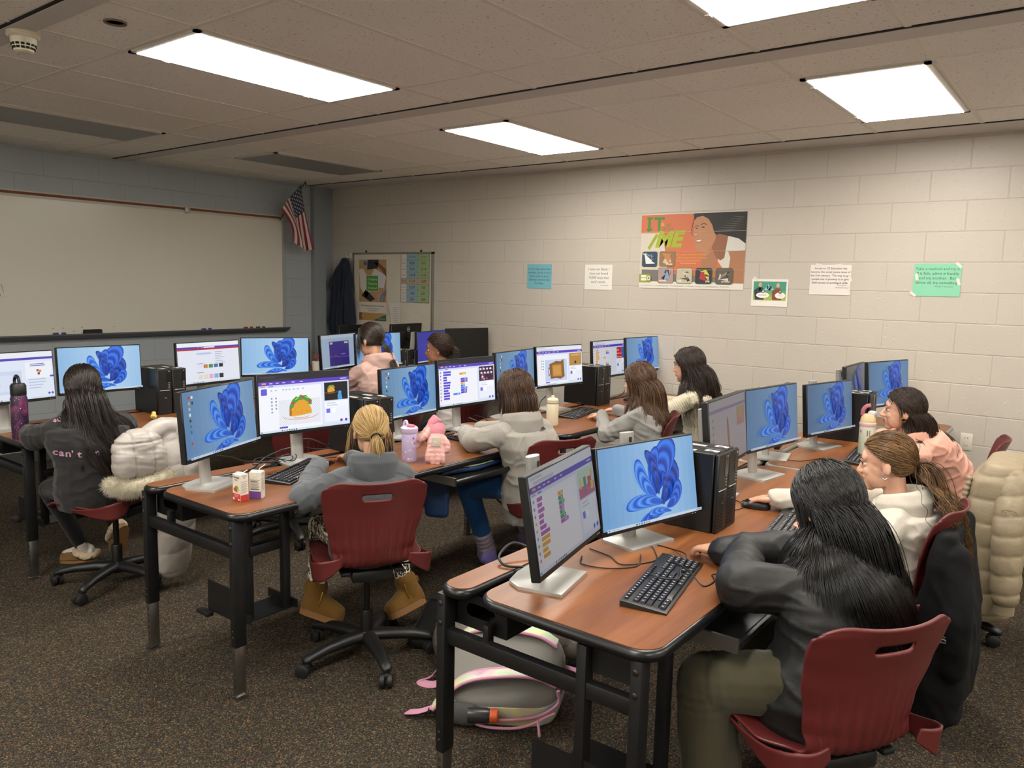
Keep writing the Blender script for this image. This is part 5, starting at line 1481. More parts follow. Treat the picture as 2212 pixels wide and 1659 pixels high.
for k in 'LR':
    o, M = boot(p, k, 'sock', white_sock, None, .08, sole=0, w=.030, pitch=1 if k == 'R' else None)
    a = G(); rings = []
    for x, hw, hz in ((.02, .95, .05), (.05, 1.1, .05), (.09, 1.1, .042), (.118, .85, .034), (.130, .35, .02)): rings.append([(x, .043 * hw * math.cos(b), -.034 + (hz if math.sin(b) > 0 else .012) * math.sin(b)) for b in [TAU * i / 16 for i in range(16)]])
    a.loft(rings); sp = obj('slipper', a, sl, p.root, M=p.IM @ M)
    obj('sole', G().prism(rrect(-.062, -.045, .132, .045, .042, 6), -.056, -.040), sole_tan, sp)
    b = G(); pts = [(.045, 0, .012), (.03, .036, .004), (-.02, .048, -.012), (-.055, .030, -.012), (-.064, 0, -.01), (-.055, -.030, -.012), (-.02, -.048, -.012), (.03, -.036, .004), (.045, 0, .012)]
    cone(b, pts, [.019, .017, .019], 10, sub=4)
    V, F, NV = evaluate(b, .004, 1); V = V + NV * (.005 * wob(V, 180, 4, .01))[:, None]; obj_np('shearling_trim', V, F, fur, sp)

# -- blonde girl, grey hoodie, leopard leggings
p = person('blonde girl with a low ponytail in a charcoal hoodie and leopard leggings, seated back-on', (3.425, -3.815), 148, (3.425, -3.785, .985), 150, -12,
           wr=(3.04, -3.56, .775), wl=(3.075, -3.775, .780), el=(3.35, -4.08, .735), er=(3.31, -3.58, .755),
           fr=((3.37, -3.49, .150), (3.34, -3.65, .120)), fl=((3.13, -3.845, .165), (3.28, -3.76, .125)), kl=(3.10, -3.79, .50), kr=(3.22, -3.52, .50), s=.86, skin='#c79a80', hand=(.35, .5))
top(p, 'hoodie', fabric('charcoal_fleece', '#565a5e', .9), d=.020, r=(.058, .066, .058, .046), hood=True, fold=.008, hem=.05, seed=4)
pants(p, 'leggings', leopard(), r=(.085, .066, .058, .048), end=.93)
hm = hair_mat('blonde_hair', '#8a6a3a', '#e0c084', .4)
hair_pony(p, hm, (-.112, 0, -.030), (-.8, 0, -.55), .135, n=3380, nt=1170, amp=.005, freq=7, r=.0011, seed=5, spread=.30, tie_m=black, tie_r=.018, loose=90, drop=.6)
for k in 'LR':
    o, M = boot(p, k, 'ankle_boot', fabric('chestnut_suede', '#7d5a26', .92, 300), sole_tan, .075, w=.043, bulk=1.12, pitch=1, sole=.03)
    obj('pull_tab', G().rbox((-.066, 0, .058), (.012, .018, .03), .004), fabric('chestnut_suede', '#7d5a26'), o, M=M)
    obj('zipper', G().rbox((.03, (1 if k == 'R' else -1) * .0475, .03), (.005, .004, .07), .002), gold, o, M=M)

# -- girl in the pale pink jacket
p = person('girl with a dark low ponytail in a pale pink jacket, seated by the game screen', (1.83, -2.25), 186, (1.745, -2.265, 1.205), 188, -16,
           wr=(1.36, -2.10, .78), wl=(1.37, -2.45, .78), fr=((1.42, -2.15, .07), (1.27, -2.15, .03)), fl=((1.42, -2.37, .07), (1.27, -2.38, .03)), s=.98, seat=.49, skin='#c29478')
top(p, 'jacket', fabric('pale_pink_shell', '#b9998f', .7, 900, .04, .05), d=.026, r=(.060, .057, .054, .048), hood=True, fold=.009, hem=.06, seed=6)
pants(p, 'trousers', fabric('dark_denim', '#2c3038', .85))
hm2 = hair_mat('dark_brown_hair', '#150f0d', '#4a382e')
hair_pony(p, hm2, (-.100, .0, -.045), (-.7, -.15, -.6), .26, n=2860, nt=780, amp=.004, freq=3, r=.0011, seed=7, spread=.16, tie_m=black, tie_r=.014, loose=220, drop=.7, pad=.03)
for k in 'LR': boot(p, k, 'shoe', mat('dark_shoe', '#26262a', .6), sole_dark, .02)

# -- curly-haired girl in profile
p = person('curly-haired girl in profile with a purple hair tie and pale top, behind the middle-row monitors', (1.90, -1.56), 195, (1.790, -1.620, 1.108), 213, -2,
           wr=(1.40, -1.55, .78), wl=(1.42, -1.86, .78), fr=((1.45, -1.45, .07), (1.30, -1.47, .03)), fl=((1.45, -1.68, .07), (1.30, -1.72, .03)), s=.93, skin='#9a6a50')
top(p, 'pale_top', fabric('pale_cotton', '#d3cdc6', .85), d=.014, hood=True, seed=8)
pants(p, 'trousers', fabric('dark_denim', '#2c3038', .85))
hm3 = hair_mat('dark_curly_hair', '#140d0a', '#5a3f2c')
hair_pony(p, hm3, (-.098, -.01, .012), (-.9, -.05, -.25), .17, n=2860, nt=1430, K=22, amp=.012, freq=22, clump=.6, nc=120, r=.0011, seed=9, spread=.75, tie_m=fabric('purple_velvet', '#8a3fae', .7), scrunchie=.024, loose=0, drop=.5, curl=.008)
for k in 'LR': boot(p, k, 'shoe', mat('dark_shoe', '#26262a', .6), sole_dark, .02)

# -- girl with the brown bob
p = person('girl with a brown bob in a heather grey hoodie, blue leggings and lilac boots', (3.47, -2.665), 166, (3.395, -2.745, 1.045), 168, -8,
           wr=(3.02, -2.58, .78), wl=(3.075, -2.76, .785), el=(3.285, -2.945, .80), er=(3.32, -2.42, .80),
           fr=((3.19, -2.275, .10), (3.06, -2.18, .04)), fl=((3.165, -2.655, .10), (3.05, -2.545, .04)), kl=(3.12, -2.80, .50), kr=(3.16, -2.49, .50), s=.95, skin='#c79a80')
top(p, 'hoodie', fabric('heather_grey_fleece', '#a29d95', .92, 1500, .06, .1, heather='#85817a'), d=.028, r=(.064, .064, .056, .046), hood=True, fold=.009, hem=.12, seed=10)
pants(p, 'leggings', fabric('royal_blue_knit', '#1d4f86', .8), r=(.086, .066, .062, .050), end=.86)
hm4 = hair_mat('brown_hair', '#2a1a12', '#6a4a34')
hair_loose(p, hm4, .215, n=4480, K=16, part=.1, clump=.4, nc=120, seed=11, comb=(-.5, .55, 0), vol=.16, r=.0012, lenvar=.05, pad=.0, inertia=.72)
for k in 'LR':
    o, M = boot(p, k, 'snow_boot', shiny('lilac_grey_nylon', '#8f8090', .5, 50, .3), mat('lilac_sole', '#6f66a0', .7), .115, w=.044, bulk=1.08, foldz=.002)
    obj('toe_cap', G().loft([[(x * 1.08, .0475 * hw * math.cos(b), -.034 + (hz if math.sin(b) > 0 else .012) * math.sin(b)) for b in [TAU * i / 16 for i in range(16)]] for x, hw, hz in ((.045, 1.02, .052), (.075, 1.13, .056), (.105, 1.06, .049), (.122, .82, .040), (.131, .35, .026))]), mat('lilac_rubber', '#7a70b4', .6), o, M=M)
    obj('heel_cap', G().loft([[(x * 1.08, .0475 * hw * math.cos(b), -.034 + (hz if math.sin(b) > 0 else .012) * math.sin(b)) for b in [TAU * i / 16 for i in range(16)]] for x, hw, hz in ((-.058, .5, .05), (-.05, .92, .06), (-.02, 1.06, .062))]), mat('lilac_rubber', '#7a70b4', .6), o, M=M)
    obj('flap', G().rbox((.0, .050, .075), (.06, .008, .035), .003), mat('lilac_rubber', '#7a70b4', .6), o, M=M)

# -- girl in the grey sweater with loose brown hair
p = person('girl with loose brown hair in a light grey sweater, both hands on the keyboard', (3.585, -1.665), 186, (3.535, -1.640, 1.030), 184, -10,
           wr=(3.235, -1.375, .785), wl=(3.275, -1.640, .785), el=(3.44, -1.86, .70), er=(3.48, -1.44, .74), handdir=((-.95, .25, -.1), (-.97, -.2, -.1)),
           fr=((3.2, -1.55, .07), (3.05, -1.55, .03)), fl=((3.2, -1.78, .07), (3.05, -1.8, .03)), s=.92, skin='#d0a288', hand=(.55, .6))
top(p, 'sweater', fabric('light_grey_fleece', '#94918d', .92, 1400, .06, .1, heather='#797671'), d=.020, r=(.056, .054, .050, .042), fold=.010, hem=.08, seed=12, collar=1)
pants(p, 'trousers', fabric('taupe_trousers', '#6a6058', .85))
hm5 = hair_mat('mid_brown_hair', '#2c1c13', '#8a6342')
hair_loose(p, hm5, .36, n=4200, K=20, part=.0, clump=.5, nc=110, seed=13, comb=(-.5, .6, 0), amp=.006, freq=5, vol=.15, r=.0012, lenvar=.1)
for k in 'LR': boot(p, k, 'shoe', mat('dark_shoe', '#26262a', .6), sole_dark, .02)

# -- girl in the cable-knit sweater at the end of the middle row
p = person('girl with long wavy dark hair in a cream knit sweater, close to the back wall', (3.66, -.90), 196, (3.560, -.985, 1.085), 182, -6,
           wr=(3.23, -.80, .785), wl=(3.25, -1.12, .785), el=(3.50, -1.22, .76), er=(3.42, -.72, .76),
           fr=((3.27, -.8, .07), (3.12, -.8, .03)), fl=((3.27, -1.05, .07), (3.12, -1.08, .03)), s=1.0, seat=.47, skin='#c29278')
top(p, 'knit_sweater', fabric('cream_wool', '#d3c9b0', .95, 260, .12, .2), d=.024, r=(.060, .060, .056, .046), fold=.006, hem=.08, seed=14, collar=1.2, rib=True)
pants(p, 'trousers', fabric('black_leggings', '#161616'))
hm6 = hair_mat('long_dark_brown_hair', '#160e0b', '#4a3226')
o = hair_loose(p, hm6, .50, n=4200, K=20, part=.0, clump=.55, nc=120, seed=15, comb=(-.45, .6, 0), amp=.015, freq=8, vol=.15, r=.0012, lenvar=.12)
obj('hair_clip', G().rbox(Vector((.05, .055, .075)) * p.s, (.05, .02, .012), .005, M=p.H), black, o)
for k in 'LR': boot(p, k, 'shoe', mat('dark_shoe', '#26262a', .6), sole_dark, .02)

# -- girl in the peach hoodie, profile
p = person('girl with straight brown hair and earring in a peach hoodie at the far right', (5.235, -1.10), 205, (5.010, -1.390, .985), 194, 0,
           wr=(4.86, -1.14, .79), wl=(4.94, -1.47, .775), el=(5.11, -1.46, .775), er=(5.03, -1.02, .775),
           fr=((4.86, -1.05, .07), (4.71, -1.08, .03)), fl=((4.90, -1.30, .07), (4.76, -1.36, .03)), s=.97, skin='#cf9f86')
top(p, 'hoodie', fabric('peach_fleece', '#dda491', .9), d=.026, r=(.064, .064, .058, .048), hood=True, fold=.011, hem=.12, seed=16)
pants(p, 'trousers', fabric('black_leggings', '#161616'))
hm7 = hair_mat('chestnut_dark_hair', '#1c120d', '#4d3628')
o = hair_loose(p, hm7, .30, n=3919, K=20, part=.0, clump=.45, nc=60, seed=17, comb=(-.85, .35, -.05), amp=.004, freq=3, vol=.10, r=.0012, lenvar=.12, inertia=.82, pad=.022)
hoop(p, 1, p.body, gold); hoop(p, 1, p.body, gold, c=(-.012, .082, -.028), r=.006)
for k in 'LR': boot(p, k, 'shoe', mat('dark_shoe', '#26262a', .6), sole_dark, .02)

# -- curly ponytail girl in cream hoodie, hand on the mouse
p = person('girl with a long curly ponytail in a cream hoodie, one hand on the mouse', (5.290, -2.72), 182, (5.225, -2.755, .960), 184, -8,
           wr=(4.872, -2.952, .790), wl=(5.10, -3.10, .770), er=(5.13, -2.62, .775), el=(5.26, -3.00, .70), handdir=(None, (-1, -.07, -.16)),
           fr=((4.97, -2.62, .07), (4.82, -2.62, .03)), fl=((4.97, -2.86, .07), (4.82, -2.88, .03)), s=.96, skin='#cd9d84', hand=(.5, .30))
top(p, 'hoodie', fabric('cream_fleece', '#cfc8bb', .9), d=.022, r=(.060, .056, .050, .042), hood=True, fold=.008, hem=.1, seed=18)
pants(p, 'trousers', fabric('dark_denim', '#2c3038'))
hm8 = hair_mat('honey_brown_curly_hair', '#3a2716', '#9c7442', .4)
hair_pony(p, hm8, (-.112, -.01, -.012), (-.75, -.16, -.5), .43, n=3380, nt=1690, K=46, amp=.012, freq=9, clump=.6, nc=130, r=.0011, seed=19, spread=.36, tie_m=black, tie_r=.018, loose=0, drop=.42, pad=.075, curl=.0012)
hoop(p, 1, p.body, silver); 
for k in 'LR': boot(p, k, 'shoe', mat('dark_shoe', '#26262a', .6), sole_dark, .02)

# -- girl closest to the viewer: black jacket, very long straight black hair
p = person('girl with very long straight black hair in a black jacket and olive trousers', (5.325, -3.870), 156, (5.275, -3.735, 1.005), 152, -16,
           wr=(4.955, -3.69, .785), wl=(5.00, -3.60, .785), el=(5.125, -3.955, .795), er=(5.17, -3.50, .785), handdir=((-.5, .85, -.05), (-.9, .2, -.05)),
           fr=((5.235, -3.455, .085), (5.12, -3.40, .045)), fl=((5.10, -4.00, .10), (4.98, -3.93, .05)), kl=(5.065, -4.02, .52), kr=(5.04, -3.66, .52), s=.97, skin='#b98c70', seat=.46)
top(p, 'jacket', shiny('black_nylon', '#0e0e0f', .6, 30, .25), d=.034, r=(.068, .071, .064, .050), fold=.007, hem=.10, seed=20, collar=1.4)
pants(p, 'trousers', fabric('olive_twill', '#4a4634', .85), r=(.095, .085, .085, .085), flare=.092, end=.92, fold=.007)
hm9 = hair_mat('straight_black_hair', '#060506', '#17120f', .30)
hair_loose(p, hm9, .46, n=5880, K=20, part=.0, clump=.3, nc=110, seed=21, comb=(-.7, .34, 0), amp=.002, freq=2, vol=.14, r=.0012, lenvar=.07, pad=.05, drift=(.62, .42, 0), side_len=.95)
nike = mat('white_leather', '#c9c5c0', .5)
for k in 'LR':
    o, M = boot(p, k, 'sneaker', nike, mat('black_rubber', '#151515', .7), .045, w=.042, bulk=1.08)
    q = Paint(.0002); q.poly([(-.03, .004), (-.022, -.006), (-.008, -.008), (.012, .0), (.045, .018), (.008, .006), (-.012, .002), (-.022, .006)], '#c8506a')
    q.obj('swoosh', printm, o, M=M @ T((.03, 0, -.01), 0) @ Matrix.Translation((0, (-.049 if True else .049), 0)))
    g = G().rbox((-.052, 0, .03), (.012, .05, .07), .005); obj('heel_tab', g, mat('black_rubber', '#151515'), o, M=M)
# ================================================================ things on the walls
def on_back(x, z, lift=.002): return Matrix.Translation((x, -lift, z))          # paint faces -y already
LEFT = lambda y, z, lift=.002: Matrix.Translation((XL + lift, y, z)) @ Matrix.Rotation(math.pi / 2, 4, 'Z')   # local x -> +y, faces +x
def sheet(name, label, cat, x0, z0, x1, z1, paint, bow=.0, corner=.0, group=None, tapes=None):
    """thin paper on the back wall, printed face a child"""
    w, h = x1 - x0, z1 - z0
    def fn(u, v, l): return (u, -.004 - bow * math.sin(math.pi * u / w) * (.4 + .6 * math.sin(math.pi * v / h)) - corner * (u / w) ** 6 * (v / h) ** 6 - l, v)
    nu, nv = 16, 10; g = G()
    P_ = [fn(w * i / nu, h * j / nv, 0) for i in range(nu + 1) for j in range(nv + 1)]
    Q_ = [(x, y + .0006, z) for x, y, z in P_]
    n1 = nv + 1; fs = [(i * n1 + j, (i + 1) * n1 + j, (i + 1) * n1 + j + 1, i * n1 + j + 1) for i in range(nu) for j in range(nv)]
    g.add(P_, fs); g.add(Q_, [tuple(reversed(f)) for f in fs])
    o = obj(name, g, paperm, None, M=Matrix.Translation((x0, 0, z0))); tag(o, label, cat, group)
    paint.obj('print', printm, o, fn=lambda u, v, l: fn(u, v, l + .0005))
    if tapes:
        for u, v, a in tapes:
            p_ = fn(u, v, .0022); obj('tape', G().box(p_, (.045, .0004, .018), R=Matrix.Rotation(a, 3, 'Y')), mat('glossy_tape', '#d9d3c6', .12), o)
    return o
def lines(P, rows, x, y, size, dy, col, **kw):
    for i, r in enumerate(rows): P.up().text(r, x, y - i * dy, size, col, align='CENTER', **kw)
P = Paint(); P.rect(0, 0, .283, .225, '#6fabb6'); lines(P, ['A man may make many', 'mistakes, but he is not a', 'failure until he starts', 'blaming someone else', 'for them.'], .142, .172, .027, .033, '#26353a')
sheet('quote_sheet', 'light blue quote sheet taped to the block wall, beginning "A man may make many mistakes"', 'sign', 1.425, 1.587, 1.708, 1.812, P)
P = Paint(); P.rect(0, 0, .283, .22, '#d9d5cc'); lines(P, ['I have not failed, I', 'have just found', '10,000 ways that', "won't work."], .142, .170, .031, .037, '#34322f'); P.text('Thomas Edison', .165, .034, .013, '#34322f')
sheet('quote_sheet', 'white quote sheet on the block wall, beginning "I have not failed"', 'sign', 2.070, 1.589, 2.353, 1.809, P)
P = Paint(); P.rect(0, 0, .288, .218, '#d9d2cb'); lines(P, ['Access to CS Education has', 'become the social justice issue of', 'the 21st century.  The way to get', 'people out of poverty is to give', 'them access to privileged skills.'], .144, .186, .0205, .0262, '#2a2725', bold=.012)
P.text('CSTA Executive Director', .185, .05, .009, '#2a2725', bold=.01); P.text('Chris Stephenson', .20, .066, .009, '#2a2725', bold=.01)
sheet('quote_sheet', 'white quote sheet on the block wall, beginning "Access to CS Education"', 'sign', 4.047, 1.594, 4.335, 1.812, P, tapes=[(.06, .218, .1), (.20, .216, -.1), (.285, .12, 1.2), (.28, .05, 1.5)])
P = Paint(); P.rect(0, 0, .289, .220, '#7fc3a0'); lines(P, ['Take a method and try it.', 'If it fails, admit it frankly', 'and try another.  But', 'above all, try something.'], .146, .176, .0265, .031, '#2d3a33'); P.text('Franklin D. Roosevelt', .135, .062, .0125, '#2d3a33')
sheet('quote_sheet', 'green laminated quote sheet on the block wall, beginning "Take a method and try it"', 'sign', 4.746, 1.602, 5.035, 1.822, P, tapes=[(.27, .21, .8), (.004, .012, .7), (.02, .13, 1.4), (.275, .1, 1.3)])
# cartoon sheet: two figures in suits with speech balloons, plain stand-in
P = Paint(); P.rect(0, 0, .282, .207, '#dfdbd4'); P.up().rect(.014, .045, .268, .19, '#3f8f76')
for i in range(6): P.up().rect(.014, .045, .268, .12 - .012 * i, mixc('#5a9a66', '#a9ad4a', i / 5))
P.up()
P.poly([(.03, .05), (.02, .12), (.05, .145), (.085, .145), (.10, .12), (.10, .05)], '#26303f').disc(.066, .165, .014, '#c89a78', .018).rect(.060, .12, .072, .145, '#b03a3a')
P.poly([(.165, .05), (.16, .115), (.19, .14), (.22, .14), (.24, .11), (.235, .05)], '#7a4228').disc(.205, .162, .013, '#d0a080', .017)
P.poly([(.10, .125), (.13, .17), (.15, .125)], '#9fc0d0').poly([(.13, .125), (.15, .165), (.175, .125)], '#8fb4c8'); P.up()
P.disc(.125, .145, .008, '#26384a', .014).disc(.15, .145, .008, '#26384a', .014)
P.disc(.09, .085, .052, '#e8e4dc', .022).disc(.225, .085, .040, '#e8e4dc', .024).poly([(.08, .10), (.092, .13), (.10, .10)], '#e8e4dc').poly([(.215, .10), (.222, .125), (.235, .10)], '#e8e4dc'); P.up()
for y in (.09, .082): P.rect(.055, y, .12, y + .002, '#8a867e'); P.rect(.205, y, .245, y + .002, '#8a867e')
sheet('cartoon_print', 'small framed-white cartoon print of two suited figures, right below the big orange poster', 'print', 3.608, 1.494, 3.890, 1.703, P, tapes=[(.03, .21, .6)])

# big computing poster
P = Paint(.00008); W_, H_ = .918, .608
P.rect(0, 0, W_, H_, '#c7bfb1')
P.up().poly([(0, .46), (0, H_), (W_, H_), (W_, .06), (.26, .13), (.225, .33), (.205, .46)], '#c26a45')
P.up().poly([(0, .0), (0, .046), (.10, .06), (.30, .055), (.5, .052), (.7, .058), (W_, .045), (W_, 0)], '#d8d3c8')
P.poly([(.02, .06), (.02, .155), (.18, .15), (.28, .125), (.60, .10), (.85, .09), (.85, .055), (.5, .055), (.2, .055)], '#6f6b68')
# the girl: shoulder, arm, shirt, neck, face, hair
sk, sk2 = '#a3704f', '#8a5a3e'
P.up().poly([(.56, .09), (.555, .24), (.60, .30), (.66, .32), (.69, .25), (.68, .12)], sk).poly([(.77, .05), (.80, .20), (.78, .30), (.86, .33), (W_, .32), (W_, .05)], sk)
P.up().poly([(.69, .32), (.70, .22), (.74, .17), (.79, .165), (.80, .25), (.78, .30), (.80, .30), (W_, .31), (W_, .45), (.85, .47), (.78, .44), (.76, .35), (.72, .36)], '#c9c6bd')
P.up().poly([(.64, .33), (.68, .25), (.72, .23), (.75, .25), (.77, .40), (.76, .48), (.66, .44)], sk2)
P.up().poly([(.480, .545), (.475, .50), (.480, .46), (.472, .42), (.484, .395), (.490, .37), (.492, .345), (.505, .325), (.53, .302), (.57, .292), (.60, .305), (.64, .34), (.668, .40), (.672, .48), (.64, .56), (.58, .595), (.52, .595)], '#b07c58')
P.up().poly([(.47, .597), (.48, .55), (.50, .575), (.55, .585), (.60, .56), (.635, .51), (.65, .46), (.67, .43), (.70, .44), (.78, .42), (.86, .40), (W_, .36), (W_, H_), (.48, H_)], '#1d1a19')
P.up()
for k in range(7): P.poly([(.66 + .02 * k, .47 + .018 * k), (.78 + .015 * k, .465 + .016 * k), (.90, .48 + .015 * k), (.78 + .015 * k, .472 + .016 * k)], '#55504c')
P.line([(.485, .50), (.50, .508), (.52, .504)], .004, '#2a1a12').line([(.535, .515), (.56, .525), (.59, .515)], .005, '#2a1a12')
P.disc(.503, .487, .010, '#2a1a14', .004).disc(.558, .495, .014, '#2a1a14', .005).disc(.497, .435, .016, '#c08c66', .012).line([(.480, .425), (.50, .421), (.516, .43)], .004, '#6a3f2c')
P.poly([(.498, .392), (.52, .40), (.548, .402), (.562, .398), (.54, .376), (.512, .372)], '#8a3f36'); P.up().poly([(.504, .390), (.525, .396), (.556, .397), (.538, .382), (.512, .379)], '#e0d8cc')
for k in range(4): P.line([(.478 - .006 * k, .57 - .03 * k), (.466 - .004 * k, .545 - .03 * k), (.474, .515 - .03 * k)], .0035, '#1d1a19')
P.disc(.60, .285, .03, '#b07c58', .018, rot=.4)
# lettering
P.up(); gr = '#3f7f35'
P.text('I', .055, .475, .155, gr, bold=.03).text('T', .120, .480, .150, gr, bold=.03)
P.up().rect(.052, .478, .105, .495, gr).rect(.052, .572, .105, .588, gr)
P.text('is', .178, .515, .050, '#d9c437', shear=.2).text('all', .232, .508, .044, '#3f7f35').text('about', .193, .478, .044, '#3f7f35')
P.text('ME', .135, .345, .175, '#9aa822', bold=.05, shear=.25, sx=1.05)
P.up().poly([(.065, .335), (.085, .315), (.165, .440), (.140, .455)], '#9aa822'); P.up().text('Computer Science', .083, .332, .014, '#2f3a12', rot=1.0)
for i, (s_, dx) in enumerate((('talk to your computer teacher', 0), ('talk to your school counselor', .02))): P.text(s_, .325 + dx, .272 - .026 * i, .0215, '#cda935')
P.text('www.acm.org   www.acm.org/women', .335, .224, .0135, '#d8c08a').text('www.schoolcounselor.org', .37, .204, .0135, '#d8c08a')
def photo(x, y, cols, word, wx):
    P.up().rrect(x - .004, y - .004, x + .142, y + .126, .02, '#4f5a33').up().rrect(x, y, x + .138, y + .122, .018, cols[0])
    r = random.Random(int(x * 1000)); P.up()
    for i in range(6): P.up().poly([(x + .014 + r.uniform(0, .11), y + .012 + r.uniform(0, .10)) for _ in range(3)], cols[1 + i % (len(cols) - 1)])
    P.up().text(word, x + wx, y + .012 if wx > .005 else y + .10, .022, '#e8e4dc', bold=.02)
photo(.022, .178, ['#2d4256', '#d8d8d4', '#16181c', '#6a8aa8'], 'heal', .004)
photo(.185, .182, ['#8a6a4a', '#2a2422', '#c8b090', '#b8784a'], 'create', .062)
photo(.178, .045, ['#a88a84', '#1f1b1c', '#3a3230', '#7a98b8'], 'connect', .008)
photo(.345, .045, ['#b8ae98', '#2a221e', '#5a4a3c', '#dcd4c4'], 'help', .012)
photo(.515, .045, ['#2a2c34', '#c8c03a', '#a83030', '#5a3a5a'], 'play', .09)
photo(.690, .045, ['#5c5348', '#d0c8bc', '#2a2622', '#8a7c6c'], 'protect', .05)
P.up().poly([(0, .05), (0, .115), (.10, .115), (.112, .10), (.112, .055), (.10, .05)], '#8f9a32'); P.up().rrect(.018, .088, .07, .108, .005, '#d8d4c8').rrect(.018, .062, .07, .082, .005, '#d8d4c8').rrect(.078, .068, .102, .098, .005, '#d8d4c8').up().disc(.09, .083, .007, '#2a3a6a')
P.up().text('IT is Computer Science  -  IT is Computer Engineering  -  IT is Information Systems  -  IT is Information Technology  -  IT is Software Engineering  -  IT is Informatics', .014, .018, .0118, '#4a4540')
post = sheet('poster', 'large orange poster reading "IT is all about ME" with a smiling young woman', 'poster', 2.620, 1.615, 3.538, 2.226, P)
g = G()
for z in (.155, .305, .46): g.tube([(.0, -.0088, z), (.3, -.0088, z + .001), (.6, -.0088, z - .001), (.918, -.0088, z)], .0011, 5)
obj('fold_crease', g, mat('worn_fold', '#d9cbb6', .5), post)

# bulletin board
t = thing('bulletin_board', 'paper-covered bulletin board with a class timetable, hung in the corner behind the pink jacket', 'bulletin board', T((-1.02, 0, 1.05)))
bw, bh = 1.237, .885
obj('backing', G().box((bw / 2, -.012, bh / 2), (bw - .02, .02, bh - .02)), mat('board_paper', '#c9c2b3', .85, bump=(7, .5, .02), var=.06, vscale=5), t)
g = G()
for z in (.01, bh - .01): g.box((bw / 2, -.014, z), (bw, .028, .02))
for x in (.01, bw - .01): g.box((x, -.014, bh / 2), (.02, .028, bh))
obj('frame', g, mat('dull_aluminium', '#8f8d88', .4, metal=.6), t)
g = G()
for x in (.2, 1.05): g.box((x, -.006, bh + .008), (.016, .012, .03)).ell((x, -.014, bh + .012), (.006, .005, .006), nu=8, nv=6)
obj('hanger', g, gap_m, t)
P = Paint(.0002); w, h = .44, .84
P.rect(0, 0, w, .84, '#cfc8bc'); P.up().rect(0, .255, w, h, '#a98a5c'); P.up()
P.poly([(.02, .45), (.12, .30), (.22, .48), (.06, .72), (.0, .7)], '#cfc9c0').poly([(.12, .48), (.40, .45), (.44, .62), (.25, .72)], '#c6c6ca').poly([(.13, .70), (.14, h), (.32, h), (.30, .72)], '#22242a').poly([(.24, .80), (.36, .70), (.44, .60), (.44, .70), (.32, .80)], '#7a4a30')
P.poly([(.04, .34), (.11, .43), (.26, .30), (.18, .258)], '#26262b').poly([(.28, .36), (.36, .42), (.40, .30), (.30, .258)], '#b08a80').disc(.10, .79, .03, '#3a6aa0'); P.up()
for i, c in enumerate(('#7a5aa0', '#3a8a9a', '#4a9a5a', '#a83a5a')): P.line([(.34 + .02 * i, .26), (.36 + .016 * i, .35), (.44, .43 - .018 * i)], .012, c)
P.up().rect(.115, .405, .315, .625, '#d9d6cc').up().rect(.12, .41, .31, .62, '#4a8a35'); lines(P, ['Creative', 'Thinkers', 'Wanted'], .215, .555, .045, .060, '#cfe0c4')
P.text('AP Computer Science Principles', .22, .195, .0285, '#2b2a28', align='CENTER', bold=.006).text('You can find your field of interest', .22, .160, .016, '#4a4844', align='CENTER').text('collegeboard.org/CSP', .22, .133, .016, '#4a4844', align='CENTER')
P.rect(0, .0, w, .105, '#b08a4c'); P.up().poly([(.22, 0), (w, .09), (w, 0)], '#2f5f52').rect(0, 0, .05, .105, '#8a5a3c').disc(.415, .085, .016, '#d8b83a').text('AP', .03, .045, .04, '#d8cdb8'); P.up().text('CollegeBoard', .29, .022, .024, '#cfd8c8')
P.obj('poster', printm, t, M=Matrix.Translation((.104, -.0245, .135)) @ Matrix.Diagonal((1, 1, .80, 1)))
P = Paint(.0002); cw = (.085, .165, .165); rows = [('', 'CLASS STARTS', 'CLASS ENDS'), ('Period 1', '8:20', '9:15'), ('Period 2', '9:19', '10:14'), ('Period 3', '10:18', '11:13'), ('LUNCH', '11:13', '12:07'), ('Period 4', '12:07', '1:02'), ('Period 5', '1:06', '2:01'), ('Period 6', '2:05', '3:00')]
P.rect(-.004, -.004, .419, .512, '#55524c'); P.up(); rh = .508 / 8
for i, r_ in enumerate(rows):
    x = 0
    for k, (c, wd_) in enumerate(zip(r_, cw)):
        col = ('#cdc8bf', '#86a2ae', '#93a878')[k] if i != 4 else '#a89a86'
        y0 = .508 - (i + 1) * rh; P.rect(x + .001, y0 + .001, x + wd_ - .001, y0 + rh - .001, col)
        x += wd_
P.up()
for i, r_ in enumerate(rows):
    x = 0
    for k, (c, wd_) in enumerate(zip(r_, cw)):
        y0 = .508 - (i + 1) * rh; s_ = .038 if (k and i) else .0165
        if c: P.text(c, x + wd_ / 2, y0 + rh / 2 - s_ * .33, s_, '#22211f', align='CENTER', bold=.012)
        x += wd_
P.obj('timetable', printm, t, M=Matrix.Translation((.772, -.0255, .357)))
P = Paint(.0002); P.poly([(0, .26), (.04, 0), (.17, 0), (.17, .26)], '#cfcac2'); P.up()
for i in range(9): P.rect(.06, .05 + .02 * i, .14, .054 + .02 * i, '#8a867f')
P.obj('list_sheet', printm, t, M=Matrix.Translation((.60, -.03, .08)) @ Matrix.Rotation(.06, 4, 'X'))
P = Paint(.0002); P.rect(0, 0, .10, .07, '#d6d2c9'); P.up().disc(.05, .03, .016, '#3a3a3c'); P.obj('small_card', printm, t, M=Matrix.Translation((.26, -.026, .055)))
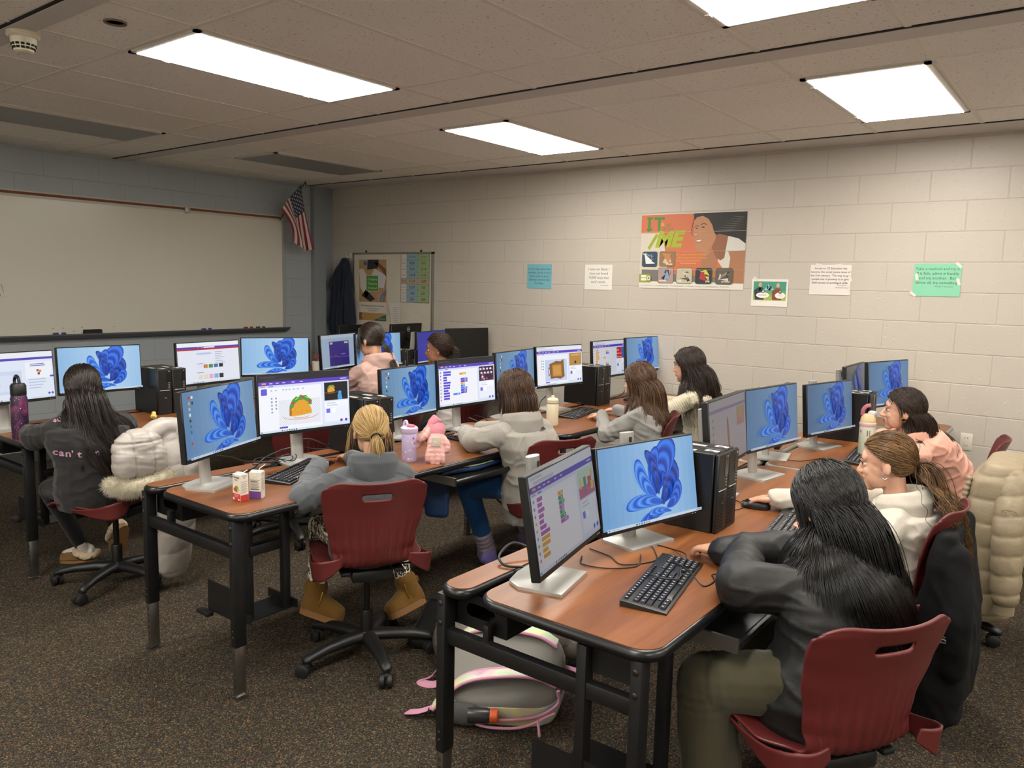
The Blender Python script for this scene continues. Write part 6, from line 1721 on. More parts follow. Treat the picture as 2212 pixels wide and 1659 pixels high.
# electrical outlet on the back wall
t = thing('wall_outlet', 'cream wall outlet plate low on the block wall behind the peach hoodie', 'outlet', T((5.155, 0, .631)))
obj('cover_plate', G().rbox((0, -.003, 0), (.072, .007, .115), .003), mat('cream_plastic', '#cfc7b8', .4), t)
g = G()
for z in (.026, -.026):
    for x in (-.008, .008): g.box((x, -.0068, z), (.003, .001, .01))
obj('socket', g, gap_m, t)
# navy coat on a wall hook
g = G()
cone(g, [(-1.09, -.07, 1.83), (-1.13, -.075, 1.70), (-1.17, -.08, 1.45), (-1.18, -.085, 1.14)], [.045, .10, .155, .185], 18, sq=.42, up=(0, -1, 0))
cone(g, [(-1.07, -.08, 1.84), (-1.03, -.09, 1.66), (-1.00, -.10, 1.42), (-.98, -.10, 1.16)], [.03, .05, .06, .055]); cone(g, [(-1.12, -.09, 1.82), (-1.22, -.10, 1.66), (-1.27, -.10, 1.56)], [.03, .055, .05]); g.ell((-1.10, -.08, 1.84), (.05, .045, .04))
V, F_, NV = evaluate(g, .009, 3); V = V + NV * (.014 * np.sin(V[:, 0] * 75 + 5 * wob(V * [1, 1, .25], 8, 3)) * np.clip((1.80 - V[:, 2]) * 4, 0, 1) + .005 * wob(V, 30, 2))[:, None]; V[:, 1] = np.minimum(V[:, 1], -.004)
t = thing('hanging_coat', 'dark navy coat hanging from a wall hook beside the bulletin board', 'coat', T((-1.12, -.05, 1.1)))
obj_np('coat_body', V, F_, fabric('navy_wool', '#232a38', .9), t, M=Matrix.Translation((1.12, .05, -1.1)))
obj('hook', G().rbox((.04, .044, .80), (.03, .012, .06), .004).tube([(.04, .03, .79), (.04, -.01, .78), (.04, -.02, .80)], .005, 6), white, t)

# whiteboard with tray and map rail
t = thing('whiteboard', 'long whiteboard with a cork map rail on the grey wall', 'whiteboard', T((XL, -2.95, 1.1)))
L = 4.5; wb = mat('whiteboard_enamel', '#d3cfc2', .22)
obj('board', G().box((.012, 0, .57), (.024, L, 1.15)), wb, t)
g = G().box((.016, L / 2 + .005, .57), (.032, .022, 1.16)); obj('frame', g, alum, t)
obj('map_rail', G().box((.016, 0, 1.172), (.032, L + .03, .055)), mat('rail_white', '#bdb8ac', .4), t)
obj('cork_strip', G().box((.0335, 0, 1.176), (.003, L + .02, .022)), mat('brown_cork', '#7a4a35', .8), t)
for y in (1.145, 2.245): obj('map_clip', G().rbox((.042, y, 1.165), (.02, .05, .05), .004).box((.046, y - .012, 1.14), (.02, .008, .02)), alum, t)
g = G().loft([[(x, y, z) for x, z in ((0, -.045), (.07, -.045), (.098, -.012), (.098, .0), (.085, -.004), (.0, -.006))] for y in (-L / 2, L / 2 + .02)]); g.loft([[(x * k, y, z * k - .01 * (1 - k)) for x, z in ((0, -.045), (.07, -.045), (.098, -.012), (.098, .0), (.085, -.004), (.0, -.006))] for y, k in ((L / 2 + .02, 1), (L / 2 + .06, .72))])
obj('marker_tray', g, mat('dark_grey_tray', '#55565a', .45), t)
P = Paint(.0002); w_ = '#6a6a90'
P.line([(.0 + .035 * math.cos(a), .02 + .03 * math.sin(a)) for a in [TAU * i / 12 for i in range(13)]], .004, w_).line([(.045, .11), (.06, .04)], .004, w_).line([(.062, .012), (.066, .008)], .005, w_)
P.obj('handwriting', printm, t, M=Matrix.Translation((.0248, -.545, .315)) @ Matrix.Rotation(math.pi / 2, 4, 'Z'))
P = Paint(.0002)
for y, z in ((-.12, .045), (-.04, .05), (.12, .052), (.4, .05), (.05, .02)): P.disc(y, z, .006, '#3a3a3a', .003)
P.obj('ink_speck', printm, t, M=Matrix.Translation((.0248, 0, .0)) @ Matrix.Rotation(math.pi / 2, 4, 'Z'))
def marker(y, col, label, cap_first=True):
    t = thing('marker', label, 'marker', T((XL + .055, y, 1.1035)))
    obj('barrel', G().tube([(0, -.035, 0), (0, .045, 0)], .0095, 10), white, t)
    obj('cap', G().tube([(0, -.075, 0), (0, -.032, 0)], [.008, .0105], 10), mat('marker_' + col[1:], col, .4), t)
    obj('label_band', G().tube([(0, -.01, 0), (0, .03, 0)], .0098, 10), mat('marker_' + col[1:], col, .4), t)
marker(-3.01, '#28406a', 'blue marker on the whiteboard tray, left of the eraser')
marker(-1.62, '#2f4a9a', 'blue marker alone on the whiteboard tray, right of the eraser')
marker(-1.14, '#a02a2a', 'red marker on the right of the whiteboard tray')
marker(-.99, '#2f5a35', 'green marker at the right end of the whiteboard tray')
t = thing('board_eraser', 'black felt eraser standing on the whiteboard tray', 'eraser', T((XL + .05, -2.75, 1.095)))
obj('felt', G().rbox((0, 0, .009), (.05, .15, .018), .003), mat('grey_felt', '#2c2b2a', .95), t); obj('grip', G().rbox((0, 0, .027), (.05, .15, .02), .006), mat('black_foam', '#1e1d1d', .8), t)

# flag on a short pole
def px_flag(u, v):
    A, B_, C_, D_ = (-.665, 2.632), (-.868, 2.345), (-.50, 1.955), (-.725, 2.03)
    y = (A[0] * (1 - v) + B_[0] * v) * (1 - u) + (C_[0] * (1 - v) + D_[0] * v) * u
    z = (A[1] * (1 - v) + B_[1] * v) * (1 - u) + (C_[1] * (1 - v) + D_[1] * v) * u
    y += .055 * math.sin(math.pi * u) * v - .03 * math.sin(math.pi * u) * (1 - v); z -= .06 * u * math.sin(math.pi * v) 
    x = -1.10 - .09 * v * (1 - u) + .045 * math.sin(v * 9 + u * 2) * (.25 + .75 * u) - .04 * u
    return x, y, z
t = thing('flag', 'american flag drooping from a short pole in the corner above the whiteboard end', 'flag', T((-1.39, -.72, 2.27)))
off = Matrix.Translation((1.39, .72, -2.27))
obj('pole', G().tube([(-1.385, -.735, 2.255), (-1.24, -.81, 2.44), (-1.06, -.655, 2.646)][:1] + [(-1.06, -.640, 2.652)], .006, 8).lathe([(0, 0), (.009, .004), (.004, .03), (0, .045)], 8, M=T((-1.06, -.64, 2.612))), mat('dark_wood_pole', '#3a2a1c', .5), t, M=off)
nu, nv = 60, 52; vs = [px_flag(i / nu, j / nv) for i in range(nu + 1) for j in range(nv + 1)]; fs = []; cs = []
for i in range(nu):
    for j in range(nv):
        a = i * (nv + 1) + j; fs.append((a, a + 1, a + nv + 2, a + nv + 1)); u, v = (i + .5) / nu, (j + .5) / nv
        st = int(v * 13); c = lin('#8a2330') if st % 2 == 0 else lin('#cfc8bc')
        if u < .40 and v < 7 / 13: c = lin('#1f2745')
        cs += [(*c, 1)] * 4
me = bpy.data.meshes.new('cloth'); me.from_pydata(vs, [], fs); at_ = me.color_attributes.new('Col', 'FLOAT_COLOR', 'CORNER'); at_.data.foreach_set('color', np.array(cs, dtype=np.float32).ravel()); me.materials.append(printm)
for q in me.polygons: q.use_smooth = True
cl = bpy.data.objects.new('cloth', me); COL.objects.link(cl); cl.parent = t; cl.matrix_basis = off
P = Paint(.0002)
for r_ in range(9):
    for c_ in range(6 if r_ % 2 == 0 else 5):
        u = .40 * (c_ + (.5 if r_ % 2 == 0 else 1)) / 6; v = 7 / 13 * (r_ + .6) / 9.2
        P.poly([(u + .022 * (1 if k % 2 == 0 else .42) * math.sin(TAU * k / 10) * .8, v - .026 * (1 if k % 2 == 0 else .42) * math.cos(TAU * k / 10)) for k in range(10)], '#d8d3c8')
def fl_(u, v, l): x, y, z = px_flag(u, v); return (x + .004, y - .002, z)
P.obj('stars', printm, cl, fn=fl_)

# ================================================================ corner desk with its back-turned monitors
t = thing('teacher_desk', 'desk in the corner carrying the back-turned monitors', 'desk', T((-.32, -.70, 0)))
obj('tabletop', G().rbox((0, 0, .725), (.80, 1.28, .03), .006), wd, t)
for x in (-.36, .36):
    for y in (-.60, .60): obj('leg', G().rbox((x, y, .355), (.04, .04, .71), .004), black, t)
obj('modesty_panel', G().box((.34, 0, .48), (.016, 1.15, .44)), black, t)
logo_m = mat('pale_logo', '#b9b9bb', .4)
for q, lb in (((-.245, -.66, 1.035, math.pi, .05), 'back-turned monitor with a round logo, left of the pink jacket girl\'s head'), ((.06, -.275, 1.05, math.pi + .10, .05), 'back-turned monitor with a round logo, just right of the pink jacket girl\'s head')):
    m_ = monitor(q, lb, None)
    pn = [c for c in m_.children if c.name.startswith('panel')][0]
    P = Paint(.0003); n_ = 40
    for k in range(n_): a, b = TAU * k / n_, TAU * (k + 1) / n_; P.poly([(.024 * math.cos(a), .024 * math.sin(a)), (.024 * math.cos(b), .024 * math.sin(b)), (.0215 * math.cos(b), .0215 * math.sin(b)), (.0215 * math.cos(a), .0215 * math.sin(a))], '#c8c8ca')
    P.text('DELL', 0, -.005, .0145, '#c8c8ca', bold=.03, align='CENTER')
    P.obj('logo', printm, pn, M=Matrix.Translation((0, .0525, .09)) @ Matrix.Rotation(math.pi, 4, 'Z'))
t = thing('office_chair', 'black high-backed office chair tucked between the desk corner and the grey wall', 'chair', T((-1.0, -.75, 0), .1))
obj('backrest', G().rbox((-.12, 0, .74), (.07, .42, .46), .06, k=4), mat('black_mesh', '#131313', .8), t); obj('seat', G().rbox((.1, 0, .46), (.44, .46, .08), .035, k=3), mat('black_mesh', '#131313'), t)
obj('gas_lift', G().tube([(.1, 0, .05), (.1, 0, .44)], .025, 12), blackpl, t)
for k in range(5):
    a = TAU * k / 5; obj('base_leg', G().tube([(.1, 0, .08), (.1 + .25 * math.cos(a), .25 * math.sin(a), .055)], [.025, .018], 8).ell((.1 + .25 * math.cos(a), .25 * math.sin(a), .026), (.026, .026, .026)), blackpl, t)
t = thing('pencil_cup', 'small white cup holding red scissors on the corner desk', 'cup', T((-.27, -1.15, .74)))
obj('cup', G().lathe([(.0, 0), (.034, 0), (.038, .09), (.035, .09), (.031, .006), (0, .006)], 20), white, t)
t = thing('scissors', 'scissors with red handles standing in the white cup', 'scissors', T((-.27, -1.15, .748)))
for s in (-1, 1):
    obj('handle', G().tube([(s * .012 + .014 * math.cos(a), s * .012, .125 + .022 * math.sin(a)) for a in [TAU * i / 14 for i in range(15)]], .004, 6), mat('red_plastic', '#b03028', .4), t)
obj('blade', G().box((.004, 0, .05), (.012, .002, .10)).box((-.004, .002, .05), (.012, .002, .10)), chrome, t)
t = thing('glue_bottle', 'small white bottle with an orange cap on the desk below the blue flower screen', 'bottle', T((1.10, -2.33, .74)))
obj('body', G().lathe([(0, 0), (.02, 0), (.02, .08), (.012, .09), (0, .09)], 16), white, t); obj('cap', G().lathe([(.013, .085), (.012, .11), (.005, .125), (0, .125)], 14), mat('orange_plastic', '#d0601e', .4), t)

# ================================================================ things on the tables
def bottle_mat_galaxy():
    m, nt, b = nodes('galaxy_print'); tc = N(nt, 'ShaderNodeTexCoord'); n1 = N(nt, 'ShaderNodeTexNoise', {'Vector': tc.outputs['Object'], 'Scale': 14, 'Detail': 6, 'Distortion': .8}); n2 = N(nt, 'ShaderNodeTexNoise', {'Vector': tc.outputs['Object'], 'Scale': 160, 'Detail': 1})
    c = ramp(nt, n1.outputs['Fac'], [(.3, lin('#17131f')), (.48, lin('#3a2440')), (.58, lin('#6a2f55')), (.68, lin('#b0503a')), (.8, lin('#d88a50'))])
    s = ramp(nt, n2.outputs['Fac'], [(.70, (0, 0, 0)), (.74, (1, 1, 1))]); nt.links.new(mixrgb(nt, s, c, lin('#e8d8e0')), b.inputs['Base Color']); b.inputs['Roughness'].default_value = .3; return m
t = thing('water_bottle', 'tall galaxy-print water bottle with a black loop lid beside the black sweatshirt', 'bottle', T((1.325, -4.355, .74)))
obj('body', G().lathe([(0, 0), (.038, 0), (.041, .01), (.041, .215), (.036, .235), (.034, .24), (0, .24)], 28), bottle_mat_galaxy(), t)
ld = obj('lid', G().lathe([(.037, .235), (.038, .24), (.038, .285), (.03, .297), (0, .297)], 24), blackpl, t)
obj('loop', G().tube(spline([(-.034, 0, .28), (-.042, 0, .31), (-.02, 0, .335), (.01, 0, .325), (.02, 0, .297)], 5), .008, 8), blackpl, ld)
cream = mat('cream_enamel', '#d8cdb0', .4)
t = thing('water_bottle', 'matte cream water bottle standing beside the keyboard of the middle row', 'bottle', T((3.12, -1.985, .74)))
obj('body', G().lathe([(0, 0), (.035, 0), (.0385, .008), (.0385, .135), (.036, .14), (0, .14)], 28), cream, t); obj('lid', G().lathe([(.034, .138), (.037, .142), (.037, .162), (.028, .172), (.011, .175), (.010, .188), (0, .188)], 24), cream, t)
obj('band', G().lathe([(.0365, .138), (.0385, .1385), (.0385, .1415), (.0365, .142)], 24), mat('bronze_band', '#8a7a58', .35, metal=.7), t)
lav = mat('lavender_enamel', '#b3a3c6', .38)
t = thing('water_bottle', 'lavender kids water bottle with butterfly decals next to the pink gloves', 'bottle', T((3.185, -3.315, .74)))
bd = obj('body', G().lathe([(0, 0), (.034, 0), (.037, .008), (.037, .135), (.033, .142), (0, .142)], 28), lav, t)
lidp = mat('pale_lavender_plastic', '#c6b8d6', .35)
ld = obj('lid', G().lathe([(.036, .138), (.042, .145), (.043, .165), (.036, .172), (0, .168)], 24), lidp, t)
obj('loop', G().tube(spline([(-.036, 0, .165), (-.034, .0, .19), (-.018, 0, .195), (-.012, 0, .17)], 4), .006, 8), lidp, ld); obj('spout', G().rbox((.012, 0, .177), (.045, .018, .014), .006), mat('coral_silicone', '#cf7f78', .5), ld)
P = Paint(.0003); r_ = random.Random(5)
for i in range(40):
    u, v = r_.uniform(0, TAU), r_.uniform(.012, .13); c = r_.choice(['#d8d0e4', '#cfc6dc', '#7a5ab0', '#d8609a', '#e0c84a', '#dcd4e8', '#9f90b8'])
    k_ = r_.choice((0, 1, 2))
    if k_ == 0: P.disc(u, v, .14, c, .006)
    elif k_ == 1: P.poly([(u + .12 * (1 if k % 2 else .45) * math.sin(TAU * k / 10), v + .0055 * (1 if k % 2 else .45) * math.cos(TAU * k / 10)) for k in range(10)], c)
    else: P.poly([(u, v), (u + .12, v + .008), (u + .14, v - .002)], c).poly([(u, v), (u - .12, v + .008), (u - .14, v - .002)], c)
P.obj('decals', printm, bd, fn=lambda u, v, l: ((.0373 + l) * math.cos(u), (.0373 + l) * math.sin(u), v))
glm = shiny('pink_quilted_nylon', '#cf9c96', .55, 70, .45)
def glove(label, M, palm_up=True):
    t = thing('glove', label, 'glove', M); g = G()
    cone(g, [(0, 0, 0), (.045, 0, .004), (.085, 0, 0)], [.034, .042, .038], 16, sq=.55, up=(0, 0, 1))
    for i, (y, L_) in enumerate(((.030, .048), (.011, .056), (-.009, .054), (-.028, .042))): cone(g, [(.08, y, 0), (.095 + L_ * .5, y * 1.2, -.003), (.09 + L_, y * 1.25, -.012)], [.015, .0145, .0125], 12)
    cone(g, [(.02, .032, 0), (.05, .056, -.004), (.078, .058, -.01)], [.018, .0165, .014], 12)
    V, F_, NV = evaluate(g, .004, 2); V = V + NV * (.0022 * np.abs(np.sin(V[:, 0] * 150)) + .0012 * wob(V, 120, 3))[:, None]
    o = obj_np('shell', V, F_, glm, t)
    obj('cuff', G().loft([[(x, 1.0 * rr * math.cos(a), .62 * rr * math.sin(a)) for a in [TAU * i / 18 for i in range(18)]] for x, rr in ((.004, .036), (-.012, .044), (-.02, .046), (-.05, .042), (-.054, .036))]), mat('pink_rib_knit', '#c97f8c', .85, bump=(300, .3, .002)), t)
    obj('palm_patch', G().rbox((.052, .004, .0245), (.05, .046, .006), .003), mat('grey_grip', '#a39a88', .8), t)
    return t
glove('pink quilted glove leaning on the lavender bottle, grey palm patch showing', Matrix(((.36, .79, .506, 3.278), (-.43, .61, -.656, -3.222), (-.83, .0, .559, .872), (0, 0, 0, 1))))
glove('pink quilted glove behind the lavender bottle with its knit cuff pointing up', Matrix(((-.42, .83, .36, 3.228), (-.36, -.52, .77, -3.205), (-.83, .19, -.52, .905), (0, 0, 0, 1))))
t = thing('water_bottle', 'white bottle with a beige lid and pink flip straw beside the peach hoodie girl\'s chin', 'bottle', T((4.885, -1.585, .74)))
bd = obj('body', G().lathe([(0, 0), (.037, 0), (.040, .01), (.040, .165), (.038, .172), (0, .172)], 28), mat('mint_white_enamel', '#c9cdb8', .4), t)
ld = obj('lid', G().lathe([(.0405, .172), (.041, .176), (.041, .188), (.039, .19), (.036, .215), (.026, .232), (0, .234)], 28), mat('beige_plastic', '#cdb48a', .45), t)
obj('collar', G().lathe([(.0412, .170), (.042, .173), (.042, .186), (.0412, .188)], 28), mat('soft_pink_plastic', '#cfa6ae', .4), ld)
obj('spout_cover', G().rbox((.015, .012, .236), (.042, .042, .03), .012), mat('pale_pink_plastic', '#cdbdc4', .4), ld)
obj('straw_loop', G().tube(spline([(-.028, -.01, .225), (-.026, -.01, .255), (-.012, -.005, .275), (.008, .0, .282)], 5), [.0065] * 16, 8, sq=1.6), mat('rose_plastic', '#a85e6c', .4), ld)
P = Paint(.0003); P.rrect(3.95, .135, 4.15, .150, .002, '#b03a4a').rect(4.9, .118, 5.3, .150, '#8a6a6a').up()
for i in range(5): P.text('AYGT'[i % 4], 4.92 + .08 * i, .130, .012, '#3a2c30', sx=6)
P.obj('sticker', printm, bd, fn=lambda u, v, l: ((.0405 + l) * math.cos(u), (.0405 + l) * math.sin(u), v))
# juice boxes
def juice(M, top_col, label, kind):
    w, d, h = .050, .038, .108; t = thing('juice_box', label, 'juice box', M)
    b = obj('carton', G().rbox((0, 0, h / 2), (w, d, h), .002, k=1), mat('carton_white', '#d8d3c6', .5), t)
    P = Paint(.0003); P.rect(-w / 2 + .001, .001, w / 2 - .001, h - .001, '#d8d3c6'); P.up().rect(-w / 2 + .001, .001, w / 2 - .001, .030, top_col)
    if kind == 'front':
        P.up().text('Honest', 0, .092, .0135, '#2f2c2a', align='CENTER', bold=.02).text('KIDS', 0, .082, .0095, '#b8483a', align='CENTER', bold=.02).text('ORGANIC', 0, .0325, .0055, '#4a4640', align='CENTER', spacing=1.5)
        P.text('SUPER FRUIT', 0, .022, .0058, '#e8d8d0', align='CENTER').text('PUNCH', 0, .0155, .0055, '#e8d8d0', align='CENTER').disc(.0, .047, .018, '#a83030', .009); P.up().disc(.003, .055, .011, '#8a9a3a', .008).disc(-.004, .050, .009, '#b8563a', .006).disc(.010, .046, .006, '#c8c060').rrect(-.022, .004, -.012, .014, .002, '#e0d0c8').disc(.016, .008, .004, '#e8e4d8')
    else:
        P.up().poly([(-.02, h - .003), (.02, h - .003), (0, h - .024)], '#bdb8aa').up().poly([(-.018, h - .004), (.018, h - .004), (0, h - .022)], '#d8d3c6').text('Nutrition Facts', 0, .074, .0065, '#2a2826', align='CENTER', bold=.015)
        for i in range(8): P.rect(-.018, .068 - .0045 * i, .018 if i % 3 else .012, .0695 - .0045 * i if i not in (0, 7) else .071 - .0045 * i, '#5a5650')
    P.obj('front_print', printm, b, M=Matrix.Translation((0, -d / 2 - .0003, 0)))
    Q = Paint(.0003); Q.rect(-d / 2 + .001, .001, d / 2 - .001, h - .001, '#d8d3c6').up().rect(-d / 2 + .001, .001, d / 2 - .001, .026, top_col if kind == 'front' else '#d8d3c6'); Q.up().poly([(-.014, h - .003), (.014, h - .003), (0, h - .02)], '#b9b4a6').text('Nutrition Facts', 0, .077, .005, '#2a2826', align='CENTER', bold=.01)
    for i in range(9): Q.rect(-.015, .070 - .0045 * i, .015 if i % 2 else .008, .0712 - .0045 * i, '#6a665e')
    Q.obj('side_print', printm, b, M=T((w / 2 + .0003, 0, 0), math.pi / 2))
    obj('top_flap', G().rbox((0, 0, h + .002), (w * .9, .014, .004), .001), mat('carton_white', '#d8d3c6'), b)
    if kind != 'front': obj('straw', G().tube([(.008, .0, h - .004), (.012, .0, h + .012), (.035, -.002, h + .028)], .0022, 8), white, t)
    else: obj('straw', G().tube([(.012, .004, h - .004), (.014, .006, h + .006), (.028, .012, h + .016)], .0022, 8), white, t)
juice(T((3.199, -4.263, .74), .02), '#b8342e', 'juice box with a red base and fruit picture reading "Honest Kids"', 'front')
juice(T((3.213, -4.198, .74), .56), '#6a3f8f', 'juice box with a purple base and nutrition panel, straw sticking out', 'side')
t = thing('toy_chick', 'tiny yellow toy chick on the table behind the white puffer coat', 'toy', T((1.245, -3.585, .74), 2.6)); ym = mat('yellow_vinyl', '#d8c068', .5)
g = G(); g.ell((0, 0, .018), (.026, .019, .018)); g.ell((.022, 0, .034), (.014, .014, .013)); g.ell((-.026, 0, .026), (.012, .01, .008)); V, F_, NV = evaluate(g, .0025, 2); b = obj_np('body', V, F_, ym, t); obj('beak', G().lathe([(.004, 0), (0, .01)], 8, M=T((.034, 0, .033), 0, 0, math.pi / 2)), mat('orange_plastic', '#d0601e'), b)

# cords
cord_m = mat('black_cord', '#111112', .5)
def cord(pts, r, label, cat='cable', n=10, group=None):
    o = obj('cable', G().tube(spline(pts, n), r, 7), cord_m); tag(o, label, cat, group); return o
Zt = .7435
cord([(4.52, -4.06, Zt), (4.46, -4.02, .76), (4.40, -4.05, .78), (4.405, -4.13, .762), (4.45, -4.16, Zt + .004), (4.50, -4.13, Zt + .002)], .0042, 'thick black cable looped on the rear shelf behind the near angled monitor')
cord([(4.56, -3.84, Zt), (4.65, -3.86, Zt), (4.72, -3.90, Zt), (4.78, -3.80, Zt), (4.74, -3.72, Zt), (4.70, -3.66, Zt), (4.78, -3.66, Zt), (4.86, -3.74, .764), (4.90, -3.86, .766), (4.93, -3.95, .764), (4.86, -3.98, .768), (4.83, -3.90, .768)], .0021, 'thin black cord crossing from the near monitor bases over the bare keyboard')
cord([(4.855, -3.83, .768), (4.93, -3.87, .766), (4.99, -3.90, Zt), (5.00, -3.84, Zt), (4.975, -3.80, Zt), (4.985, -3.795, .748)], .0021, 'thin mouse cord curling off the right edge of the bare keyboard')
cord([(4.58, -3.92, Zt), (4.62, -3.98, Zt), (4.70, -3.96, Zt), (4.76, -3.88, Zt), (4.72, -3.78, Zt)], .0021, 'thin black cord between the two near monitor bases')
cord([(4.60, -3.13, Zt), (4.68, -3.06, Zt), (4.74, -3.08, Zt), (4.76, -2.99, Zt), (4.70, -2.92, Zt), (4.64, -2.98, Zt)], .002, 'thin mouse cord coiled left of the curly ponytail girl\'s hand')
cord([(4.56, -1.98, Zt), (4.66, -1.95, Zt), (4.72, -1.82, Zt), (4.79, -1.86, .75)], .002, 'thin black cord running past the clear gap to the white flip-straw bottle')
cord([(2.885, -4.195, .86), (2.82, -4.06, .82), (2.80, -3.98, .785), (2.76, -3.90, .765), (2.79, -3.80, .75), (2.77, -3.72, .745)], .005, 'thick black cable arching behind the juice boxes')
cord([(2.90, -4.16, .746), (2.86, -4.06, .747), (2.81, -3.94, .752), (2.78, -3.86, .78), (2.735, -3.74, .79), (2.755, -3.68, .80)], .004, 'black cable rising to the taco monitor stand')
for k, (y, lb) in enumerate(((-3.86, 'tangle of thin black cable nearest the juice boxes, behind the middle-row table'), (-3.76, 'tangle of thin black cable against the base of the taco monitor'))):
    rr = random.Random(k + 3); pts = [(2.79 + .06 * math.cos(a) * rr.uniform(.6, 1), y + .07 * math.sin(a) * rr.uniform(.6, 1), .748 + .03 * rr.random()) for a in [1.1 * i for i in range(12)]]
    cord(pts, .0024, lb)
cord([(2.77, -3.69, .83), (2.80, -3.62, .84), (2.84, -3.56, .81), (2.82, -3.50, .78), (2.76, -3.54, .77), (2.74, -3.62, .79), (2.77, -3.68, .80)], .003, 'black cable looped around the taco monitor stand')
cord([(2.93, -3.95, Zt), (2.98, -3.90, Zt), (2.95, -3.78, Zt), (2.90, -3.66, .752), (2.90, -3.56, .752), (2.95, -3.45, Zt)], .002, 'thin black keyboard cord on the table below the taco screen')
cord([(2.86, -2.70, Zt), (2.92, -2.76, Zt), (2.88, -2.86, Zt), (2.95, -2.84, Zt), (2.93, -2.74, .752), (2.98, -2.78, .752)], .0024, 'thin black cord tangled beside the keyboard right of the pink gloves')
cord([(2.80, -2.42, .80), (2.86, -2.38, .775), (2.84, -2.28, .76), (2.78, -2.24, .77), (2.76, -2.32, .80)], .0034, 'black cable looped below the code block screen by the brown bob')
cord([(2.82, -1.36, .745), (2.88, -1.30, .75), (2.93, -1.40, .80), (2.98, -1.38, .79), (3.03, -1.33, .752)], .002, 'thin black cord arching behind the keyboard by the cream bottle')
cord([(2.74, -1.46, .86), (2.70, -1.52, .80), (2.72, -1.58, .75), (2.68, -1.64, .742)], .0034, 'black cable hanging from the brown drawing monitor')
cord([(4.53, -2.62, .80), (4.50, -2.66, .76), (4.52, -2.58, .75), (4.49, -2.50, .748), (4.47, -2.2, .746)], .004, 'black cable lying behind the slim base at the row seam')
cord([(2.80, -.50, .79), (2.84, -.62, .77), (2.80, -.74, .75), (2.74, -.80, .748)], .0034, 'black cable drooping toward the wall behind the girl with loose hair')
cord([(1.02, -3.10, .80), (1.06, -3.00, .79), (1.02, -2.92, .83)], .003, 'black cable loop hanging under the red banner monitor')

# ================================================================ coats, bags and other things on chairs and floor
def cloth(name, g, m, parent, voxel, fn=None, seed=1, M=None):
    V, F_, NV = evaluate(g, voxel, 3); D = fn(V, NV) if fn else .004 * wob(V, 30, seed)
    return obj_np(name, V + NV * D[:, None], F_, m, parent, M=M)
def fuzz(pts, rad_, n, L_, seed=1):
    rng = np.random.RandomState(seed); C = np.array([tuple(p) for p in spline(pts, 12)]); t = rng.randint(0, len(C) - 1, n); d = rng.randn(n, 3); d /= np.linalg.norm(d, axis=1, keepdims=True)
    b = C[t] + d * rad_ * .8; P = np.stack([b + d * L_ * k / 4 * rng.uniform(.7, 1.2, (n, 1)) + np.array([0, 0, -.006]) * (k / 4) ** 2 + rng.randn(n, 3) * .0012 * k for k in range(5)], 1); return strands_mesh(P, np.full(n, .0006))
wpuf = shiny('pearl_white_nylon', '#a8a19b', .38, 38, .22)
t = thing('puffer_coat', 'white puffer coat with a fur-trimmed hood hung over the left chair', 'coat', T((2.06, -4.0, .5))); off = Matrix.Translation((-2.06, 4.0, -.5))
g = G(); cone(g, [(2.06, -3.93, .80), (2.10, -3.93, .66), (2.13, -3.94, .40), (2.10, -3.95, .13)], [.085, .115, .105, .085], 20, sq=.55, up=(1, 0, 0)); cone(g, [(2.06, -4.06, .80), (2.05, -3.96, .845), (2.06, -3.85, .82)], [.05, .055, .05])
V0 = cloth('body', g, wpuf, t, .008, lambda V, NV: .0075 * (np.abs(np.sin(np.pi * (V[:, 2] + .03 * np.sin(V[:, 1] * 9)) / .115)) ** .35 - .8) + .0018 * wob(V, 60, 2, .03) + .002 * np.clip(creases(V, 50, 12, 1, 1.6, .8), 0, 1), M=off)
g = G(); cone(g, [(2.08, -3.875, .83), (2.14, -3.86, .66), (2.16, -3.88, .50)], [.05, .056, .05])
cloth('sleeve', g, wpuf, t, .008, lambda V, NV: .007 * (np.abs(np.sin(np.pi * V[:, 2] / .10)) ** .35 - .8) + .003 * wob(V, 60, 3, .03) + .004 * np.clip(creases(V, 50, 14), 0, 1), M=off)
g = G(); g.ell((2.085, -4.11, .765), (.075, .130, .095)); g.rbox((2.10, -4.11, .70), (.13, .265, .17), .06, k=4)
hd_ = cloth('hood', g, wpuf, t, .007, lambda V, NV: -.010 * np.exp(-(((V[:, 1] + 4.11 + .03 * (V[:, 2] - .7)) % .095 - .047) / .005) ** 2) + .002 * wob(V, 30, 4, .03) + .0032 * np.clip(creases(V, 80, 5, .5, .5, 1.6), 0, 1) - .008 * np.exp(-((V[:, 2] - .80) / .005) ** 2), M=off)
fp = [(2.10, -4.255, .605), (2.145, -4.20, .585), (2.165, -4.11, .588), (2.155, -4.02, .605), (2.12, -3.965, .63)]
V1, F1 = fuzz(fp, .034, 11000, .026, 3); g = G(); cone(g, fp, [.030, .036, .030], 12); Vb, Fb, _ = evaluate(g, .006, 2)
obj_np('fur_trim', np.concatenate([V1, Vb]), np.concatenate([F1, Fb + len(V1)]), mat('cream_faux_fur', '#d8cfba', .9), t, M=off)
bpuf = shiny('beige_matte_nylon', '#94856c', .5, 36, .2)
t = thing('puffer_coat', 'long beige puffer coat draped over a chair at the right edge', 'coat', T((5.53, -1.95, .5))); off = Matrix.Translation((-5.53, 1.95, -.5))
quilt = lambda sp, sd, am=.0125: (lambda V, NV: am * (np.abs(np.sin(np.pi * (V[:, 2] + .012 * np.sin(V[:, 0] * 14)) / sp)) ** .28 - .85) + .0018 * wob(V, 40, sd, .03) + .0022 * np.clip(creases(V, 52, sd + 1, 1.4, 1.4, .8), 0, 1))
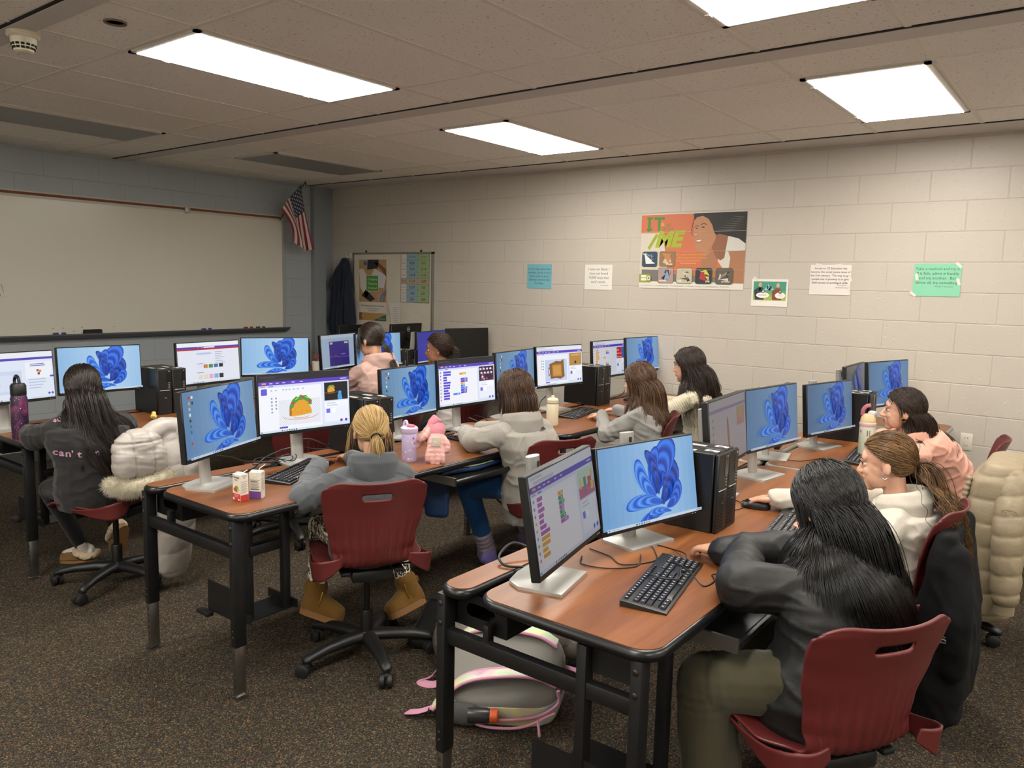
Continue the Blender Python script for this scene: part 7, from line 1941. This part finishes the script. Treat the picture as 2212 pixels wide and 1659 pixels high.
g = G(); g.loft([[(x + cx_, y - 1.84, z) for x, y in rrect(-hx, -hy, hx, hy, min(hx, hy) * .9, 5)] for z, cx_, hx, hy in ((.885, 5.56, .03, .14), (.87, 5.555, .075, .22), (.80, 5.54, .11, .255), (.60, 5.52, .125, .265), (.38, 5.515, .13, .265), (.20, 5.515, .12, .25), (.17, 5.515, .10, .23))])
cloth('body', g, bpuf, t, .008, quilt(.105, 6), M=off)
g = G(); cone(g, [(5.595, -2.03, .81), (5.60, -2.10, .62), (5.612, -2.125, .33)], [.062, .064, .056]); sl_ = cloth('sleeve', g, bpuf, t, .008, quilt(.085, 8), M=off)
obj('cuff', G().lathe([(.036, 0), (.04, -.005), (.04, -.045), (.035, -.048), (.03, 0)], 18, M=T((5.613, -2.127, .295))), fabric('beige_rib', '#95866c', .9), sl_)
P = Paint(.0002); P.disc(0, 0, .032, '#b3a48a', .013).up().disc(0, 0, .029, '#a39379', .0105).up().text('Aritzia'[:0] + 'Sunnies'[:0], 0, 0, .01, '#8a7a60'); P.line([(-.02, -.002), (-.01, .003), (0, -.002), (.01, .003), (.02, -.002)], .003, '#cfc4ac')
P.obj('patch', printm, sl_, M=Matrix.Translation((5.598, -2.148, .70)) @ Matrix.Rotation(.25, 4, 'X'))
g = G()
for z in (.60, .40, .24): g.ell((5.44 + .02 * (z < .3), -2.112, z), (.007, .004, .007), nu=10, nv=6)
obj('snap', g, silver, t, M=off); g = G(); cone(g, [(5.43, -2.04, .80), (5.395, -2.05, .55), (5.405, -2.05, .18)], [.012, .014, .012], 10); cloth('placket', g, bpuf, t, .006, lambda V, NV: .003 * np.sin(V[:, 2] * 260), M=off)
blkf = fabric('black_softshell', '#090a0d', .8, 600, .08, 0)
t = thing('jacket', 'black jacket with a white oval mark, hung on the chair behind the curly ponytail girl', 'jacket', T((5.54, -2.85, .4))); off = Matrix.Translation((-5.54, 2.85, -.4))
g = G(); g.loft([[(x + cx_, y - 2.74, z) for x, y in rrect(-hx, -hy, hx, hy, min(hx, hy) * .9, 5)] for z, cx_, hx, hy in ((.775, 5.480, .022, .19), (.765, 5.480, .034, .215), (.66, 5.475, .05, .235), (.45, 5.485, .085, .25), (.2, 5.485, .09, .26), (.08, 5.485, .08, .25))]); cone(g, [(5.52, -2.93, .70), (5.535, -2.97, .5), (5.535, -2.97, .30)], [.042, .05, .045])
bj = cloth('body', g, blkf, t, .009, lambda V, NV: .010 * wob(V * [1, 1, .4], 28, 9, .03) + .006 * np.clip(creases(V, 35, 10), 0, 1), M=off)
P = Paint(.0002); P.disc(0, 0, .030, '#c8c8c8', .013).up().disc(0, 0, .028, '#15171c', .0115).up().line([(-.02, -.003), (-.01, .003), (0, -.003), (.01, .003), (.02, -.003)], .0025, '#c8c8c8').text('1975', 0, -.0115, .005, '#c8c8c8', align='CENTER')
P.obj('oval_mark', printm, bj, M=Matrix.Translation((5.50, -3.025, .42)))
gpuf = shiny('taupe_grey_nylon', '#4f463e', .4, 50, .5)
t = thing('puffer_coat', 'grey-brown puffer coat heaped on the floor behind the backpack', 'coat', T((3.9, -3.5, 0))); off = Matrix.Translation((-3.9, 3.5, 0))
g = G(); g.ell((3.80, -3.60, .10), (.13, .13, .14)); g.ell((3.76, -3.52, .17), (.09, .10, .10)); g.ell((3.90, -3.46, .12), (.17, .13, .13)); g.ell((4.05, -3.34, .11), (.13, .11, .12)); g.ell((3.86, -3.70, .07), (.09, .07, .08)); g.ell((4.14, -3.30, .07), (.10, .08, .07))
def fl(V, NV):
    return .014 * (np.abs(np.sin(np.pi * (V[:, 0] * .6 + V[:, 2] + .05 * wob(V, 12, 4)) / .085)) ** .5 - .75) + .006 * wob(V, 45, 5, .03)
V, F_, NV = evaluate(g, .008, 3); V = V + NV * fl(V, NV)[:, None]; V[:, 2] = np.maximum(V[:, 2], .003); obj_np('body', V, F_, gpuf, t, M=off)
g = G(); cone(g, [(3.70, -3.62, .16), (3.70, -3.54, .24), (3.78, -3.46, .27)], [.03, .035, .03]); cloth('hood_edge', g, gpuf, t, .007, lambda V, NV: .006 * np.sin(V[:, 1] * 160 + V[:, 2] * 90), M=off)
g = G(); cone(g, [(4.18, -3.36, .03), (4.24, -3.30, .03), (4.26, -3.24, .03)], [.022, .026, .02]); cloth('hem_band', g, blkf, t, .007, lambda V, NV: .004 * np.sin(V[:, 0] * 200), M=off)
t = thing('instrument_case', 'flat black case lying on the carpet beside the tan boot', 'case', T((3.48, -3.44, 0), math.atan2(.39, -.24)))
b = obj('case_body', G().rbox((0, 0, .035), (.46, .135, .06), .022, k=3), mat('black_vinyl', '#101113', .45), t); obj('lid_rim', G().rbox((0, 0, .052), (.465, .14, .008), .004), mat('black_rubber', '#151515'), b); obj('end_ridge', G().rbox((-.19, 0, .066), (.02, .1, .008), .003).rbox((.19, 0, .066), (.02, .1, .008), .003), mat('black_rubber', '#151515'), b)
# backpack lying with its padded back upward
def pastel():
    m, nt, b = nodes('pastel_tie_dye'); tc = N(nt, 'ShaderNodeTexCoord'); n1 = N(nt, 'ShaderNodeTexNoise', {'Vector': tc.outputs['Object'], 'Scale': 7, 'Detail': 2, 'Distortion': .5})
    nt.links.new(ramp(nt, n1.outputs['Fac'], [(.30, lin('#b98aa8')), (.42, lin('#c0bcb0')), (.50, lin('#a9c4a4')), (.58, lin('#cdbf86')), (.68, lin('#a8b4bc')), (.8, lin('#b78aa0'))]), b.inputs['Base Color']); b.inputs['Roughness'].default_value = .6; return m
pst = pastel(); pink = mat('pink_webbing', '#b87f97', .7); gry = fabric('grey_canvas', '#77756f', .8, 500, .05)
ang = math.atan2(.55, .83); t = thing('backpack', 'grey backpack with pastel front and pink straps, lying on the carpet under the near table', 'backpack', T((4.15, -3.745, 0), ang))
# local x: left end -> right end in view, local -y towards the viewer
def bag(z0, z1, grow, flat):
    rings = []
    for k, z in enumerate(np.linspace(z0, z1, 9)):
        q = k / 8; e = grow(q)
        rings.append([(x * e, y * e, z + flat(x, y)) for x, y in rrect(-.225, -.16, .225, .16, .11, 7)])
    return rings
tl = lambda x, y: .13 * (y / .32 + .30) + .03 * x
b = obj('back_panel', G().loft(bag(.098, .158, lambda q: .99 - .30 * q ** 3, tl)), gry, t)
f = obj('front_body', G().loft([[(x, y, max(.002, z)) for x, y, z in r_] for r_ in bag(-.05, .101, lambda q: .78 + .22 * math.sin(q * math.pi / 2), tl)]), pst, t)
def band(pts, w, th, m, name, parent, up=(0, 0, 1)):
    g = G(); g.tube(spline(pts, 8), w, 10, sq=th / w, up=up); return obj(name, g, m, parent)
band([(.20, -.155, .150), (.20, -.158, .10), (.12, -.175, .055), (-.02, -.185, .040), (-.14, -.17, .045), (-.20, -.12, .06)], .008, .006, pink, 'zipper_band', f)
band([(.19, -.165, .07), (.08, -.20, .03), (-.04, -.20, .02), (-.14, -.18, .03)], .006, .005, pink, 'zipper_band', f)
obj('zipper_pull', G().tube([(.13, -.19, .05), (.135, -.21, .03), (.138, -.215, .006)], .005, 6), pink, f)
for k, (yy, nm) in enumerate(((-.105, 0), (.105, 1))):
    pts = [(-.26, yy * 1.2, .06 + tl(-.22, yy)), (-.15, yy * 1.15, .165 + tl(-.15, yy)), (.0, yy * .95, .185 + tl(0, yy)), (.12, yy * .8, .172 + tl(.12, yy)), (.19, yy * .7, .135 + tl(.19, yy))]
    s_ = band(pts, .034, .008, pst, 'shoulder_strap', t)
    for d_ in (-.034, .034): band([(x, y + d_, z) for x, y, z in pts], .006, .006, pink, 'strap_piping', s_)
    band([(-.25, yy * 1.2, .06 + tl(-.22, yy)), (-.31, yy * 1.3, .03), (-.36, yy * 1.1, .012), (-.30, yy * .9, .012), (-.22, yy * .9, .05)], .016, .003, pink, 'webbing', s_)
    obj('buckle', G().rbox((-.275, yy * 1.22, .055 + tl(-.24, yy) - .01), (.012, .045, .02), .004), blackpl, s_)
band([(.20, -.05, .13), (.26, -.06, .15), (.275, -.0, .15), (.21, .04, .15)], .011, .004, pink, 'haul_loop', t)
g = G(); cone(g, [(-.19, -.165, .05), (-.12, -.18, .055)], [.045, .042], 14, sq=.7, up=(0, 1, 0)); cloth('side_pocket', g, mat('grey_mesh', '#3f3d3c', .9), f, .006)
t2 = thing('drink_bottle', 'drink bottle in the backpack side pocket, only its orange cap showing', 'bottle', t.matrix_world @ Matrix.Translation((-.105, -.195, .062)) @ Matrix.Rotation(math.pi / 2, 4, 'Y'))
obj('body', G().lathe([(0, -.02), (.028, -.018), (.028, .05), (.02, .068), (0, .068)], 18), mat('dark_bottle', '#2c2a2c', .3), t2); obj('cap', G().lathe([(.0235, .062), (.0245, .066), (.0245, .088), (.021, .092), (0, .092)], 24), mat('bright_orange_plastic', '#c4511c', .4), t2)
# blue bag hanging below the middle-row keyboard tray
blu = shiny('navy_blue_nylon', '#1d3760', .5, 40, .4)
t = thing('blue_jacket', 'blue jacket stuffed on the keyboard tray beside the blue leggings, one end hanging down', 'jacket', T((3.30, -3.0, .6))); off = Matrix.Translation((-3.30, 3.0, -.6))
g = G(); cone(g, [(3.30, -3.20, .683), (3.36, -3.02, .687), (3.34, -2.80, .684)], [.028, .024, .026], 14, sq=.7, up=(0, 0, 1)); g.rbox((3.215, -3.145, .545), (.13, .05, .25), .022, k=3, R=Matrix.Rotation(.5, 3, 'Z'))
cloth('body', g, blu, t, .007, lambda V, NV: .005 * wob(V, 40, 6, .03), M=off)
obj('piping', G().tube(spline([(3.31, -3.22, .70), (3.385, -3.05, .704), (3.38, -2.90, .702)], 6), .003, 6), mat('green_piping', '#7a8a5a', .7), t, M=off)
SC_tmp = [s for s in bpy.data.scenes if s.name.startswith('tmp')]
for s in SC_tmp: bpy.data.scenes.remove(s)
